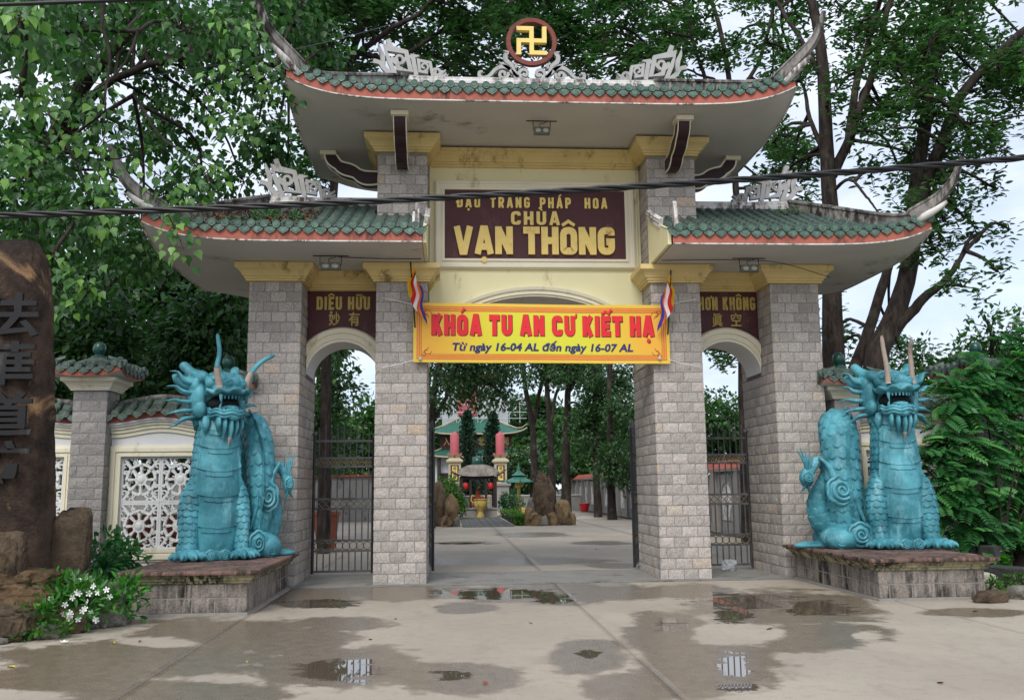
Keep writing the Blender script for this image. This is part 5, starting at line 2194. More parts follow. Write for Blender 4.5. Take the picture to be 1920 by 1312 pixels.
# nearer sprays that hang in front of the roof tip
spray = []
for pts, n in (([(188, 190, -2.3), (196, 250, -2.4), (185, 320, -2.4), (195, 390, -2.4), (188, 430, -2.4)], 80), ([(260, 300, -2.2), (300, 330, -2.3), (340, 355, -2.4), (352, 372, -2.5)], 46), ([(310, 395, -2.2), (330, 430, -2.3), (345, 470, -2.3)], 42), ([(60, 190, -2), (90, 215, -2), (120, 240, -2), (160, 260, -2)], 60), ([(400, 230, -1.2), (440, 215, -1.2), (470, 235, -1.2)], 50),
               ([(400, 20, -1.6), (440, 60, -1.6), (425, 130, -1.6), (400, 170, -1.6)], 80), ([(480, 130, -1.2), (510, 145, -1.2), (535, 165, -1.2), (530, 200, -1.2)], 60), ([(20, 180, -3), (60, 170, -3), (100, 200, -3)], 50), ([(90, 470, -1), (120, 500, -1), (110, 550, -1), (95, 590, -1)], 60), ([(160, 500, -1), (165, 540, -1), (150, 570, -1)], 40), ([(360, 290, -1.4), (400, 320, -1.4), (380, 345, -1.4)], 40),
               ([(0, 260, -3), (30, 290, -3), (60, 300, -3)], 50), ([(470, 30, -1.9), (485, 70, -1.9), (480, 110, -1.9)], 34), ([(10, 30, -5), (40, 40, -5), (60, 20, -5)], 40)):
    c = bez(P3(pts), n)
    off = rb.normal(size=(n, 3))*0.13
    A = off*3+np.array([0, -0.2, -1.0])+rb.normal(size=(n, 3))*0.25
    N = np.array([0, -0.8, 0.6])+rb.normal(size=(n, 3))*0.4
    S = 0.155*rb.uniform(0.6, 1.15, n)
    tn = np.clip(rb.normal(0.68, 0.17, n), 0, 1)
    C_ = c+off
    big = np.argsort(-S)[:21]                      # the largest leaves of each spray are parts of their own
    for i in big:
        a_ = unit(A[i])
        n_ = unit(N[i]-a_*(a_ @ N[i]))
        b_ = np.cross(n_, a_)
        q = C_[i]-b0
        o = link('leaf', leaf_part[min(5, int(tn[i]*6))], None, bt.root)
        o.matrix_local = Matrix(((a_[0]*S[i], b_[0]*S[i], n_[0]*S[i], q[0]), (a_[1]*S[i], b_[1]*S[i], n_[1]*S[i], q[1]), (a_[2]*S[i], b_[2]*S[i], n_[2]*S[i], q[2]), (0, 0, 0, 1)))
    rest = np.setdiff1d(np.arange(n), big)
    spray.append(leaf_arrays(C_[rest], A[rest], N[rest], S[rest], 'heart', tn[rest]))
    bt.limb(P3(pts), 0.012, 0.005, 14, 0.004, 5)
arr = join_arrays([arr]+spray)
bt.finish('bark', arr, tw, 'leaf_bodhi', 0.016, 4)


# ---- tall trees behind the right-hand wall
def w2r(px, Y):
    return px/2*(Y+15.7)/CAM_F


def whorls(cc, r, per, size, mat_light, rcl=0.10):
    """rosettes of narrow leaves at twig ends"""
    n = len(cc)
    C = np.repeat(cc, per, 0)
    th = r.random(n*per)*2*PI
    el = r.uniform(-0.5, 0.5, n*per)
    A = np.stack([np.cos(th), np.sin(th), el], 1)
    N = np.array([0, 0, 1.0])+r.normal(size=(n*per, 3))*0.45
    S = size*r.uniform(0.65, 1.2, n*per)
    C = C+A*rcl*0.3+r.normal(size=C.shape)*rcl
    ct = np.repeat(r.random(n), per)
    tint = np.clip(mat_light*(0.25+0.6*ct)+r.normal(0, 0.12, n*per), 0, 1)
    return leaf_arrays(C, A, N, S, 'oval', tint)


def whorl_tree(name, label, limbs, blobs, dens, Y0, size=0.20, per=13, light=0.55, leaf='leaf_right', bark='bark', group=None):
    """limbs: list of (px points with Y, width px start, end); leaves in rosettes scattered through blobs"""
    first = limbs[0][0][0]
    b = at(*first)
    t = Tree(name, label, (b[0], b[1], 0), group)
    for i, (pts, w0, w1) in enumerate(limbs):
        q = P3(pts)
        if i == 0:
            q[0] = np.array([b[0], b[1], 0.0])
        t.limb(q, w2r(w0*0.86, pts[0][2]), w2r(w1*0.86, pts[-1][2]), 22, 0.012, 10, 0.35 if i == 0 else 0)
    tws, cl = [], []
    for q in blobs:
        c = at(*q[:3])
        n = max(3, int(dens*np.mean(q[3])**2))
        cc, _ = clusters(c, q[3], n, t.r, 0.3)
        tws.append((c, cc))
        cl.append(cc)
    arr = whorls(np.vstack(cl), t.r, per, size, light)
    return t.finish(bark, arr, tws, leaf, 0.020, 2)


def scatter_blobs(regs, r):
    out = []
    for x0, x1, y0, y1, n, Ya, Yb, ra, rb_ in regs:
        for _ in range(n):
            out.append((r.uniform(x0, x1), r.uniform(y0, y1), r.uniform(Ya, Yb), r.uniform(ra, rb_)))
    return out


rr_ = np.random.default_rng(21)
whorl_tree('tall_tree', 'tall forked dark-barked tree rising directly behind the right side roof', [
    ([(1560, 800, 4), (1566, 700, 4), (1560, 560, 4), (1558, 430, 4), (1556, 330, 4), (1548, 200, 4), (1542, 110, 4), (1528, 30, 4), (1505, -60, 4)], 52, 20),
    ([(1560, 330, 4), (1590, 270, 4), (1612, 200, 4), (1640, 120, 4), (1662, 30, 4), (1690, -60, 4)], 26, 12),
    ([(1592, 262, 4), (1608, 160, 4), (1628, 90, 4), (1650, 0, 4), (1655, -50, 4)], 20, 10),
    ([(1580, 770, 4), (1600, 700, 4), (1622, 640, 4), (1652, 540, 4), (1680, 460, 4.3)], 36, 18),
    ([(1545, 150, 4), (1510, 80, 4.4), (1470, 20, 5), (1430, -40, 5)], 16, 7),
    ([(1556, 300, 4), (1520, 235, 4.2), (1505, 170, 4.4), (1480, 110, 4.6)], 15, 5),
    ([(1558, 360, 4), (1590, 340, 3.4), (1625, 370, 3), (1650, 400, 2.6)], 10, 4)],
    scatter_blobs([(1400, 1700, -60, 140, 24, 2.5, 7, 0.35, 0.75), (1480, 1720, 120, 330, 16, 3, 6, 0.3, 0.6), (1560, 1700, 560, 760, 6, 5, 8, 0.3, 0.6), (1440, 1560, 230, 340, 6, 4, 6, 0.3, 0.5)], rr_), 52, 4, 0.19, 13, 0.68)
whorl_tree('tall_tree', 'tall leaning tree with long diagonal limbs at the far right behind the wall', [
    ([(1622, 800, 3.2), (1640, 700, 3.2), (1668, 620, 3.2), (1698, 530, 3.2), (1714, 430, 3.2), (1722, 330, 3.2), (1736, 230, 3.2), (1745, 130, 3.2), (1770, 40, 3.2), (1800, -50, 3.2)], 56, 18),
    ([(1716, 400, 3.2), (1756, 300, 3.0), (1800, 190, 2.8), (1856, 120, 2.6), (1930, 55, 2.4), (2010, 0, 2.2)], 32, 16),
    ([(1724, 300, 3.2), (1732, 210, 3.4), (1752, 120, 3.6), (1790, 20, 3.8), (1810, -50, 4)], 20, 10),
    ([(1672, 630, 3.2), (1720, 570, 3), (1770, 530, 2.8), (1810, 470, 2.6)], 32, 10),
    ([(1850, 125, 2.6), (1890, 110, 2.4), (1950, 95, 2.2)], 16, 10),
    ([(1730, 215, 3.2), (1700, 150, 3.4), (1670, 80, 3.6), (1640, 20, 3.8)], 14, 6),
    ([(1745, 330, 3), (1800, 240, 2), (1870, 225, 1.6), (1930, 215, 1.4)], 9, 4)],
    scatter_blobs([(1640, 1960, -60, 140, 26, 1.5, 6, 0.4, 0.8), (1640, 1960, 120, 300, 20, 1.5, 5, 0.3, 0.65), (1680, 1800, 260, 500, 13, 2, 5, 0.3, 0.6), (1700, 1900, 330, 560, 9, 1.5, 5, 0.25, 0.5)], rr_), 52, 4, 0.19, 13, 0.68)
whorl_tree('tall_tree', 'thin-branched tree with open crown behind the middle roof right of the emblem', [
    ([(1392, 800, 9), (1392, 700, 9), (1388, 500, 9), (1378, 330, 9), (1370, 180, 9), (1352, 60, 9), (1310, -60, 9)], 22, 9),
    ([(1372, 240, 9), (1330, 160, 9), (1300, 70, 9), (1280, -40, 9)], 12, 6),
    ([(1370, 200, 9), (1420, 120, 9), (1450, 20, 9), (1470, -40, 9)], 12, 6),
    ([(1340, 150, 9), (1290, 130, 9.4), (1240, 110, 9.8)], 7, 3)],
    scatter_blobs([(1100, 1260, -60, 150, 20, 8, 12, 0.5, 0.9), (1240, 1480, -60, 140, 18, 8, 12, 0.4, 0.8), (1040, 1130, 60, 150, 6, 8, 10, 0.4, 0.6), (1410, 1510, 150, 400, 10, 8, 12, 0.4, 0.7), (1322, 1372, 640, 682, 5, 8.5, 9.5, 0.16, 0.26)], rr_), 40, 9, 0.24, 13, 0.65)
whorl_tree('tall_tree', 'dark spreading tree behind the middle roof left of the emblem', [
    ([(612, 800, 8), (612, 700, 8), (616, 500, 8), (630, 300, 8), (648, 170, 8), (668, 80, 8), (700, 10, 8), (730, -60, 8)], 22, 14),
    ([(660, 110, 8), (720, 60, 7.6), (790, 20, 7.2), (840, -30, 7)], 16, 8),
    ([(664, 100, 8), (740, 110, 8), (830, 60, 8), (930, 20, 8), (1000, -20, 8)], 14, 5),
    ([(740, 110, 8), (820, 130, 8.4), (880, 110, 8.6), (960, 60, 8.8)], 9, 4),
    ([(650, 160, 8), (610, 90, 8), (590, 20, 8), (580, -40, 8)], 12, 6)],
    scatter_blobs([(540, 700, -60, 160, 26, 6, 11, 0.5, 0.9), (680, 980, -60, 60, 18, 6, 11, 0.4, 0.8), (740, 960, 40, 150, 14, 7, 11, 0.35, 0.65), (540, 640, 160, 340, 10, 7, 10, 0.4, 0.7), (960, 1060, -40, 140, 12, 8, 11, 0.45, 0.7)], rr_), 56, 8, 0.24, 13, 0.5)
# ================================================================== SIDE WALLS WITH WHEEL LATTICES
def lattice_mesh(w, h):
    m = MB()
    r0 = min(w, h)*0.36
    y0, y1 = -0.035, 0.035
    d = [0.0]

    def rib(p, ww, closed=False):
        d[0] += 0.0005
        m.ribbon(p, ww, y0-(d[0] % 0.012), y1, closed=closed)
    b = 0.035
    for x0, x1, z0, z1 in ((-w/2, w/2, -h/2, -h/2+b), (-w/2, w/2, h/2-b, h/2), (-w/2, -w/2+b, -h/2+b, h/2-b), (w/2-b, w/2, -h/2+b, h/2-b)):
        m.box(x0, x1, y0-0.006, y1, z0, z1)
    a = np.linspace(0, 2*PI, 41)[:-1]
    rib([(r0*math.cos(q), r0*math.sin(q)) for q in a], 0.045, True)
    rib([(0.085*math.cos(q), 0.085*math.sin(q)) for q in a[::2]], 0.05, True)
    m.ball((0, y0+0.005, 0), (0.075, 0.03, 0.075), 12, 8)
    for k in range(8):
        q = k*PI/4
        c, s = math.cos(q), math.sin(q)
        rib([(0.08*c, 0.08*s), (0.14*c, 0.14*s), (0.19*c, 0.19*s), (r0*c, r0*s)], [0.035, 0.03, 0.05, 0.045])
        q += PI/8
        c, s = math.cos(q), math.sin(q)
        rib(spiral(c*(r0+0.045), s*(r0+0.045), 0.035, 0.02, 0, 300, 10), 0.022)
        m.ball(((r0)*math.cos(k*PI/4), y0-0.008, r0*math.sin(k*PI/4)), 0.026, 8, 6)
    for sx in (-1, 1):
        for sz in (-1, 1):
            cx, cz = sx*(w/2-0.095), sz*(h/2-0.095)
            rib([(sx*r0*0.74, sz*r0*0.74), (cx, cz), (sx*(w/2-0.02), sz*(h/2-0.02))], [0.05, 0.04, 0.03])
            rib(spiral(cx-sx*0.01, cz+sz*0.03, 0.055, 0.02, 30, 300, 12), 0.026)
            rib(spiral(cx+sx*0.03, cz-sz*0.07, 0.05, 0.02, 0, 280, 12), 0.024)
            rib(spiral(cx-sx*0.10, cz+sz*0.05, 0.04, 0.015, 0, 280, 10), 0.022)
            rib([(sx*(w/2-0.02), sz*0.10), (sx*(w/2-0.07), sz*0.13), (sx*(r0+0.01), sz*0.09)], 0.024)
            rib([(sx*0.11, sz*(h/2-0.02)), (sx*0.13, sz*(h/2-0.08)), (sx*0.09, sz*(r0+0.01))], 0.024)
    me = m.mesh('lattice_panel')
    me.materials.append(MATS['white_paint'])
    return me


LAT = lattice_mesh(0.72, 0.79)
DISC2, DRIP2 = DISC.copy(), DRIP.copy()
for q in (DISC2, DRIP2):
    q.materials.clear()
    q.materials.append(MATS['tile_fence'])


def small_roof_edge(par, p0, p1, zf, n, rr, rise=0.30, run=0.34, out=(0, -1)):
    """a row of cover tiles with round ends along a wall top, climbing inward; out = outward direction"""
    p0, p1 = np.array(p0, float), np.array(p1, float)
    o = np.array([out[0], out[1], 0.0])
    ang = math.atan2(out[0], -out[1])
    for k in range(n):
        t = (k+0.5)/n
        q = p0+(p1-p0)*t
        z = zf(t)
        b = barrel([q+o*0.04+np.array([0, 0, z+0.03]), q-o*run*0.5+np.array([0, 0, z+0.05+rise*0.42]), q-o*run+np.array([0, 0, z+0.03+rise])], 0.055, 0.2)
        b.obj('cover_tile', 'tile_fence', par, smooth=35)
        link('tile_end', DISC2, None, par, tuple(q+o*0.045+np.array([0, 0, z+0.055])), (0, 0, ang))
        for e in ((0.0, 1.0) if k == n-1 else (0.0,)):
            t2 = (k+e)/n
            q2 = p0+(p1-p0)*t2
            link('drip_tile', DRIP2, None, par, tuple(q2+o*0.03+np.array([0, 0, zf(t2)-0.01])), (R(rr.uniform(-8, 2)), R(rr.uniform(-4, 4)), ang))


def fence_post(par, x, w, ztop=3.33):
    rr = np.random.default_rng(int(abs(x)*10))
    y0 = 0.12
    p = MB().box(x-w/2+0.014, x+w/2-0.014, y0+0.014, y0+w-0.014, 0, ztop).obj('post', 'mortar', par)
    n = int(ztop/0.185)
    for k, bx, z, bw, bh in rows(w, 0.0, n, ztop/n, int(abs(x)*3), 0.30):
        link('block', blk(int(rr.integers(8)), 'block_fence'), None, p, (x-w/2+bx, y0+0.014, z), None, (bw, 1, bh))
    B = Blocks()
    B.face((x+w/2-0.014, y0, 0), (0, 1, 0), (1, 0, 0), rows(w, 0, n, ztop/n, 4, 0.3), rr)
    B.face((x-w/2+0.014, y0+w, 0), (0, -1, 0), (-1, 0, 0), rows(w, 0, n, ztop/n, 5, 0.3), rr)
    B.m.obj('side_blocks', 'block_fence', p, kind='stuff')
    cy = y0+w/2
    MB().rects(x-w/2, x+w/2, y0, y0+w, [(a*0.75, ztop-0.01+b*0.72) for a, b in capP]).obj('post_cap', 'frame_cream', par)
    # little hipped roof with lifted corners
    hw = w/2+0.30
    N = 17
    g = np.linspace(-hw, hw, N)
    zb = ztop+0.20

    def zf(u, v, base):
        t = max(abs(u), abs(v))/hw
        lift = 0.10*(abs(u)/hw)**3*(abs(v)/hw)**3
        return base+lift
    rf = MB()
    rf.grid([[(x+u, cy+v, zf(u, v, zb+0.11)+0.34*(1-max(abs(u), abs(v))/hw)**1.1) for v in g] for u in g])
    ro = rf.obj('post_roof', 'tile_fence', par)
    MB().grid([[(x+u, cy+v, zf(u, v, zb)) for v in g] for u in g], flip=True).obj('post_soffit', 'soffit', ro)
    fs = MB()
    for s in (-1, 1):
        fs.grid([[(x+u, cy+s*hw+s*o_, zf(u, s*hw, zb)+h_) for u in g] for o_, h_ in ((0, 0), (0.015, 0), (0.015, 0.115), (0, 0.115))])
        fs.grid([[(x+s*hw+s*o_, cy+v, zf(s*hw, v, zb)+h_) for v in g] for o_, h_ in ((0, 0), (0.015, 0), (0.015, 0.115), (0, 0.115))])
    fs.obj('post_fascia', 'fascia', ro)
    zl = lambda t: zb+0.115+0.10*abs(2*t-1)**3
    n_ = 6
    for a, b, out in (((x-hw, cy-hw, 0), (x+hw, cy-hw, 0), (0, -1)), ((x+hw, cy-hw, 0), (x+hw, cy+hw, 0), (1, 0)), ((x-hw, cy+hw, 0), (x-hw, cy-hw, 0), (-1, 0))):
        small_roof_edge(ro, a, b, zl, n_, rr, 0.11, 0.24, out)
    MB().lathe([(0.0, 0.0), (0.13, 0.0), (0.13, 0.05), (0.07, 0.07), (0.07, 0.09), (0.09, 0.11), (0.108, 0.16), (0.108, 0.21), (0.09, 0.27), (0.045, 0.305), (0.0, 0.315)], 18, (x, cy, zb+0.36)).obj('finial', 'teal_glaze', ro, smooth=50)
    return p


def fence_bay(par, x0, x1, brick=False):
    rr = np.random.default_rng(int(abs(x0)*7))
    L = x1-x0
    y = 0.42
    lift = lambda t: 0.10*math.sin(PI*t)**2+0.0
    ts = np.linspace(0, 1, 33)
    zcap = 2.72
    ox0, ox1, oz0, oz1 = x0+0.12, x1-0.12, 0.62, 2.20
    # white wall with an opening (four pieces butted)
    wl = MB()
    wl.prism([(x0, oz1+0.0)]+[(x1, oz1+0.0)]+[(x0+L*t, zcap+lift(t)) for t in ts[::-1]], y, y+0.2)
    wl.box(x0, ox0, y, y+0.2, 0, oz1)
    wl.box(ox1, x1, y, y+0.2, 0, oz1)
    wl.box(ox0, ox1, y, y+0.2, 0, oz0)
    bay = wl.obj('bay', 'white_paint', par)
    fr = MB()
    for i, (a, b, yy) in enumerate(((0.0, 0.05, 0.05), (0.05, 0.09, 0.035), (0.09, 0.16, 0.06), (0.16, 0.20, 0.03))):
        a0, a1 = ox0+0.06-a, ox0+0.06-b
        fr.box(a1, a0, y-yy, y+0.01, oz0-b, oz1+b*0.9)
        fr.box(ox1-0.06+a, ox1-0.06+b, y-yy, y+0.01, oz0-b, oz1+b*0.9)
        fr.box(a0, ox1-0.06+a, y-yy, y+0.01, oz1+a*0.9, oz1+b*0.9)
        fr.box(a0, ox1-0.06+a, y-yy, y+0.01, oz0-b, oz0-a)
    fr.obj('frame', 'frame_cream', bay)
    mo = MB()
    for dz, h_, yy in ((-0.20, 0.07, 0.03), (-0.13, 0.06, 0.06), (-0.07, 0.05, 0.09)):
        mo.grid([[(x0+L*t, y-o_, zcap+lift(t)+dz+q) for t in ts] for o_, q in ((0, 0), (yy, 0), (yy, h_), (0, h_))])
    mo.obj('cornice', 'frame_cream', bay)
    wm = MB()
    for dz, h_, yy in ((-0.02, 0.035, 0.13), (0.015, 0.03, 0.16)):
        wm.grid([[(x0+L*t, y-o_, zcap+lift(t)+dz+q) for t in ts] for o_, q in ((0, 0), (yy, 0), (yy, h_), (0, h_))])
    wm.obj('white_moulding', 'white_paint', bay)
    fa = MB()
    fa.grid([[(x0+L*t, y-o_, zcap+lift(t)+q) for t in ts] for o_, q in ((0.0, 0.045), (0.17, 0.045), (0.19, 0.16), (0.0, 0.16))])
    fa.obj('fascia_board', 'fascia', bay)
    dk = MB()
    dk.grid([[(x0+L*t, yy, zcap+lift(t)+q) for t in ts] for yy, q in ((y-0.22, 0.17), (y+0.0, 0.30), (y+0.1, 0.42), (y+0.2, 0.30), (y+0.42, 0.17))])
    dk.obj('wall_roof', 'tile_fence', bay)
    zr = lambda t: zcap+lift(t)+0.15
    small_roof_edge(bay, (x0, y-0.22, 0), (x1, y-0.22, 0), zr, max(4, int(round(L/0.24))), rr, 0.22, 0.28)
    rd = MB().tube([(x0+L*t, y+0.1, zcap+lift(t)+0.42) for t in ts], 0.05, 8)
    rd.obj('ridge_roll', 'ridge_black', bay, smooth=True)
    iw = (ox1-ox0-0.12)
    nc = max(1, int(round(iw/0.72)))
    for i in range(nc):
        for j in range(2):
            link('lattice_panel', LAT, None, bay, (ox0+0.06+iw*(i+0.5)/nc, y+0.06, oz0+0.79*(j+0.5)), None, (iw/nc/0.72*0.995, 1, 0.995))
    return bay


gl = thing('garden_wall', 'cream garden wall with white wheel lattices and green tiled posts left of the gate', 'wall', (-7.7, 0.4, 0))
grr = thing('garden_wall', 'cream garden wall with green tiled posts right of the gate behind the shrub', 'wall', (7.9, 0.4, 0))
for o_ in (gl, grr):
    o_.location = (0, 0, 0)
for x, w in ((-7.735, 0.58), (-5.50, 0.50), (-10.4, 0.58)):
    fence_post(gl, x, w, 3.33 if x < -6 else 3.08)
fence_bay(gl, -7.445, -5.75)
fence_bay(gl, -10.11, -8.025)
for x, w in ((5.55, 0.46), (8.24, 0.62)):
    fence_post(grr, x, w, 3.33 if x > 6 else 3.12)
fence_bay(grr, 5.78, 7.93)
fence_bay(grr, 8.55, 10.9)
# bricks stacked behind the left lattice
stack = thing('brick_stack', 'stack of red bricks seen through the lower wheel lattice on the left', 'bricks', (-6.7, 1.05, 0))
bme2 = MB().rects(-0.1, 0.1, -0.05, 0.05, [(-0.004, 0), (0, 0.004), (0, 0.056), (-0.004, 0.06)]).mesh('brick')
bme2.materials.append(MATS['brick_red'])
rq = np.random.default_rng(4)
for k in range(19):
    for i in range(6):
        link('brick', bme2, None, stack, (-0.55+i*0.215+(k % 2)*0.06+rq.uniform(-.008, .008), rq.uniform(-.015, .015), k*0.063), (0, 0, rq.uniform(-.04, .04)))


# ================================================================== INSCRIBED STONE, ROCKS AND PLANTS ON THE LEFT
def stele():
    t = thing('inscribed_stone', 'tall dark natural stone carved with vertical black characters at the left edge', 'stone', (-7.55, -4.0, 0.0))
    nx, nz = 22, 60
    # outline: right edge measured, left edge mirrored roughly
    zt = 4.78
    def ring(z):
        u = z/zt
        xr = np.interp(u, [0, 0.28, 0.6, 0.9, 0.965, 1.0], [1.10, 1.02, 0.88, 0.78, 0.75, 0.64])
        xl = -np.interp(u, [0, 0.4, 0.8, 0.95, 1.0], [1.2, 1.15, 1.0, 0.8, 0.5])
        dp = np.interp(u, [0, 0.5, 0.93, 1.0], [0.46, 0.42, 0.34, 0.18])
        return xl, xr, dp
    P = []
    for z in np.linspace(0, zt, nz):
        xl, xr, dp = ring(z)
        row = []
        for k in range(72):
            a = 2*PI*k/72
            c, s = math.cos(a), math.sin(a)
            e = 0.42
            px = (math.copysign(abs(c)**e, c)+1)/2*(xr-xl)+xl
            py = math.copysign(abs(s)**e, s)*dp
            q = (px, py, z)
            n_ = 0.05*fnoise(q, 1.4, 3)+0.022*fnoise(q, 5, 8)+0.010*fnoise(q, 14, 1)
            f = 0.35 if (s < -0.5 and z > 1.3) else 1.0
            row.append((px+c*n_*f, py+s*n_*f, z+0.02*fnoise(q, 3, 5)))
        P.append(row)
    m = MB().grid(P, closed_v=True)
    m.f.append(tuple(len(m.v)-72+i for i in range(72))); m.mi.append(0)
    m.obj('stone', 'rock_stele', t, smooth=40)
    for ch, x, y, w in (('法', 12, 631, 84), ('華', 4, 722, 84), ('道', 2, 818, 84), ('坊', -4, 908, 84)):
        p = at(x, y, -4.44)
        p2 = at(x, y-82, -4.44)
        u_ = (p[2]+0.27)/4.78
        dpu = np.interp(u_, [0, 0.5, 0.93, 1.0], [0.46, 0.42, 0.34, 0.18])
        tm = text_mesh('character', ch, 0.5, 0.05, 0.020, width=0.74, fit_h=p2[2]-p[2])
        tm.obj('character', 'carved_paint', t, loc=(p[0]+7.55, -dpu-0.03, p[2]))
    return t


stele()


def boulder(name, label, seed, p, size, mat, rz=0.0, sub=4, rough=0.30, flat=0.25, group='rocks of the flower bed', cat='rock'):
    me = rock(seed, size, sub, rough, flat)
    o = link(name, me, mat, None, tuple(p), (0, 0, rz))
    return tag(o, label, cat, group)


def gp(x, y, z=0.0):
    q = onz(x, y, z)
    return (q[0], q[1], z)


boulder('boulder', 'upright brown boulder on a white base beside the inscribed stone', 3, (at(131, 1078, -3.7)[0], -3.7, 0.52), (0.46, 0.42, 0.86), 'rock_brown', 0.2, 5, 0.20, 0.42)
wb = MB().rects(-0.24, 0.24, -0.2, 0.2, [(0.02, 0.0), (0.0, 0.1), (-0.02, 0.13)]).obj('plaster_block', 'white_paint', loc=(at(131, 1085, -3.7)[0], -3.72, 0.42))
tag(wb, 'white plaster block under the upright brown boulder', 'block')
boulder('boulder', 'rounded mottled boulder at the left edge in front of the inscribed stone', 5, (at(0, 1060, -4.75)[0], -4.75, 0.62), (0.55, 0.4, 0.55), 'rock_brown', 0.1, 5, 0.2, 0.3)
boulder('boulder', 'long flat tan rock slab under the inscribed stone', 8, (at(20, 1130, -4.7)[0]-0.25, -4.6, 0.12), (1.6, 0.9, 0.62), 'rock_ochre', 0.0, 5, 0.34, 0.42)
boulder('boulder', 'layered brown rock at the left edge of the bed below the flowers', 9, (at(20, 1180, -5.0)[0]-0.2, -5.0, 0.0), (1.05, 0.6, 0.4), 'rock_brown', 0.1, 5, 0.34, 0.42)
boulder('boulder', 'grey and white rock between the flowers and the left plinth', 12, (at(195, 1160, -4.15)[0], -4.1, 0.0), (0.46, 0.4, 0.52), 'rock_grey', 0.5, 4, 0.25, 0.2)
boulder('boulder', 'small brown rock at the front edge of the flower bed', 13, gp(137, 1186), (0.34, 0.28, 0.30), 'rock_brown', 0.2, 3)
boulder('boulder', 'small pale rock at the front edge left of the flowers', 14, gp(85, 1197), (0.34, 0.22, 0.16), 'rock_grey', 0.1, 3)
boulder('boulder', 'low grey rock at the corner of the left plinth', 15, gp(205, 1172), (0.3, 0.22, 0.2), 'rock_grey', 0.3, 3)
boulder('boulder', 'dark reddish rock lying under the white plaster block', 16, (at(165, 1100, -3.8)[0], -3.9, 0.05), (0.6, 0.4, 0.42), 'rock_brown', 0.3, 3)
# broken kerb of pebbles: one row of loose stones
rk = np.random.default_rng(8)
pme = [rock(40+i, (1, 1, 1), 2, 0.25) for i in range(4)]
for q in pme:
    q.materials.append(MATS['rock_grey'])
kb = thing('pebble_edging', 'row of small loose stones edging the flower bed on the left', 'stones', gp(60, 1205))
for k in range(26):
    x = -40+k*11+rk.uniform(-3, 3)
    q = onz(x, 1208-0.16*x+rk.uniform(-3, 2))
    s = rk.uniform(0.06, 0.14)
    link('pebble', pme[k % 4], None, kb, tuple(np.array(q)-np.array(kb.location)), (0, 0, rk.uniform(0, 6)), (s*1.3, s, s*0.7))


def shrub(name, label, base, blobs, dens, per, size, kind, mat, seed, droop=0.2, rc=0.16, light=0.6, stems=8, cat='shrub', group=None):
    t = thing(name, label, cat, tuple(base), group=group)
    r = np.random.default_rng(seed)
    bl = [(np.array(c)-np.array(base), rad) for c, rad in blobs]
    (V, F, T), tw = crown_leaves(bl, dens, per, size, kind, r, rc, droop, light)
    V[:, 2] = np.maximum(V[:, 2], 0.01-base[2]*0)
    link('foliage', mesh_np('foliage', V, F, attrs={'rnd': T}), mat, t, kind='stuff')
    m = MB()
    for c, cc in tw:
        for q in cc[::max(1, len(cc)//stems)]:
            m.tube(bez([(c[0]*0.3, c[1]*0.3, 0.0), (c+q)/2*np.array([0.8, 0.8, 0.7]), q], 6), np.linspace(0.010, 0.004, 6), 4)
    m.obj('stems', 'bark', t, kind='stuff')
    return t


fb = gp(150, 1165)
fs_ = shrub('flowering_shrub', 'low shrub with small white flowers at the front of the left flower bed', fb, [(at(90, 1130, -4.75), (0.28, 0.25, 0.2)), (at(150, 1125, -4.6), (0.36, 0.28, 0.24)), (at(215, 1115, -4.2), (0.3, 0.25, 0.2)), (at(110, 1105, -4.5), (0.26, 0.25, 0.2)), (at(60, 1160, -5.0), (0.2, 0.2, 0.14)), (at(240, 1125, -3.9), (0.22, 0.2, 0.22))], 620, 8, 0.11, 'oval', 'leaf_herb', 31, -0.35, 0.10, 0.75)
pet = MB()
for k in range(5):
    a = k*2*PI/5
    ca, sa = math.cos(a), math.sin(a)
    def pp(r, t, y):
        return (r*math.cos(a+t), y, r*math.sin(a+t))
    pet.add([(0, 0, 0), pp(0.018, 0.45, -0.003), pp(0.030, 0.30, -0.006), pp(0.033, 0, -0.007), pp(0.030, -0.30, -0.006), pp(0.018, -0.45, -0.003)], [(0, 1, 2, 3, 4, 5)])
pet.ball((0, -0.004, 0), 0.005, 6, 4)
fme = pet.mesh('flower')
fme.materials.append(MATS['petal'])
rf_ = np.random.default_rng(17)
for x, y in ((158, 1110), (163, 1112), (185, 1112), (130, 1133), (140, 1148), (128, 1150), (135, 1152), (144, 1152), (170, 1145), (160, 1160), (176, 1140), (190, 1148), (202, 1162), (200, 1158), (182, 1128), (206, 1110), (225, 1105), (195, 1098), (98, 1160), (72, 1142), (90, 1122), (30, 1150), (12, 1140), (232, 1118), (140, 1158), (148, 1120)):
    p = at(x*0.82+15, y, -5.05+0.0035*x*0.5)
    link('flower', fme, None, fs_, tuple(p-np.array(fb)), (rf_.uniform(-.5, .5), rf_.uniform(0, 6), rf_.uniform(-.6, .6)), (1.15, 1.15, 1.15))
shrub('dark_shrub', 'dark glossy shrub below the left lattice between the boulder and the plinth', gp(190, 1120), [(at(195, 1050, -2.6), (0.38, 0.3, 0.35)), (at(225, 1060, -2.2), (0.25, 0.25, 0.3)), (at(175, 1085, -3.0), (0.3, 0.3, 0.3))], 330, 10, 0.15, 'oval', 'leaf_bush', 33, 0.5, 0.14, 0.5)
shrub('leafy_sprig', 'small leafy plant standing behind the left dragon on its plinth side', (at(292, 1090, -1.5)[0]-0.62, -1.5, 0.0), [(at(288, 1032, -1.0)-np.array([0.5, 0, 0]), (0.22, 0.2, 0.22))], 300, 9, 0.12, 'heart', 'leaf_herb', 35, 0.3, 0.1, 0.7)
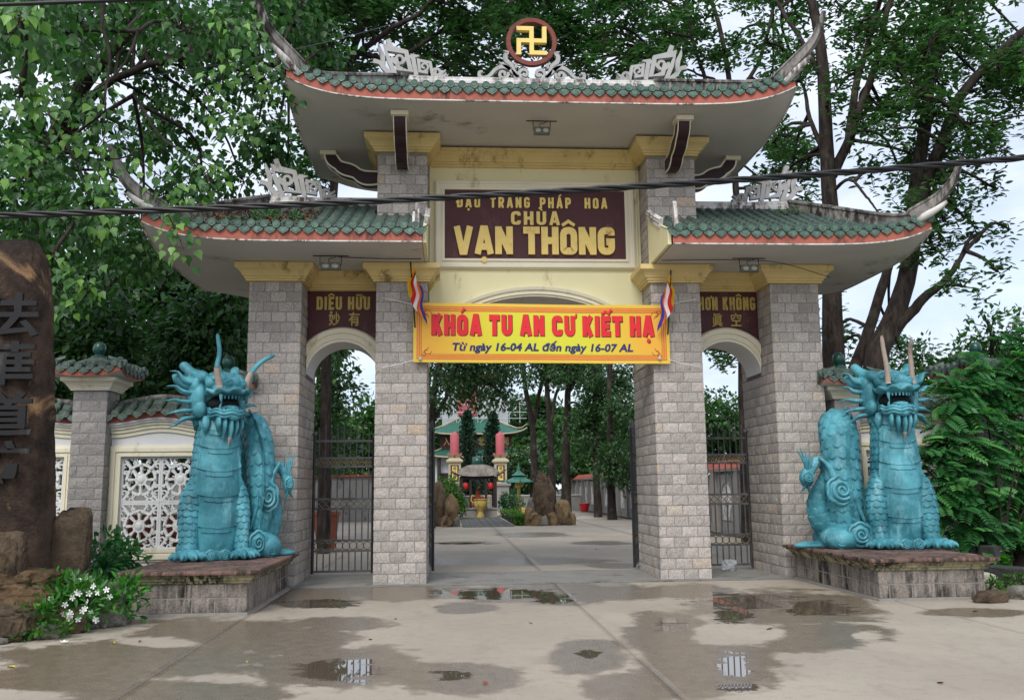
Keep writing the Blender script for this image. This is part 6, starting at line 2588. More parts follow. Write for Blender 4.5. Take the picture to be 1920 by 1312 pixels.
shrub('grass_tuft', 'tuft of low green weeds at the left edge beneath the layered rock', gp(20, 1195), [(at(15, 1188, -5.2), (0.4, 0.14, 0.07)), (at(90, 1180, -5.0), (0.3, 0.15, 0.1))], 900, 9, 0.06, 'quad', 'leaf_hedge', 36, -0.5, 0.05, 0.6, cat='weeds')

# ================================================================== PLANTS AND KERBS ON THE RIGHT
def frond_shrub():
    base = (7.35, -1.3, 0.0)
    t = thing('pinnate_shrub', 'tall shrub with feathery pinnate leaves beside the right dragon', 'shrub', base)
    r = np.random.default_rng(51)
    L = []
    stem = MB()
    nst = 7
    tips = []
    for k in range(nst):
        a = r.uniform(0, 2*PI)
        top = np.array([r.uniform(-0.9, 1.5), r.uniform(-0.7, 0.7), r.uniform(1.6, 3.0)])
        c = bez([(0.12*math.cos(a), 0.12*math.sin(a), 0), (top[0]*0.3, top[1]*0.3, top[2]*0.5), top], 14)
        stem.tube(c, np.linspace(0.03, 0.01, 14), 6)
        tips.append(c)
    pts = []
    for x, y, Y in ((1770, 820, -1.6), (1800, 760, -1.4), (1850, 730, -1.2), (1900, 760, -1.2), (1830, 850, -1.6), (1880, 860, -1.5), (1790, 910, -1.7), (1850, 940, -1.7), (1800, 970, -1.7), (1760, 880, -1.6), (1900, 930, -1.5), (1930, 820, -1.2), (1960, 900, -1.2), (1780, 720, -1.1), (1880, 690, -0.9), (1930, 700, -0.9), (1840, 1000, -1.8), (1760, 950, -1.7), (1752, 840, -1.5), (1770, 770, -1.3), (1820, 690, -1.0), (1860, 790, -1.5), (1910, 1000, -1.5), (1900, 640, -0.7)):
        pts.append((at(x+8, y, Y+0.55)-np.array(base), 0.34))
    for c, rad in pts:
        for _ in range(32):
            o = c+unit(r.normal(size=3))*rad*r.random()**0.5*np.array([1, 1, 1])
            d = unit(np.array([r.normal(), r.normal()-0.9, r.uniform(-0.7, 0.5)]))
            ln = r.uniform(0.28, 0.42)
            n = 8
            tt = np.linspace(0.15, 1, n)
            rach = o+np.outer(tt*ln, d)+np.outer(-0.12*tt**2, (0, 0, 1))
            up = np.array([0, -0.35, 1.0])+r.normal(size=3)*0.25
            side = unit(np.cross(d, up))
            C = np.repeat(rach, 2, 0)
            sgn = np.tile([1, -1], n)
            A = side*sgn[:, None]*0.9+d*0.45+np.array([0, 0, -0.15])
            S = np.repeat(np.sin(np.linspace(0.5, 2.9, n))*0.035+0.105, 2)*r.uniform(0.85, 1.1)
            L.append(leaf_arrays(C, A, np.tile(up, (2*n, 1)), S, 'oval', np.clip(np.full(2*n, r.normal(0.55, 0.2)), 0, 1)))
            stem.tube(np.vstack([o, rach[-1]]), [0.006, 0.003], 3, cap=False)
    V, F, T = join_arrays(L)
    link('foliage', mesh_np('foliage', V, F, attrs={'rnd': T}), 'leaf_bush', t, kind='stuff')
    stem.obj('stems', 'bark', t, kind='stuff')


frond_shrub()
tt_ = Tree('tree_stump_trunk', 'dark ivy-covered tree trunk at the far right edge behind the kerb stones', (at(1912, 1000, -1.0)[0], -1.0, 0), cat='trunk')
tt_.limb([tt_.base, tt_.base+np.array([0.15, 0, 1.2]), tt_.base+np.array([0.7, 0.1, 3.0]), tt_.base+np.array([1.8, 0.1, 6.2]), tt_.base+np.array([2.6, 0.3, 9.5])], 0.26, 0.12, 18, 0.01, 10, 0.4)
iv = crown_leaves([(tt_.base+np.array([2.4+dx, 0.3+dy, 8.6+dz]), 0.8) for dx, dy, dz in ((0, 0, 0), (0.9, 0.3, 0.4), (1.1, -0.5, -0.7), (0.2, 0.8, 0.9), (0.6, -0.9, 0.6), (1.6, 0.2, 1.2))]+[(tt_.base+np.array([-0.1, -0.3, 0.75]), (0.22, 0.2, 0.4)), (tt_.base+np.array([0.2, -0.3, 1.9]), (0.3, 0.2, 0.5))], 400, 6, 0.10, 'heart', tt_.r, 0.12, 0.5, 0.7)
tt_.finish('bark_dark', iv[0], None, 'leaf_herb')


def stone_bar(label, p, size, rz, rx=0.0, mat='rock_grey', seed=1):
    m = MB()
    n = 8
    r = np.random.default_rng(seed)
    me = MB().rects(-size[0]/2, size[0]/2, -size[1]/2, size[1]/2, [(-0.02, 0), (0, 0.02), (0, size[2]-0.02), (-0.02, size[2])]).mesh('kerb_stone')
    bm = bmesh.new()
    bm.from_mesh(me)
    bmesh.ops.subdivide_edges(bm, edges=bm.edges[:], cuts=3, use_grid_fill=True)
    for v in bm.verts:
        v.co += Vector((fnoise(v.co, 6, seed), fnoise(v.co, 6, seed+3), fnoise(v.co, 6, seed+5)))*0.02
    bm.to_mesh(me)
    bm.free()
    o = link('kerb_stone', me, mat, None, tuple(p), (rx, 0, rz))
    return tag(o, label, 'kerb', 'loose kerb stones on the right')


painted('kerb_dark', '#3d3c3b', 0.85, 0.2, 0.3, '#5b5a56', bump=0.8, scale=10)
painted('kerb_pale', '#a8a596', 0.85, 0.12, 0.4, '#6f6b5e', bump=0.6, scale=10)
stone_bar('dark stone bar lying beside the right plinth', (6.52, -2.25, 0.06), (0.3, 1.15, 0.3), R(28), 0, 'kerb_dark', 2)
stone_bar('short pale concrete kerb piece between the right plinth and the dark bar', (6.12, -2.55, 0.04), (0.42, 0.3, 0.24), R(5), 0, 'kerb_pale', 5)
stone_bar('upright dark stone slab behind the dark bar at the right edge', (7.0, -1.55, 0.05), (0.26, 0.3, 0.55), R(20), 0, 'kerb_dark', 9)
shrub('weed_patch', 'patch of bright green weeds in front of the kerb stones on the right', gp(1860, 1120), [(at(1845, 1095, -3.0), (0.25, 0.2, 0.10)), (at(1880, 1108, -3.05), (0.25, 0.2, 0.09)), (at(1910, 1090, -2.8), (0.22, 0.2, 0.12))], 800, 9, 0.065, 'oval', 'leaf_hedge', 61, -0.4, 0.06, 0.7, cat='weeds')
shrub('leafy_sprig', 'single broad-leaved seedling between the right plinth and the upright slab', gp(1868, 1090), [(at(1868, 1050, -1.9), (0.10, 0.1, 0.1))], 500, 5, 0.17, 'heart', 'leaf_herb', 62, -0.1, 0.06, 0.85)
boulder('boulder', 'mossy brown rock at the foot of the weeds by the right plinth', 66, gp(1858, 1128), (0.5, 0.3, 0.16), 'rock_brown', 0.1, 3, group='rocks of the right bed')
boulder('boulder', 'small grey rock at the right edge beside the weeds', 67, gp(1912, 1122), (0.3, 0.25, 0.18), 'rock_grey', 0.4, 3, group='rocks of the right bed')
# ================================================================== IRON GATES
def disc_ring(cx, cz, r, w=0.014, n=20):
    a = np.linspace(0, 2*PI, n, endpoint=False)
    return [(cx+r*math.cos(q), cz+r*math.sin(q)) for q in a]


def gate_leaf(name, label, w, h, loc, rz, nb, group):
    """barred leaf in the local xz plane from x=0 (hinge) to x=w; bands of rings, crossed rods and circles"""
    t = thing(name, label, 'gate', loc, rz, group)
    for x in (0.0, w):
        MB().tube([(x, 0, 0.02), (x, 0, h+(0.02 if x else 0.06))], 0.028, 8).obj('stile', 'iron', t)
    if True:
        MB().ball((0, 0, h+0.09), (0.045, 0.045, 0.05), 8, 6).obj('hinge_cap', 'iron_grey', t)
    zr = [0.06, 0.43, 0.62, 1.20, 1.38, 1.98, 2.14, 2.46]
    zr = [z*h/2.5 for z in zr]
    for z in zr:
        MB().box(0.0, w, -0.018, 0.018, z-0.02, z+0.02).obj('rail', 'iron_grey', t)
    for (a, b) in ((0, 1), (2, 3), (4, 5), (6, 7)):
        for k in range(nb):
            x = w*(k+0.7)/(nb+0.4)
            top = zr[b] if b < 7 else h+0.16+0.06*math.sin(k*2.1)
            m = MB().tube([(x, 0, zr[a]+0.02), (x, 0, top-(0.02 if b < 7 else 0))], 0.0135, 6)
            if b == 7:
                m.tube([(x, 0, top), (x, 0, top+0.08)], [0.018, 0.002], 6)
            m.obj('bar', 'iron_grey', t)
    for (a, b, kind) in ((1, 2, 'o'), (3, 4, 'x'), (5, 6, 'm')):
        zc, hh = (zr[a]+zr[b])/2, (zr[b]-zr[a])/2-0.02
        n = nb-1
        for k in range(n):
            x = w*(k+0.75)/(n+0.5)
            m = MB()
            if kind == 'x':
                dx = w/(n+0.5)/2
                m.tube([(x-dx, 0.0, zc-hh), (x+dx, 0.0, zc+hh)], 0.007, 5)
                m.tube([(x-dx, 0.012, zc+hh), (x+dx, 0.012, zc-hh)], 0.007, 5)
                m.obj('lattice_rod', 'gilt', t)
            else:
                m.ribbon(disc_ring(x, zc, hh*0.92), 0.016, -0.008, 0.008, closed=True)
                if kind == 'm':
                    q = hh*0.5
                    for (x0, x1, z0, z1) in ((-0.007, 0.007, -q, q), (-q, -0.007, -0.007, 0.007), (0.007, q, -0.007, 0.007), (-q, -0.007, q-0.012, q), (0.007, q, -q, -q+0.012), (q-0.012, q, 0.007, q), (-q, -q+0.012, -q, -0.007)):
                        m.box(x+x0, x+x1, -0.006, 0.006, zc+z0, zc+z1)
                m.obj('ring', 'gilt', t)
    return t


gate_leaf('iron_gate', 'closed black iron gate in the left side archway', 1.10, 2.5, (-4.15, 1.62, 0.04), 0, 9, 'iron gate leaves')
gate_leaf('iron_gate', 'closed black iron gate in the right side archway', 1.10, 2.5, (4.15, 1.62, 0.04), PI, 9, 'iron gate leaves')
gate_leaf('iron_gate', 'open black iron gate leaf folded back beside the right inner pillar', 1.9, 2.6, (1.93, 1.86, 0.04), R(74), 14, 'iron gate leaves')
gate_leaf('iron_gate', 'open black iron gate leaf folded back beside the left inner pillar', 1.9, 2.6, (-1.93, 1.86, 0.04), R(94), 14, 'iron gate leaves')
bag = rock(77, (0.28, 0.2, 0.2), 3, 0.45, 0.0, 4)
tag(link('plastic_bag', bag, 'plastic_bag', None, (at(1368, 1062, 1.35)[0], 1.35, 0.013)), 'crumpled clear plastic bag on the ground before the right iron gate', 'bag')

# ================================================================== COURTYARD
def far(x, y, Y):
    return at(x, y, Y)


# ---- boundary wall on the right with arched recesses
cw = thing('compound_wall', 'grey boundary wall with arched recesses and red tiled coping inside the compound', 'wall', (7.5, 20, 0))
bx_ = MB()
nb_ = 20
for k in range(nb_):
    y0 = 4.5+k*2.6-20
    MB().box(0.0, 0.25, y0+0.42, y0+2.6, 0, 1.95).obj('wall_panel', 'grey_wall', cw)
    MB().box(-0.12, 0.30, y0, y0+0.42, 0, 2.05).obj('pier', 'block_fence', cw)
    a = np.linspace(PI, 0, 15)
    arch = [(y0+1.5+0.55*math.cos(q), 1.15+0.50*math.sin(q)) for q in a]
    MB().prism([(y0+0.95, 0.45)]+arch+[(y0+2.05, 0.45)], -0.03, -0.005, 'x').obj('arch_panel', 'white_stained', cw)
    b = MB()
    pts = [(y0+0.92, 0.45)]+[(y0+1.5+0.6*math.cos(q), 1.15+0.55*math.sin(q)) for q in a]+[(y0+2.08, 0.45)]
    b.ribbon(pts, 0.07, -0.06, 0.0)
    m2 = MB()
    m2.add([(y, x, z) for x, y, z in b.v], b.f)
    m2.obj('arch_trim', 'grey_wall', cw)
    MB().box(-0.14, 0.35, y0, y0+2.6, 2.05, 2.12).obj('coping', 'far_white', cw)
    MB().prism([(-0.2, 2.12), (0.12, 2.42), (0.45, 2.12)], 0, 1, 'y').obj('red_cap', 'red_tile', cw, loc=(0, y0, 0)).scale = (1, 2.6, 1)
# low grey wall at the back
lw = thing('low_wall', 'low grey wall crossing behind the courtyard rocks', 'wall', (3.2, 47, 0))
MB().box(-4.6, 4.2, 0, 0.3, 0, 1.0).obj('wall_body', 'grey_wall', lw)
MB().box(-4.65, 4.25, -0.05, 0.35, 1.0, 1.08).obj('coping', 'far_white', lw)
lw2 = thing('low_wall', 'low dark boundary wall seen through the left side archway', 'wall', (-12, 30, 0))
MB().box(-6, 8, 0, 0.3, 0, 2.2).obj('wall_body', 'grey_wall', lw2)
MB().box(-6.05, 8.05, -0.1, 0.4, 2.2, 2.3).obj('coping', 'red_tile', lw2)


def hip_roof(par, name, cx, y0, y1, hw, z0, rise, over, mat, lift=0.35, ribs=40):
    """tiled hipped skirt roof with upturned corners and raised ribs"""
    m = MB()
    xs = np.linspace(-hw-over, hw+over, 41)
    yc, hd = (y0+y1)/2, (y1-y0)/2+over
    ys = np.linspace(-hd, hd, 13)
    W = hw+over
    def z(u, v):
        d = min((hd-abs(v))/hd, (W-abs(u))/(hd))
        return z0+rise*min(1, max(0, d))**1.1+lift*(abs(u)/W)**6*(abs(v)/hd)**3*(1-d)
    m.grid([[(cx+u, yc+v, z(u, v)) for v in ys] for u in xs])
    o = m.obj(name, mat, par)
    r = MB()
    for u in np.linspace(-W+0.05, W-0.05, ribs):
        e = min(hd, W-abs(u))
        vv = np.linspace(-hd, -hd+e*0.98, 5)
        r.tube([(cx+u, yc+v, z(u, v)+0.015) for v in vv], 0.035, 5)
    r.obj('roof_ribs', mat, o, kind='stuff')
    f = MB()
    f.grid([[(cx+u, yc-hd-o_, z(u, -hd)+h_) for u in xs] for o_, h_ in ((0, 0.02), (0.05, 0.02), (0.05, -0.07), (-0.3, -0.10))])
    f.obj('eave_board', 'temple_cream', o)
    for s in (-1, 1):
        h = MB()
        tt = np.linspace(0, 1, 9)
        h.tube([(cx+s*(W-hd*(1-t)*0.98), yc-hd*t, z(W-hd*(1-t), -hd*t)+0.08+0.45*max(0, t-0.75)**1.5*4) for t in tt], np.linspace(0.09, 0.04, 9), 6)
        h.obj('hip_rib', 'temple_cream', o)
    return o


TY = 64
tc = at(893, 850, TY)
tp = thing('temple_hall', 'two-tiered temple hall with green tiled roofs at the far end of the courtyard', 'temple', (tc[0], TY, 0))
zt_ = lambda y: at(893, y, TY)[2]
HWT = 3.6
MB().box(-HWT, HWT, 0, 6, 0, zt_(856)).obj('wall', 'far_white', tp)
for k in range(6):
    x = -HWT+0.35+k*(2*HWT-0.7)/5
    MB().tube([(x, -0.55, 0), (x, -0.55, zt_(858))], 0.16, 8).obj('column', 'temple_dark', tp)
for k in range(3):
    MB().box(-2.6+k*2.6-0.75, -2.6+k*2.6+0.75, -0.03, 0.0, 0, 2.9).obj('door', 'dark_wood', tp)
MB().box(-0.9, 0.9, -0.06, -0.03, 3.1, 3.7).obj('sign_board', 'red_lacquer', tp)
hip_roof(tp, 'lower_roof', 0, 0, 5.0, HWT, zt_(856), zt_(836)-zt_(856)+0.7, 1.0, 'tile_far', 0.5, 46)
zf_ = zt_(834)
fz_ = MB().box(-HWT+0.4, HWT-0.4, 0.55, 5, zf_-0.3, zt_(814)).obj('frieze', 'maroon', tp)
for k, ch in enumerate('入之門慧智開'):
    tm = text_mesh('character', ch, 0.55, 0.02, 0.01, width=0.55)
    tm.obj('character', 'gold', fz_, loc=(-2.6+k*1.04, 0.545, zf_+0.08))
hip_roof(tp, 'upper_roof', 0, 0.4, 5.2, HWT-0.25, zt_(813), zt_(786)-zt_(813)+0.5, 1.1, 'tile_far', 0.5, 46)
MB().box(-3.0, 3.0, 2.4, 4.4, zt_(800), zt_(742)).obj('upper_storey', 'far_white', tp)
MB().box(-1.6, 0.2, 2.3, 2.42, zt_(775), zt_(728)).obj('salmon_panel', 'coral_paint', tp)
MB().prism([(-2.9, zt_(705)), (2.4, zt_(705)), (2.0, zt_(696)), (-2.5, zt_(696))], 2.0, 5).obj('red_roof', 'red_tile', tp)
MB().box(-2.3, 1.9, 2.6, 4.2, zt_(742), zt_(705)).obj('top_storey', 'far_white', tp)
sf = thing('scaffolding', 'pipe scaffolding round the upper storeys of the far temple', 'scaffold', (tc[0], TY+1.6, zt_(790)))
zb_ = zt_(790)
for k in range(9):
    x = -3.6+k*0.95
    MB().tube([(x, 0, 0), (x, 0, zt_(735)-zb_)], 0.035, 5).obj('upright', 'far_white', sf)
for y in (782, 770, 755, 742):
    MB().tube([(-3.8, -0.05, zt_(y)-zb_), (4.6, -0.05, zt_(y)-zb_)], 0.035, 5).obj('ledger', 'far_white', sf)
for k in range(4):
    MB().tube([(-3.6+k*2, -0.1, 0), (-1.6+k*2, -0.1, 2.2)], 0.03, 5).obj('brace', 'far_white', sf)

# ---- two column monuments before the hall
def monument(px, label):
    Y = 46
    p = at(px, 930, Y)
    t = thing('column_monument', label, 'column', (p[0], Y, 0), group='coral topped columns before the temple')
    z = lambda y: at(px, y, Y)[2]
    MB().rects(-0.55, 0.55, -0.55, 0.55, [(0.1, 0), (0.1, 0.3), (0.0, 0.35), (0.0, z(912)), (0.12, z(910)), (0.12, z(906))]).obj('pedestal', 'grey_wall', t)
    b = MB().box(-0.42, 0.42, -0.42, 0.42, z(906), z(868)).obj('shaft', 'temple_cream', t)
    MB().box(-0.27, 0.27, -0.45, -0.42, z(902), z(872)).obj('panel', 'temple_dark', b)
    MB().box(-0.17, 0.17, -0.47, -0.45, z(900), z(874)).obj('inscription_strip', 'gold', b)
    for k, ch in enumerate(('佛', '法', '僧')):
        text_mesh('character', ch, 0.2, 0.0, 0.008, width=0.24).obj('character', 'maroon', b, loc=(0, -0.478, z(881+k*7.5)))
    MB().rects(-0.42, 0.42, -0.42, 0.42, [(0.02, z(868)), (0.14, z(866)), (0.14, z(863)), (0.04, z(861)), (-0.1, z(858)), (0.0, z(855)), (0.1, z(852))]).obj('capital', 'temple_cream', t)
    m = MB()
    for k in range(12):
        a = k*PI/6
        m.tube(bez([(0.25*math.cos(a), 0.25*math.sin(a), z(856)), (0.42*math.cos(a), 0.42*math.sin(a), z(853)), (0.46*math.cos(a), 0.46*math.sin(a), z(849))], 6), np.linspace(0.13, 0.02, 6), 6)
    m.obj('lotus_petals', 'coral_paint', t, kind='stuff')
    MB().lathe([(0.30, z(852)), (0.30, z(815)), (0.27, z(814)), (0.12, z(811)), (0.0, z(808))], 16).obj('coral_post', 'coral_paint', t, smooth=40)


monument(852.5, 'coral-topped column with inscribed panels left of the small pavilion')
monument(938.5, 'coral-topped column with inscribed panels right of the small pavilion')

# ---- small incense pavilion
PY = 35
pc = at(896, 950, PY)
pv = thing('pavilion', 'small open pavilion with weathered dome roof and green ball finial in the courtyard', 'pavilion', (pc[0], PY, 0))
pz = lambda y: at(896, y, PY)[2]
MB().rects(-1.02, 1.02, -1.02, 1.02, [(0, 0), (0, 0.42), (0.06, 0.44), (0.06, 0.52)]).obj('base', 'block_fence', pv)
for sx in (-1, 1):
    for sy in (-1, 1):
        MB().box(sx*0.92-0.09, sx*0.92+0.09, sy*0.92-0.09, sy*0.92+0.09, 0.52, pz(896)).obj('post', 'dark_wood', pv)
    MB().box(sx*0.42-0.06, sx*0.42+0.06, -0.98, -0.86, 0.52, pz(896)).obj('post', 'dark_wood', pv)
    MB().box(-1.0, 1.0, sx*0.92-0.05, sx*0.92+0.05, pz(898), pz(893)).obj('beam', 'dark_wood', pv)
g = np.linspace(-1, 1, 19)
rm = MB()
def pr(u, v):
    t = max(abs(u), abs(v))
    return pz(893)+(pz(870)-pz(893))*math.sqrt(max(0, 1-t**2.2))+0.16*abs(u*v)**4
rm.grid([[(u*1.12*(1+0.10*abs(u*v)**3), v*1.12*(1+0.10*abs(u*v)**3), pr(u, v)) for v in g] for u in g])
ro_ = rm.obj('roof', 'rock_grey', pv, smooth=True)
for sx in (-1, 1):
    for sy in (-1, 1):
        MB().tube(bez([(sx*0.9, sy*0.9, pz(893)+0.12), (sx*1.25, sy*1.25, pz(893)+0.15), (sx*1.5, sy*1.5, pz(893)+0.35)], 8), np.linspace(0.07, 0.02, 8), 6).obj('corner_tip', 'ridge_black', ro_)
MB().lathe([(0.0, pz(880)), (0.2, pz(880)), (0.18, pz(877)), (0.25, pz(875)), (0.31, pz(870)), (0.325, pz(866)), (0.31, pz(861.5)), (0.22, pz(857)), (0.1, pz(855)), (0.0, pz(854.5))], 20).obj('ball_finial', 'teal_glaze', pv, smooth=50)
for s in (-1, 1):
    l_ = thing('red_lantern', 'red paper lantern hanging on the %s side of the small pavilion' % ('left' if s < 0 else 'right'), 'lantern', (pc[0]+s*0.68, PY-0.95, pz(911)), group='red lanterns of the pavilion')
    MB().lathe([(0.05, -0.19), (0.1, -0.17), (0.14, -0.08), (0.15, 0.0), (0.14, 0.08), (0.1, 0.17), (0.05, 0.19)], 12).obj('lantern_body', 'red_lacquer', l_, smooth=True)
    MB().tube([(0, 0, 0.18), (0, 0, 0.40)], 0.01, 4).obj('cord', 'dark_wood', l_)
ur = thing('incense_urn', 'gilded incense urn standing before the small pavilion', 'urn', (pc[0]+0.1, PY-1.6, 0))
MB().lathe([(0.0, 0.0), (0.2, 0.0), (0.22, 0.1), (0.14, 0.25), (0.16, 0.38), (0.3, 0.55), (0.36, 0.75), (0.34, 0.92), (0.38, 0.96), (0.38, 1.0), (0.0, 0.98)], 18).obj('bowl', 'gold_flat', ur, smooth=40)
for s in (-1, 1):
    MB().tube(bez([(s*0.34, 0, 0.8), (s*0.5, 0, 0.9), (s*0.48, 0, 1.15), (s*0.4, 0, 1.2)], 8), 0.035, 6).obj('handle', 'gold_flat', ur)
bd = thing('seated_statue', 'pinkish seated statue inside the small pavilion', 'statue', (pc[0], PY, 0.52))
bm_ = MB()
bm_.ball((0, 0, 0.16), (0.36, 0.26, 0.16), 14, 8)
bm_.ball((0, 0.04, 0.45), (0.22, 0.16, 0.30), 14, 8)
bm_.ball((0, 0.02, 0.86), (0.12, 0.12, 0.15), 12, 8)
bm_.ball((0, 0.04, 1.02), (0.06, 0.06, 0.06), 8, 6)
for s in (-1, 1):
    bm_.tube(bez([(s*0.22, 0.0, 0.62), (s*0.30, -0.08, 0.42), (s*0.12, -0.2, 0.30)], 8), 0.07, 8)
    bm_.ball((s*0.24, -0.1, 0.12), (0.2, 0.16, 0.1), 10, 6)
link('body', remeshed(bm_, 0.03, 'body', 2), 'red_tile', bd)

# ---- stone path, hedges, rocks
pth = thing('stone_path', 'dark stone slab path leading to the small pavilion', 'path', (0, 0, 0))
pth['kind'] = 'structure'
for q in ('label', 'category'):
    del pth[q]
pa0, pa1 = at(866, 986, 21.9), at(985, 986, 21.9)
for i in range(7):
    for j in range(7):
        x0 = -1.1+i*0.307
        y0 = 22.0+j*1.65
        MB().rects(x0+0.012, x0+0.295, y0+0.03, y0+1.62, [(0, 0), (0, 0.02), (-0.01, 0.03)]).obj('path_slab', 'path_dark', pth)


def hedge(label, x0, x1, y0, y1, h, seed, mat='leaf_hedge', name='hedge'):
    r = np.random.default_rng(seed)
    c = ((x0+x1)/2, (y0+y1)/2, 0)
    t = thing(name, label, 'hedge', c)
    n = int(((x1-x0)*(y1-y0)+2*h*(x1-x0+y1-y0))*130)
    P = np.stack([r.uniform(x0, x1, n)-c[0], r.uniform(y0, y1, n)-c[1], r.uniform(0.03, h, n)], 1)
    k = r.integers(0, 3, n)
    P[k == 0, 2] = h+r.normal(0, 0.03, (k == 0).sum())
    P[k == 1, 1] = y0-c[1]+r.normal(0, 0.03, (k == 1).sum())
    A = r.normal(size=(n, 3))+np.array([0, -0.3, 0.5])
    N = r.normal(size=(n, 3))+np.array([0, -0.5, 0.8])
    v, f, tt = leaf_arrays(P, A, N, r.uniform(0.07, 0.13, n), 'quad', np.clip(r.normal(0.5, 0.2, n), 0, 1))
    link('foliage', mesh_np('foliage', v, f, attrs={'rnd': tt}), mat, t, kind='stuff')
    MB().box(x0-c[0]+0.06, x1-c[0]-0.06, y0-c[1]+0.06, y1-c[1]-0.06, 0, h-0.06).obj('inner_twigs', 'bark_dark', t)


hedge('low clipped hedge along the right side of the stone path', 1.1, 1.75, 22.9, 34, 0.40, 3)
hedge('low clipped hedge left of the stone path behind the rocks', -3.2, -1.35, 26, 33, 0.6, 4)
shrub('ball_shrub', 'clipped round dark bush right of the small pavilion', (at(958, 950, 36)[0], 36, 0), [((at(958, 950, 36)[0], 36, 0.65), 0.7)], 300, 12, 0.14, 'quad', 'leaf_bush', 71, 0, 0.15, 0.4)
shrub('leafy_bush', 'bright green bush left of the small pavilion in front of a column', (at(840, 940, 32)[0], 32, 0), [((at(838, 900, 32)[0], 32, 1.3), (0.8, 0.7, 0.8)), ((at(845, 915, 32)[0], 32, 0.7), (0.8, 0.7, 0.6))], 260, 12, 0.17, 'quad', 'leaf_hedge', 72, 0, 0.2, 0.6)


def rockery(label, items, group=None):
    Y = items[0][2]
    t = thing('rockery', label, 'rocks', (at(items[0][0], 985, Y)[0], Y, 0), group=group)
    for i, (px, py, Y, w, h, mat, seed) in enumerate(items):
        me = rock(seed, (w, w*0.8, h), 3, 0.28, 0.2, 3)
        link('rock', me, mat, t, (at(px, 985, Y)[0]-t.location.x, Y-t.location.y, 0.0), (0, 0, seed))
    return t


rockery('tall pointed upright rock with low ochre rocks right of the stone path', [(1020, 985, 23.2, 0.95, 2.15, 'rock_brown', 101), (992, 985, 22.9, 0.5, 0.75, 'rock_yard', 102), (1004, 985, 22.6, 0.45, 0.55, 'rock_yard', 103), (1036, 985, 22.7, 0.4, 0.55, 'rock_yard', 104), (996, 960, 23.2, 0.6, 1.05, 'rock_grey', 105), (1020, 985, 22.5, 0.4, 0.4, 'rock_grey', 106)])
rockery('blunt ochre rock with small stones at the right end of the rockery', [(1057, 985, 23.2, 0.85, 0.98, 'rock_yard', 111), (1073, 985, 23.0, 0.35, 0.5, 'rock_yard', 112), (1047, 985, 22.8, 0.35, 0.42, 'rock_brown', 113), (1066, 985, 22.7, 0.3, 0.25, 'rock_brown', 114)])
rockery('tall dark slab and pointed ochre rock left of the stone path', [(822, 985, 23.6, 0.8, 1.95, 'rock_brown', 121), (848, 985, 23.0, 0.62, 1.2, 'rock_yard', 122), (838, 985, 22.8, 0.5, 0.45, 'rock_yard', 123), (856, 985, 22.8, 0.4, 0.4, 'rock_grey', 124)])
# slim green pagoda lantern
lt = thing('pagoda_lantern', 'slim green-roofed pagoda lantern right of the small pavilion', 'lantern', (at(973, 930, 40)[0], 40, 0))
lz = lambda y: at(973, y, 40)[2]
MB().lathe([(0.5, 0), (0.5, 0.3), (0.12, 0.5), (0.10, lz(912)), (0.24, lz(911)), (0.22, lz(903)), (0.0, lz(903))], 8).obj('stand', 'gold_flat', lt)
MB().lathe([(1.0, lz(904)), (0.95, lz(902)), (0.45, lz(896)), (0.25, lz(892)), (0.45, lz(891)), (0.22, lz(886)), (0.10, lz(882)), (0.05, lz(872)), (0.0, lz(864))], 8).obj('roof', 'tile_far', lt)
for k in range(8):
    a = 2*PI*k/8
    MB().tube(bez([(0.7*math.cos(a), 0.7*math.sin(a), lz(902)), (1.0*math.cos(a), 1.0*math.sin(a), lz(903)), (1.25*math.cos(a), 1.25*math.sin(a), lz(898))], 6), np.linspace(0.05, 0.015, 6), 5).obj('corner_tip', 'tile_far', lt)
fl_ = thing('planter_pot', 'orange clay planter behind the left iron gate', 'pot', (at(612, 965, 9)[0], 9, 0.02))
MB().lathe([(0.0, 0), (0.22, 0), (0.3, 0.5), (0.34, 0.9), (0.38, 0.92), (0.38, 1.0), (0.3, 1.0), (0.28, 0.9), (0, 0.9)], 16).obj('pot_body', 'brick_red', fl_, smooth=40)
pot = thing('planter_pot', 'red flower pot by the compound wall', 'pot', (6.9, 42, 0.0))
MB().lathe([(0.0, 0), (0.2, 0), (0.34, 0.5), (0.38, 0.52), (0.36, 0.55), (0, 0.5)], 14).obj('pot_body', 'red_lacquer', pot, smooth=40)
# ================================================================== COURTYARD AND BACKGROUND TREES
def yard_tree(name, label, bx, by, Y, stems, blobs, dens, per, size, leaf='leaf_right', bark='bark_dark', light=0.35, kind='quad', group='courtyard trees', rc=0.4, every=4):
    """stems: px polylines at depth Y"""
    p = at(bx, by, Y)
    t = Tree(name, label, (p[0], Y, 0), group)
    for i, (pts, w0, w1) in enumerate(stems):
        q = [at(x, y, Y+dy) for x, y, dy in pts]
        if i == 0:
            q = [t.base]+q
        t.limb(q, w2r(w0, Y), w2r(w1, Y), 18, 0.02, 8, 0.4 if i == 0 else 0)
    bl = [(at(x, y, Yb), r) for x, y, Yb, r in blobs]
    arr, tw = crown_leaves(bl, dens, per, size, kind, t.r, rc, 0.3, light)
    return t.finish(bark, arr, tw, leaf, 0.03, every)


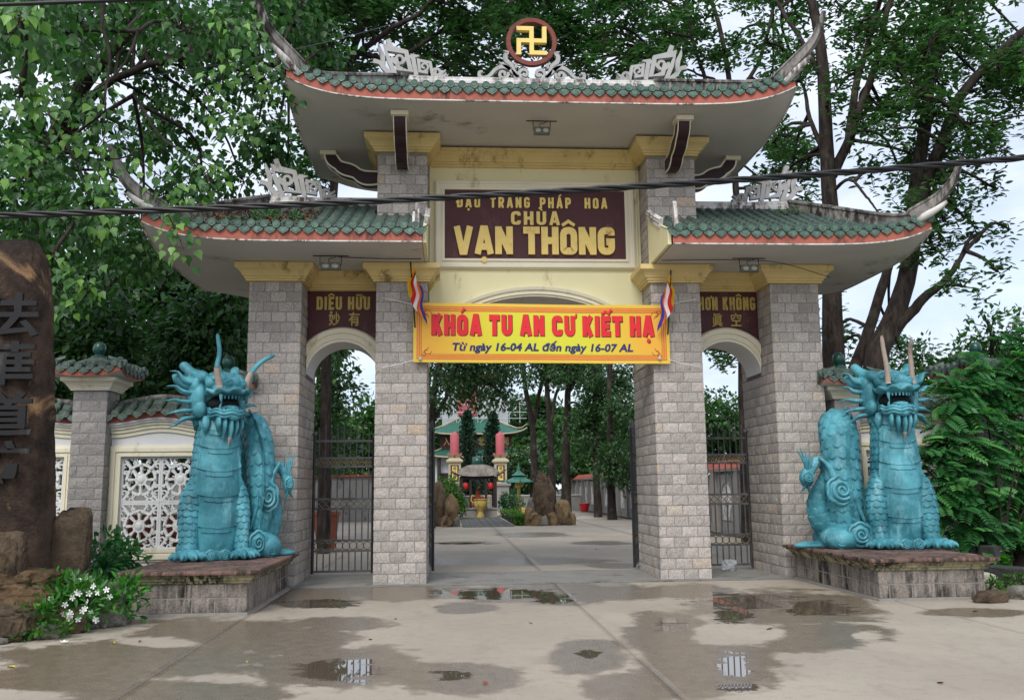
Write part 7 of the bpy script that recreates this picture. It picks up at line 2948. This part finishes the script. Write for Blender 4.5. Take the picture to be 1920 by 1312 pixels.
r8 = np.random.default_rng(88)
yard_tree('courtyard_tree', 'dark many-stemmed tree just inside the left inner pillar', 806, 985, 21, [([(808, 850, 0), (812, 760, 0), (822, 700, 0), (850, 620, 0), (880, 520, 0)], 16, 8), ([(810, 800, 0), (836, 745, 0), (850, 700, -.5), (890, 640, -.5)], 9, 4), ([(811, 770, 0), (806, 700, 0), (815, 620, 0)], 8, 5), ([(815, 740, 0), (840, 690, 0.5), (870, 640, 0.5)], 6, 3)],
          [(x, y, 21+r8.uniform(-2, 2), r8.uniform(0.5, 0.9)) for x, y in [(835, 730), (870, 715), (900, 715), (925, 725), (945, 740), (880, 690), (930, 695), (850, 690), (820, 690), (905, 745), (895, 660), (950, 670)]], 90, 11, 0.20, light=0.3)
yard_tree('courtyard_tree', 'slim dark tree trunk rising behind the tall pointed rock', 1001, 950, 40, [([(1000, 850, 0), (996, 790, 0), (985, 730, 0), (980, 660, 0), (975, 560, 0)], 13, 7), ([(998, 800, 0), (1010, 740, 0), (1022, 680, 0), (1030, 580, 0)], 9, 6)],
          [(x, y, 40+r8.uniform(-2, 2), r8.uniform(0.9, 1.5)) for x, y in [(1000, 685), (1030, 690), (1000, 650)]], 46, 11, 0.26, light=0.3)
yard_tree('courtyard_tree', 'slim dark tree trunk right of the tall pointed rock', 1036, 950, 38, [([(1034, 850, 0), (1030, 780, 0), (1026, 720, 0), (1028, 660, 0), (1030, 560, 0)], 13, 8), ([(1031, 800, 0), (1042, 740, 0), (1060, 700, 0), (1075, 640, 0)], 7, 4)],
          [(x, y, 38+r8.uniform(-2, 2), r8.uniform(0.9, 1.4)) for x, y in [(1050, 690), (1040, 660), (1080, 680)]], 46, 11, 0.26, light=0.3)
yard_tree('courtyard_tree', 'knobbly dark tree trunk behind the blunt ochre rock', 1062, 950, 34, [([(1063, 850, 0), (1064, 780, 0), (1068, 720, 0), (1074, 680, 0), (1090, 600, 0)], 16, 9), ([(1067, 735, 0), (1056, 700, 0), (1050, 650, 0), (1046, 580, 0)], 9, 6), ([(1068, 730, 0), (1090, 690, 0), (1110, 640, 0)], 7, 4)],
          [(x, y, 34+r8.uniform(-2, 2), r8.uniform(0.8, 1.3)) for x, y in [(1060, 690), (1090, 700), (1110, 730), (1120, 690), (1075, 650), (1100, 770)]], 50, 11, 0.24, light=0.3)
yard_tree('courtyard_tree', 'straight dark tree beside the compound wall', 1121, 962, 32, [([(1118, 850, 0), (1116, 760, 0), (1114, 700, 0), (1112, 620, 0), (1112, 540, 0)], 12, 7), ([(1117, 840, 0), (1105, 800, 0), (1092, 780, 0)], 4, 2)],
          [(x, y, 32+r8.uniform(-2, 2), r8.uniform(0.7, 1.2)) for x, y in [(1100, 770), (1130, 750), (1140, 780), (1095, 800), (1150, 720), (1120, 700), (1150, 800), (1110, 830), (1145, 840)]], 70, 11, 0.22, light=0.32)
yard_tree('courtyard_tree', 'dark forked tree nearest the right inner pillar', 1148, 966, 28, [([(1146, 880, 0), (1144, 800, 0), (1142, 720, 0), (1144, 640, 0)], 14, 8), ([(1146, 890, 0), (1136, 865, 0), (1124, 835, 0)], 7, 4)],
          [(x, y, 28+r8.uniform(-1.5, 1.5), r8.uniform(0.7, 1.1)) for x, y in [(1160, 780), (1175, 820), (1160, 850), (1175, 760), (1165, 720), (1180, 880), (1150, 870), (1175, 700)]], 74, 11, 0.21, light=0.32)
yard_tree('courtyard_tree', 'leafy tree seen through the left side archway', 601, 985, 15, [([(600, 900, 0), (598, 800, 0), (596, 700, 0), (600, 600, 0)], 9, 6), ([(598, 740, 0), (620, 690, 0), (650, 660, 0)], 5, 3)],
          [(x, y, 15+r8.uniform(-1.5, 1.5), r8.uniform(0.4, 0.75)) for x, y in [(605, 660), (630, 650), (620, 690), (610, 720), (640, 730), (605, 760), (635, 770), (600, 800), (630, 810), (610, 840), (640, 850)]], 78, 10, 0.22, light=0.4)

def mass_tree(label, px, Y, zc, rad, n, seed, leaf='leaf_far', size=0.34, light=0.5, trunk=0.25, dens=26, per=10):
    """a whole tree farther off: trunk, a few limbs, uneven crown of many leaf clumps"""
    r = np.random.default_rng(seed)
    x = at(px, 900, Y)[0]
    t = Tree('background_tree', label, (x, Y, 0), 'trees beyond the walls')
    t.r = r
    t.limb([t.base, t.base+np.array([0.1, 0, zc*0.4]), t.base+np.array([0.0, 0.1, zc*0.9])], trunk, trunk*0.5, 12, 0.04, 8, 0.4)
    bl = []
    for k in range(n):
        d = unit(r.normal(size=3))
        q = d*r.random()**0.4*np.array(rad)*0.8
        bl.append((t.base+np.array([q[0], q[1], zc+q[2]]), r.uniform(0.55, 0.9)*np.mean(rad)*0.42))
    for k in range(5):
        c = bl[k*len(bl)//5][0]
        t.limb([t.base+np.array([0, 0, zc*0.55]), (t.base+np.array([0, 0, zc*0.7])+c)/2, c], trunk*0.45, trunk*0.1, 10, 0.05, 6)
    arr, tw = crown_leaves(bl, dens, per, size, 'quad', r, 0.45, 0.3, light)
    t.finish('bark_dark', arr, tw, leaf, 0.035, 6)


mass_tree('deep green tree behind the left wall under the bodhi tree, leftmost', -30, 9, 4.6, (2.6, 2.2, 3.6), 26, 1, size=0.26, light=0.22, leaf='leaf_bodhi', dens=40)  # low tint puts the shade under the canopy into the leaf colour
mass_tree('deep green tree behind the tiled post left of the dragon', 190, 8.5, 4.4, (2.3, 2.0, 3.4), 28, 2, size=0.26, light=0.22, leaf='leaf_bodhi', dens=42)  # canopy shade painted in by the low leaf tint
mass_tree('deep green tree behind the left dragon and outer pillar', 400, 9.5, 4.6, (2.3, 2.0, 3.6), 28, 3, size=0.26, light=0.22, leaf='leaf_bodhi', dens=42)  # leaves tinted dark to stand for shade under the canopy
mass_tree('dark tree farther back behind the left wall', 300, 16, 6.5, (4.5, 3, 5.0), 34, 4, size=0.40, light=0.25, leaf='leaf_bodhi')
mass_tree('dark tree at the far left behind the inscribed stone', 40, 17, 6.5, (5, 3, 5.5), 34, 5, size=0.40, light=0.25, leaf='leaf_bodhi')
mass_tree('broad tree behind the left wall near the courtyard', 470, 22, 7.5, (4.0, 3, 5.0), 30, 6, size=0.42, light=0.3, leaf='leaf_bodhi')
mass_tree('light green tree beyond the right wall, lower and rounded', 1760, 14, 4.4, (2.6, 2.2, 2.4), 24, 7, size=0.24, light=0.75, dens=46)
mass_tree('light green tree at the far right beyond the wall', 1900, 12, 4.6, (2.4, 2.0, 2.8), 24, 8, size=0.24, light=0.7, dens=46)
mass_tree('mid green tree between the two tall trunks beyond the right wall', 1620, 16, 3.6, (2.8, 2.2, 2.6), 22, 9, size=0.28, light=0.55, dens=36)
mass_tree('rounded tree seen low through the right side archway', 1350, 30, 4.0, (3.0, 2.4, 2.6), 24, 10, size=0.36, light=0.65, dens=30)
mass_tree('green tree behind the compound wall right of the trunks', 1110, 62, 5.0, (5, 3, 4.0), 30, 11, size=0.6, light=0.6, dens=16)
mass_tree('green tree behind the compound wall at the right inner pillar', 1190, 52, 4.5, (4.5, 3, 4.0), 28, 12, size=0.55, light=0.5, dens=18)
mass_tree('far tree right of the temple roof', 1030, 80, 7.0, (6, 3, 5.0), 30, 13, size=0.7, light=0.55, dens=14)
mass_tree('low tree right of the pavilion before the low wall', 985, 50, 2.6, (2.6, 2, 2.0), 20, 14, size=0.4, light=0.6, dens=26)
mass_tree('low tree behind the pagoda lantern', 1080, 52, 2.8, (3.0, 2, 2.4), 20, 15, size=0.4, light=0.6, dens=26)
mass_tree('far tree left of the temple', 760, 75, 6.0, (6, 3, 5.0), 26, 16, size=0.7, light=0.5, dens=14)
mass_tree('sunlit tree beyond the low dark wall through the left archway', 690, 42, 4.2, (4.0, 2.5, 3.2), 26, 17, size=0.45, light=0.75, dens=24)  # high tint gives paler leaves
mass_tree('far tree behind the compound wall through the right archway', 1440, 40, 4.0, (4.0, 2.5, 2.6), 24, 18, size=0.45, light=0.6, dens=22)
mass_tree('far crown closing the view behind the temple', 900, 100, 7.0, (12, 4, 6.0), 34, 19, size=1.0, light=0.5, dens=7)
mass_tree('far crown closing the view behind the left archway', 560, 60, 5.0, (7, 3, 4.0), 30, 20, size=0.7, light=0.4, dens=12)
mass_tree('far crown closing the view behind the right wall', 1650, 40, 4.0, (9, 3, 3.6), 34, 21, size=0.6, light=0.6, dens=12)
mass_tree('far crown at the right end of the wall', 1950, 34, 5.0, (6, 3, 4.6), 30, 22, size=0.55, light=0.6, dens=14)
mass_tree('far crown behind the inscribed stone', -150, 30, 6.0, (8, 3, 6.0), 34, 23, size=0.6, light=0.3, dens=14)


def conifer(px, Y, h, label, seed):
    r = np.random.default_rng(seed)
    x = at(px, 940, Y)[0]
    t = thing('pine_tree', label, 'tree', (x, Y, 0), group='slim pines before the temple')
    MB().tube([(0, 0, 0), (0.03, 0, h*0.5), (0, 0, h*0.97)], [0.11, 0.07, 0.015], 7).obj('trunk', 'bark_dark', t)
    L, br = [], MB()
    n = 190
    for k in range(n):
        z = h*(0.10+0.88*(k/n))
        ln = (1-(k/n))**0.75*1.15*(0.75+0.5*r.random())+0.08
        a = k*2.399+r.uniform(-.3, .3)
        d = np.array([math.cos(a), math.sin(a), 0.55])
        br.tube([(0, 0, z), tuple(np.array([0, 0, z])+d*ln)], [0.018, 0.006], 3, cap=False)
        m = 26
        tt = r.random(m)*0.9+0.1
        C = np.array([0, 0, z])+np.outer(tt*ln, d)+r.normal(size=(m, 3))*0.04
        A = d*0.8+r.normal(size=(m, 3))*0.5+np.array([0, 0, 0.3])
        L.append(leaf_arrays(C, A, r.normal(size=(m, 3))+np.array([0, -.4, .6]), r.uniform(0.14, 0.26, m), 'quad', np.clip(r.normal(0.45, 0.2, m), 0, 1)))
    v, f, tt = join_arrays(L)
    br.obj('branches', 'bark_dark', t, kind='stuff')
    link('crown', mesh_np('crown', v, f, attrs={'rnd': tt}), 'leaf_pine', t, kind='stuff')


conifer(877, 48, at(877, 768, 48)[2], 'slim conical pine left of centre before the temple', 1)
conifer(925, 48, at(925, 770, 48)[2], 'slim conical pine right of centre before the temple', 2)

# ---- moss, leaf litter and weeds on the left side roof
r9 = np.random.default_rng(91)
n = 1500
lx = r9.uniform(3.9, 6.0, n)
ly = r9.uniform(-1.25, 0.2, n)
ok = np.array([LOR.d(a, b) < (6.47-a)/1.47+0.02 and b > -1.35+0.25*r9.random() for a, b in zip(lx, ly)])
lx, ly = lx[ok], ly[ok]
C = np.stack([-lx, ly, np.array([LOR.z(a, b) for a, b in zip(lx, ly)])+0.04+r9.random(len(lx))*0.06], 1)
A = r9.normal(size=C.shape)*np.array([1, 1, 0.35])
v, f, tt = leaf_arrays(C, A, r9.normal(size=C.shape)*0.4+np.array([0, -0.4, 1]), r9.uniform(0.05, 0.10, len(C)), 'oval', r9.random(len(C)))
lo_ = link('leaf_litter', mesh_np('leaf_litter', v, f, attrs={'rnd': tt}), 'leaf_dead', None, kind='stuff')
lo_['label'] = 'brown fallen leaves lying on the left side roof'
shrub('roof_weed', 'clump of small green weeds growing on the left side roof', (-4.6, -0.75, LOR.z(4.6, -0.75)), [((-4.65, -0.75, LOR.z(4.6, -0.75)+0.10), (0.26, 0.2, 0.12)), ((-5.15, -0.9, LOR.z(5.1, -0.9)+0.06), (0.16, 0.15, 0.07)), ((-4.25, -0.65, LOR.z(4.2, -0.65)+0.07), (0.18, 0.15, 0.07))], 900, 8, 0.07, 'oval', 'leaf_bush', 92, -0.4, 0.06, 0.8, cat='weeds')
shrub('roof_weed', 'few weeds growing along the hip of the right side roof', (4.7, 0.3, LOR.z(4.7, 0.3)), [((4.7, 0.3, LOR.z(4.7, 0.3)+0.08), (0.3, 0.2, 0.06)), ((5.0, 0.6, LOR.z(5.0, 0.6)+0.15), (0.12, 0.1, 0.1))], 500, 7, 0.06, 'oval', 'leaf_hedge', 93, -0.4, 0.06, 0.6, cat='weeds')

# ---- litter on the forecourt
rl = np.random.default_rng(95)
lme = []
for i in range(3):
    Vt, Ft = tmpl('oval')
    q = Vt.copy()
    q[:, 2] += 0.12*np.sin(q[:, 0]*3+i)
    me = mesh_np('fallen_leaf', q, Ft)
    me.materials.append(MATS[['leaf_yellow', 'red_brown', 'rock_brown'][i]])
    lme.append(me)
LP = [(215, 1207, 0, 'yellow fallen leaf on the concrete nearest the flower bed'), (265, 1202, 1, 'reddish fallen leaf on the concrete in front of the left plinth'), (30, 1252, 0, 'yellow fallen leaf at the left edge of the forecourt'), (463, 1240, 0, 'yellow fallen leaf on wet concrete left of the large front puddle'),
      (745, 1160, 2, 'dull brown fallen leaf on dry concrete before the left inner pillar'), (990, 1168, 2, 'dull brown fallen leaf on dry concrete in the middle of the forecourt'), (1450, 1180, 1, 'reddish fallen leaf on damp concrete before the right outer pillar'), (1770, 1283, 1, 'reddish fallen leaf in the bottom right corner of the forecourt'),
      (1835, 1147, 1, 'reddish fallen leaf on the damp streak before the right plinth'), (690, 1200, 1, 'reddish fallen leaf just behind the large front puddle'), (905, 1280, 1, 'reddish fallen leaf at the bottom edge right of the large puddle'), (1120, 1030, 1, 'reddish fallen leaf inside the courtyard behind the main opening')]
for i, (x, y, k, lab) in enumerate(LP):
    p = onz(x, y)
    s = rl.uniform(0.06, 0.10)
    o = link('fallen_leaf', lme[k], None, None, (p[0], p[1], 0.006), (rl.uniform(-.1, .1), rl.uniform(-.1, .1), rl.uniform(0, 6)), (s, s, s))
    tag(o, lab, 'leaf', 'fallen leaves on the forecourt')
for x, y, lab in ((232, 1170, 'white blossom fallen on the concrete at the corner of the left plinth'), (120, 1205, 'white blossom fallen on the concrete before the pebble edging')):
    p = onz(x, y)
    o = link('fallen_flower', fme, None, None, (p[0], p[1], 0.012), (R(-80), 0, x), (1.3, 1.3, 1.3))
    tag(o, lab, 'flower', 'fallen white blossoms')
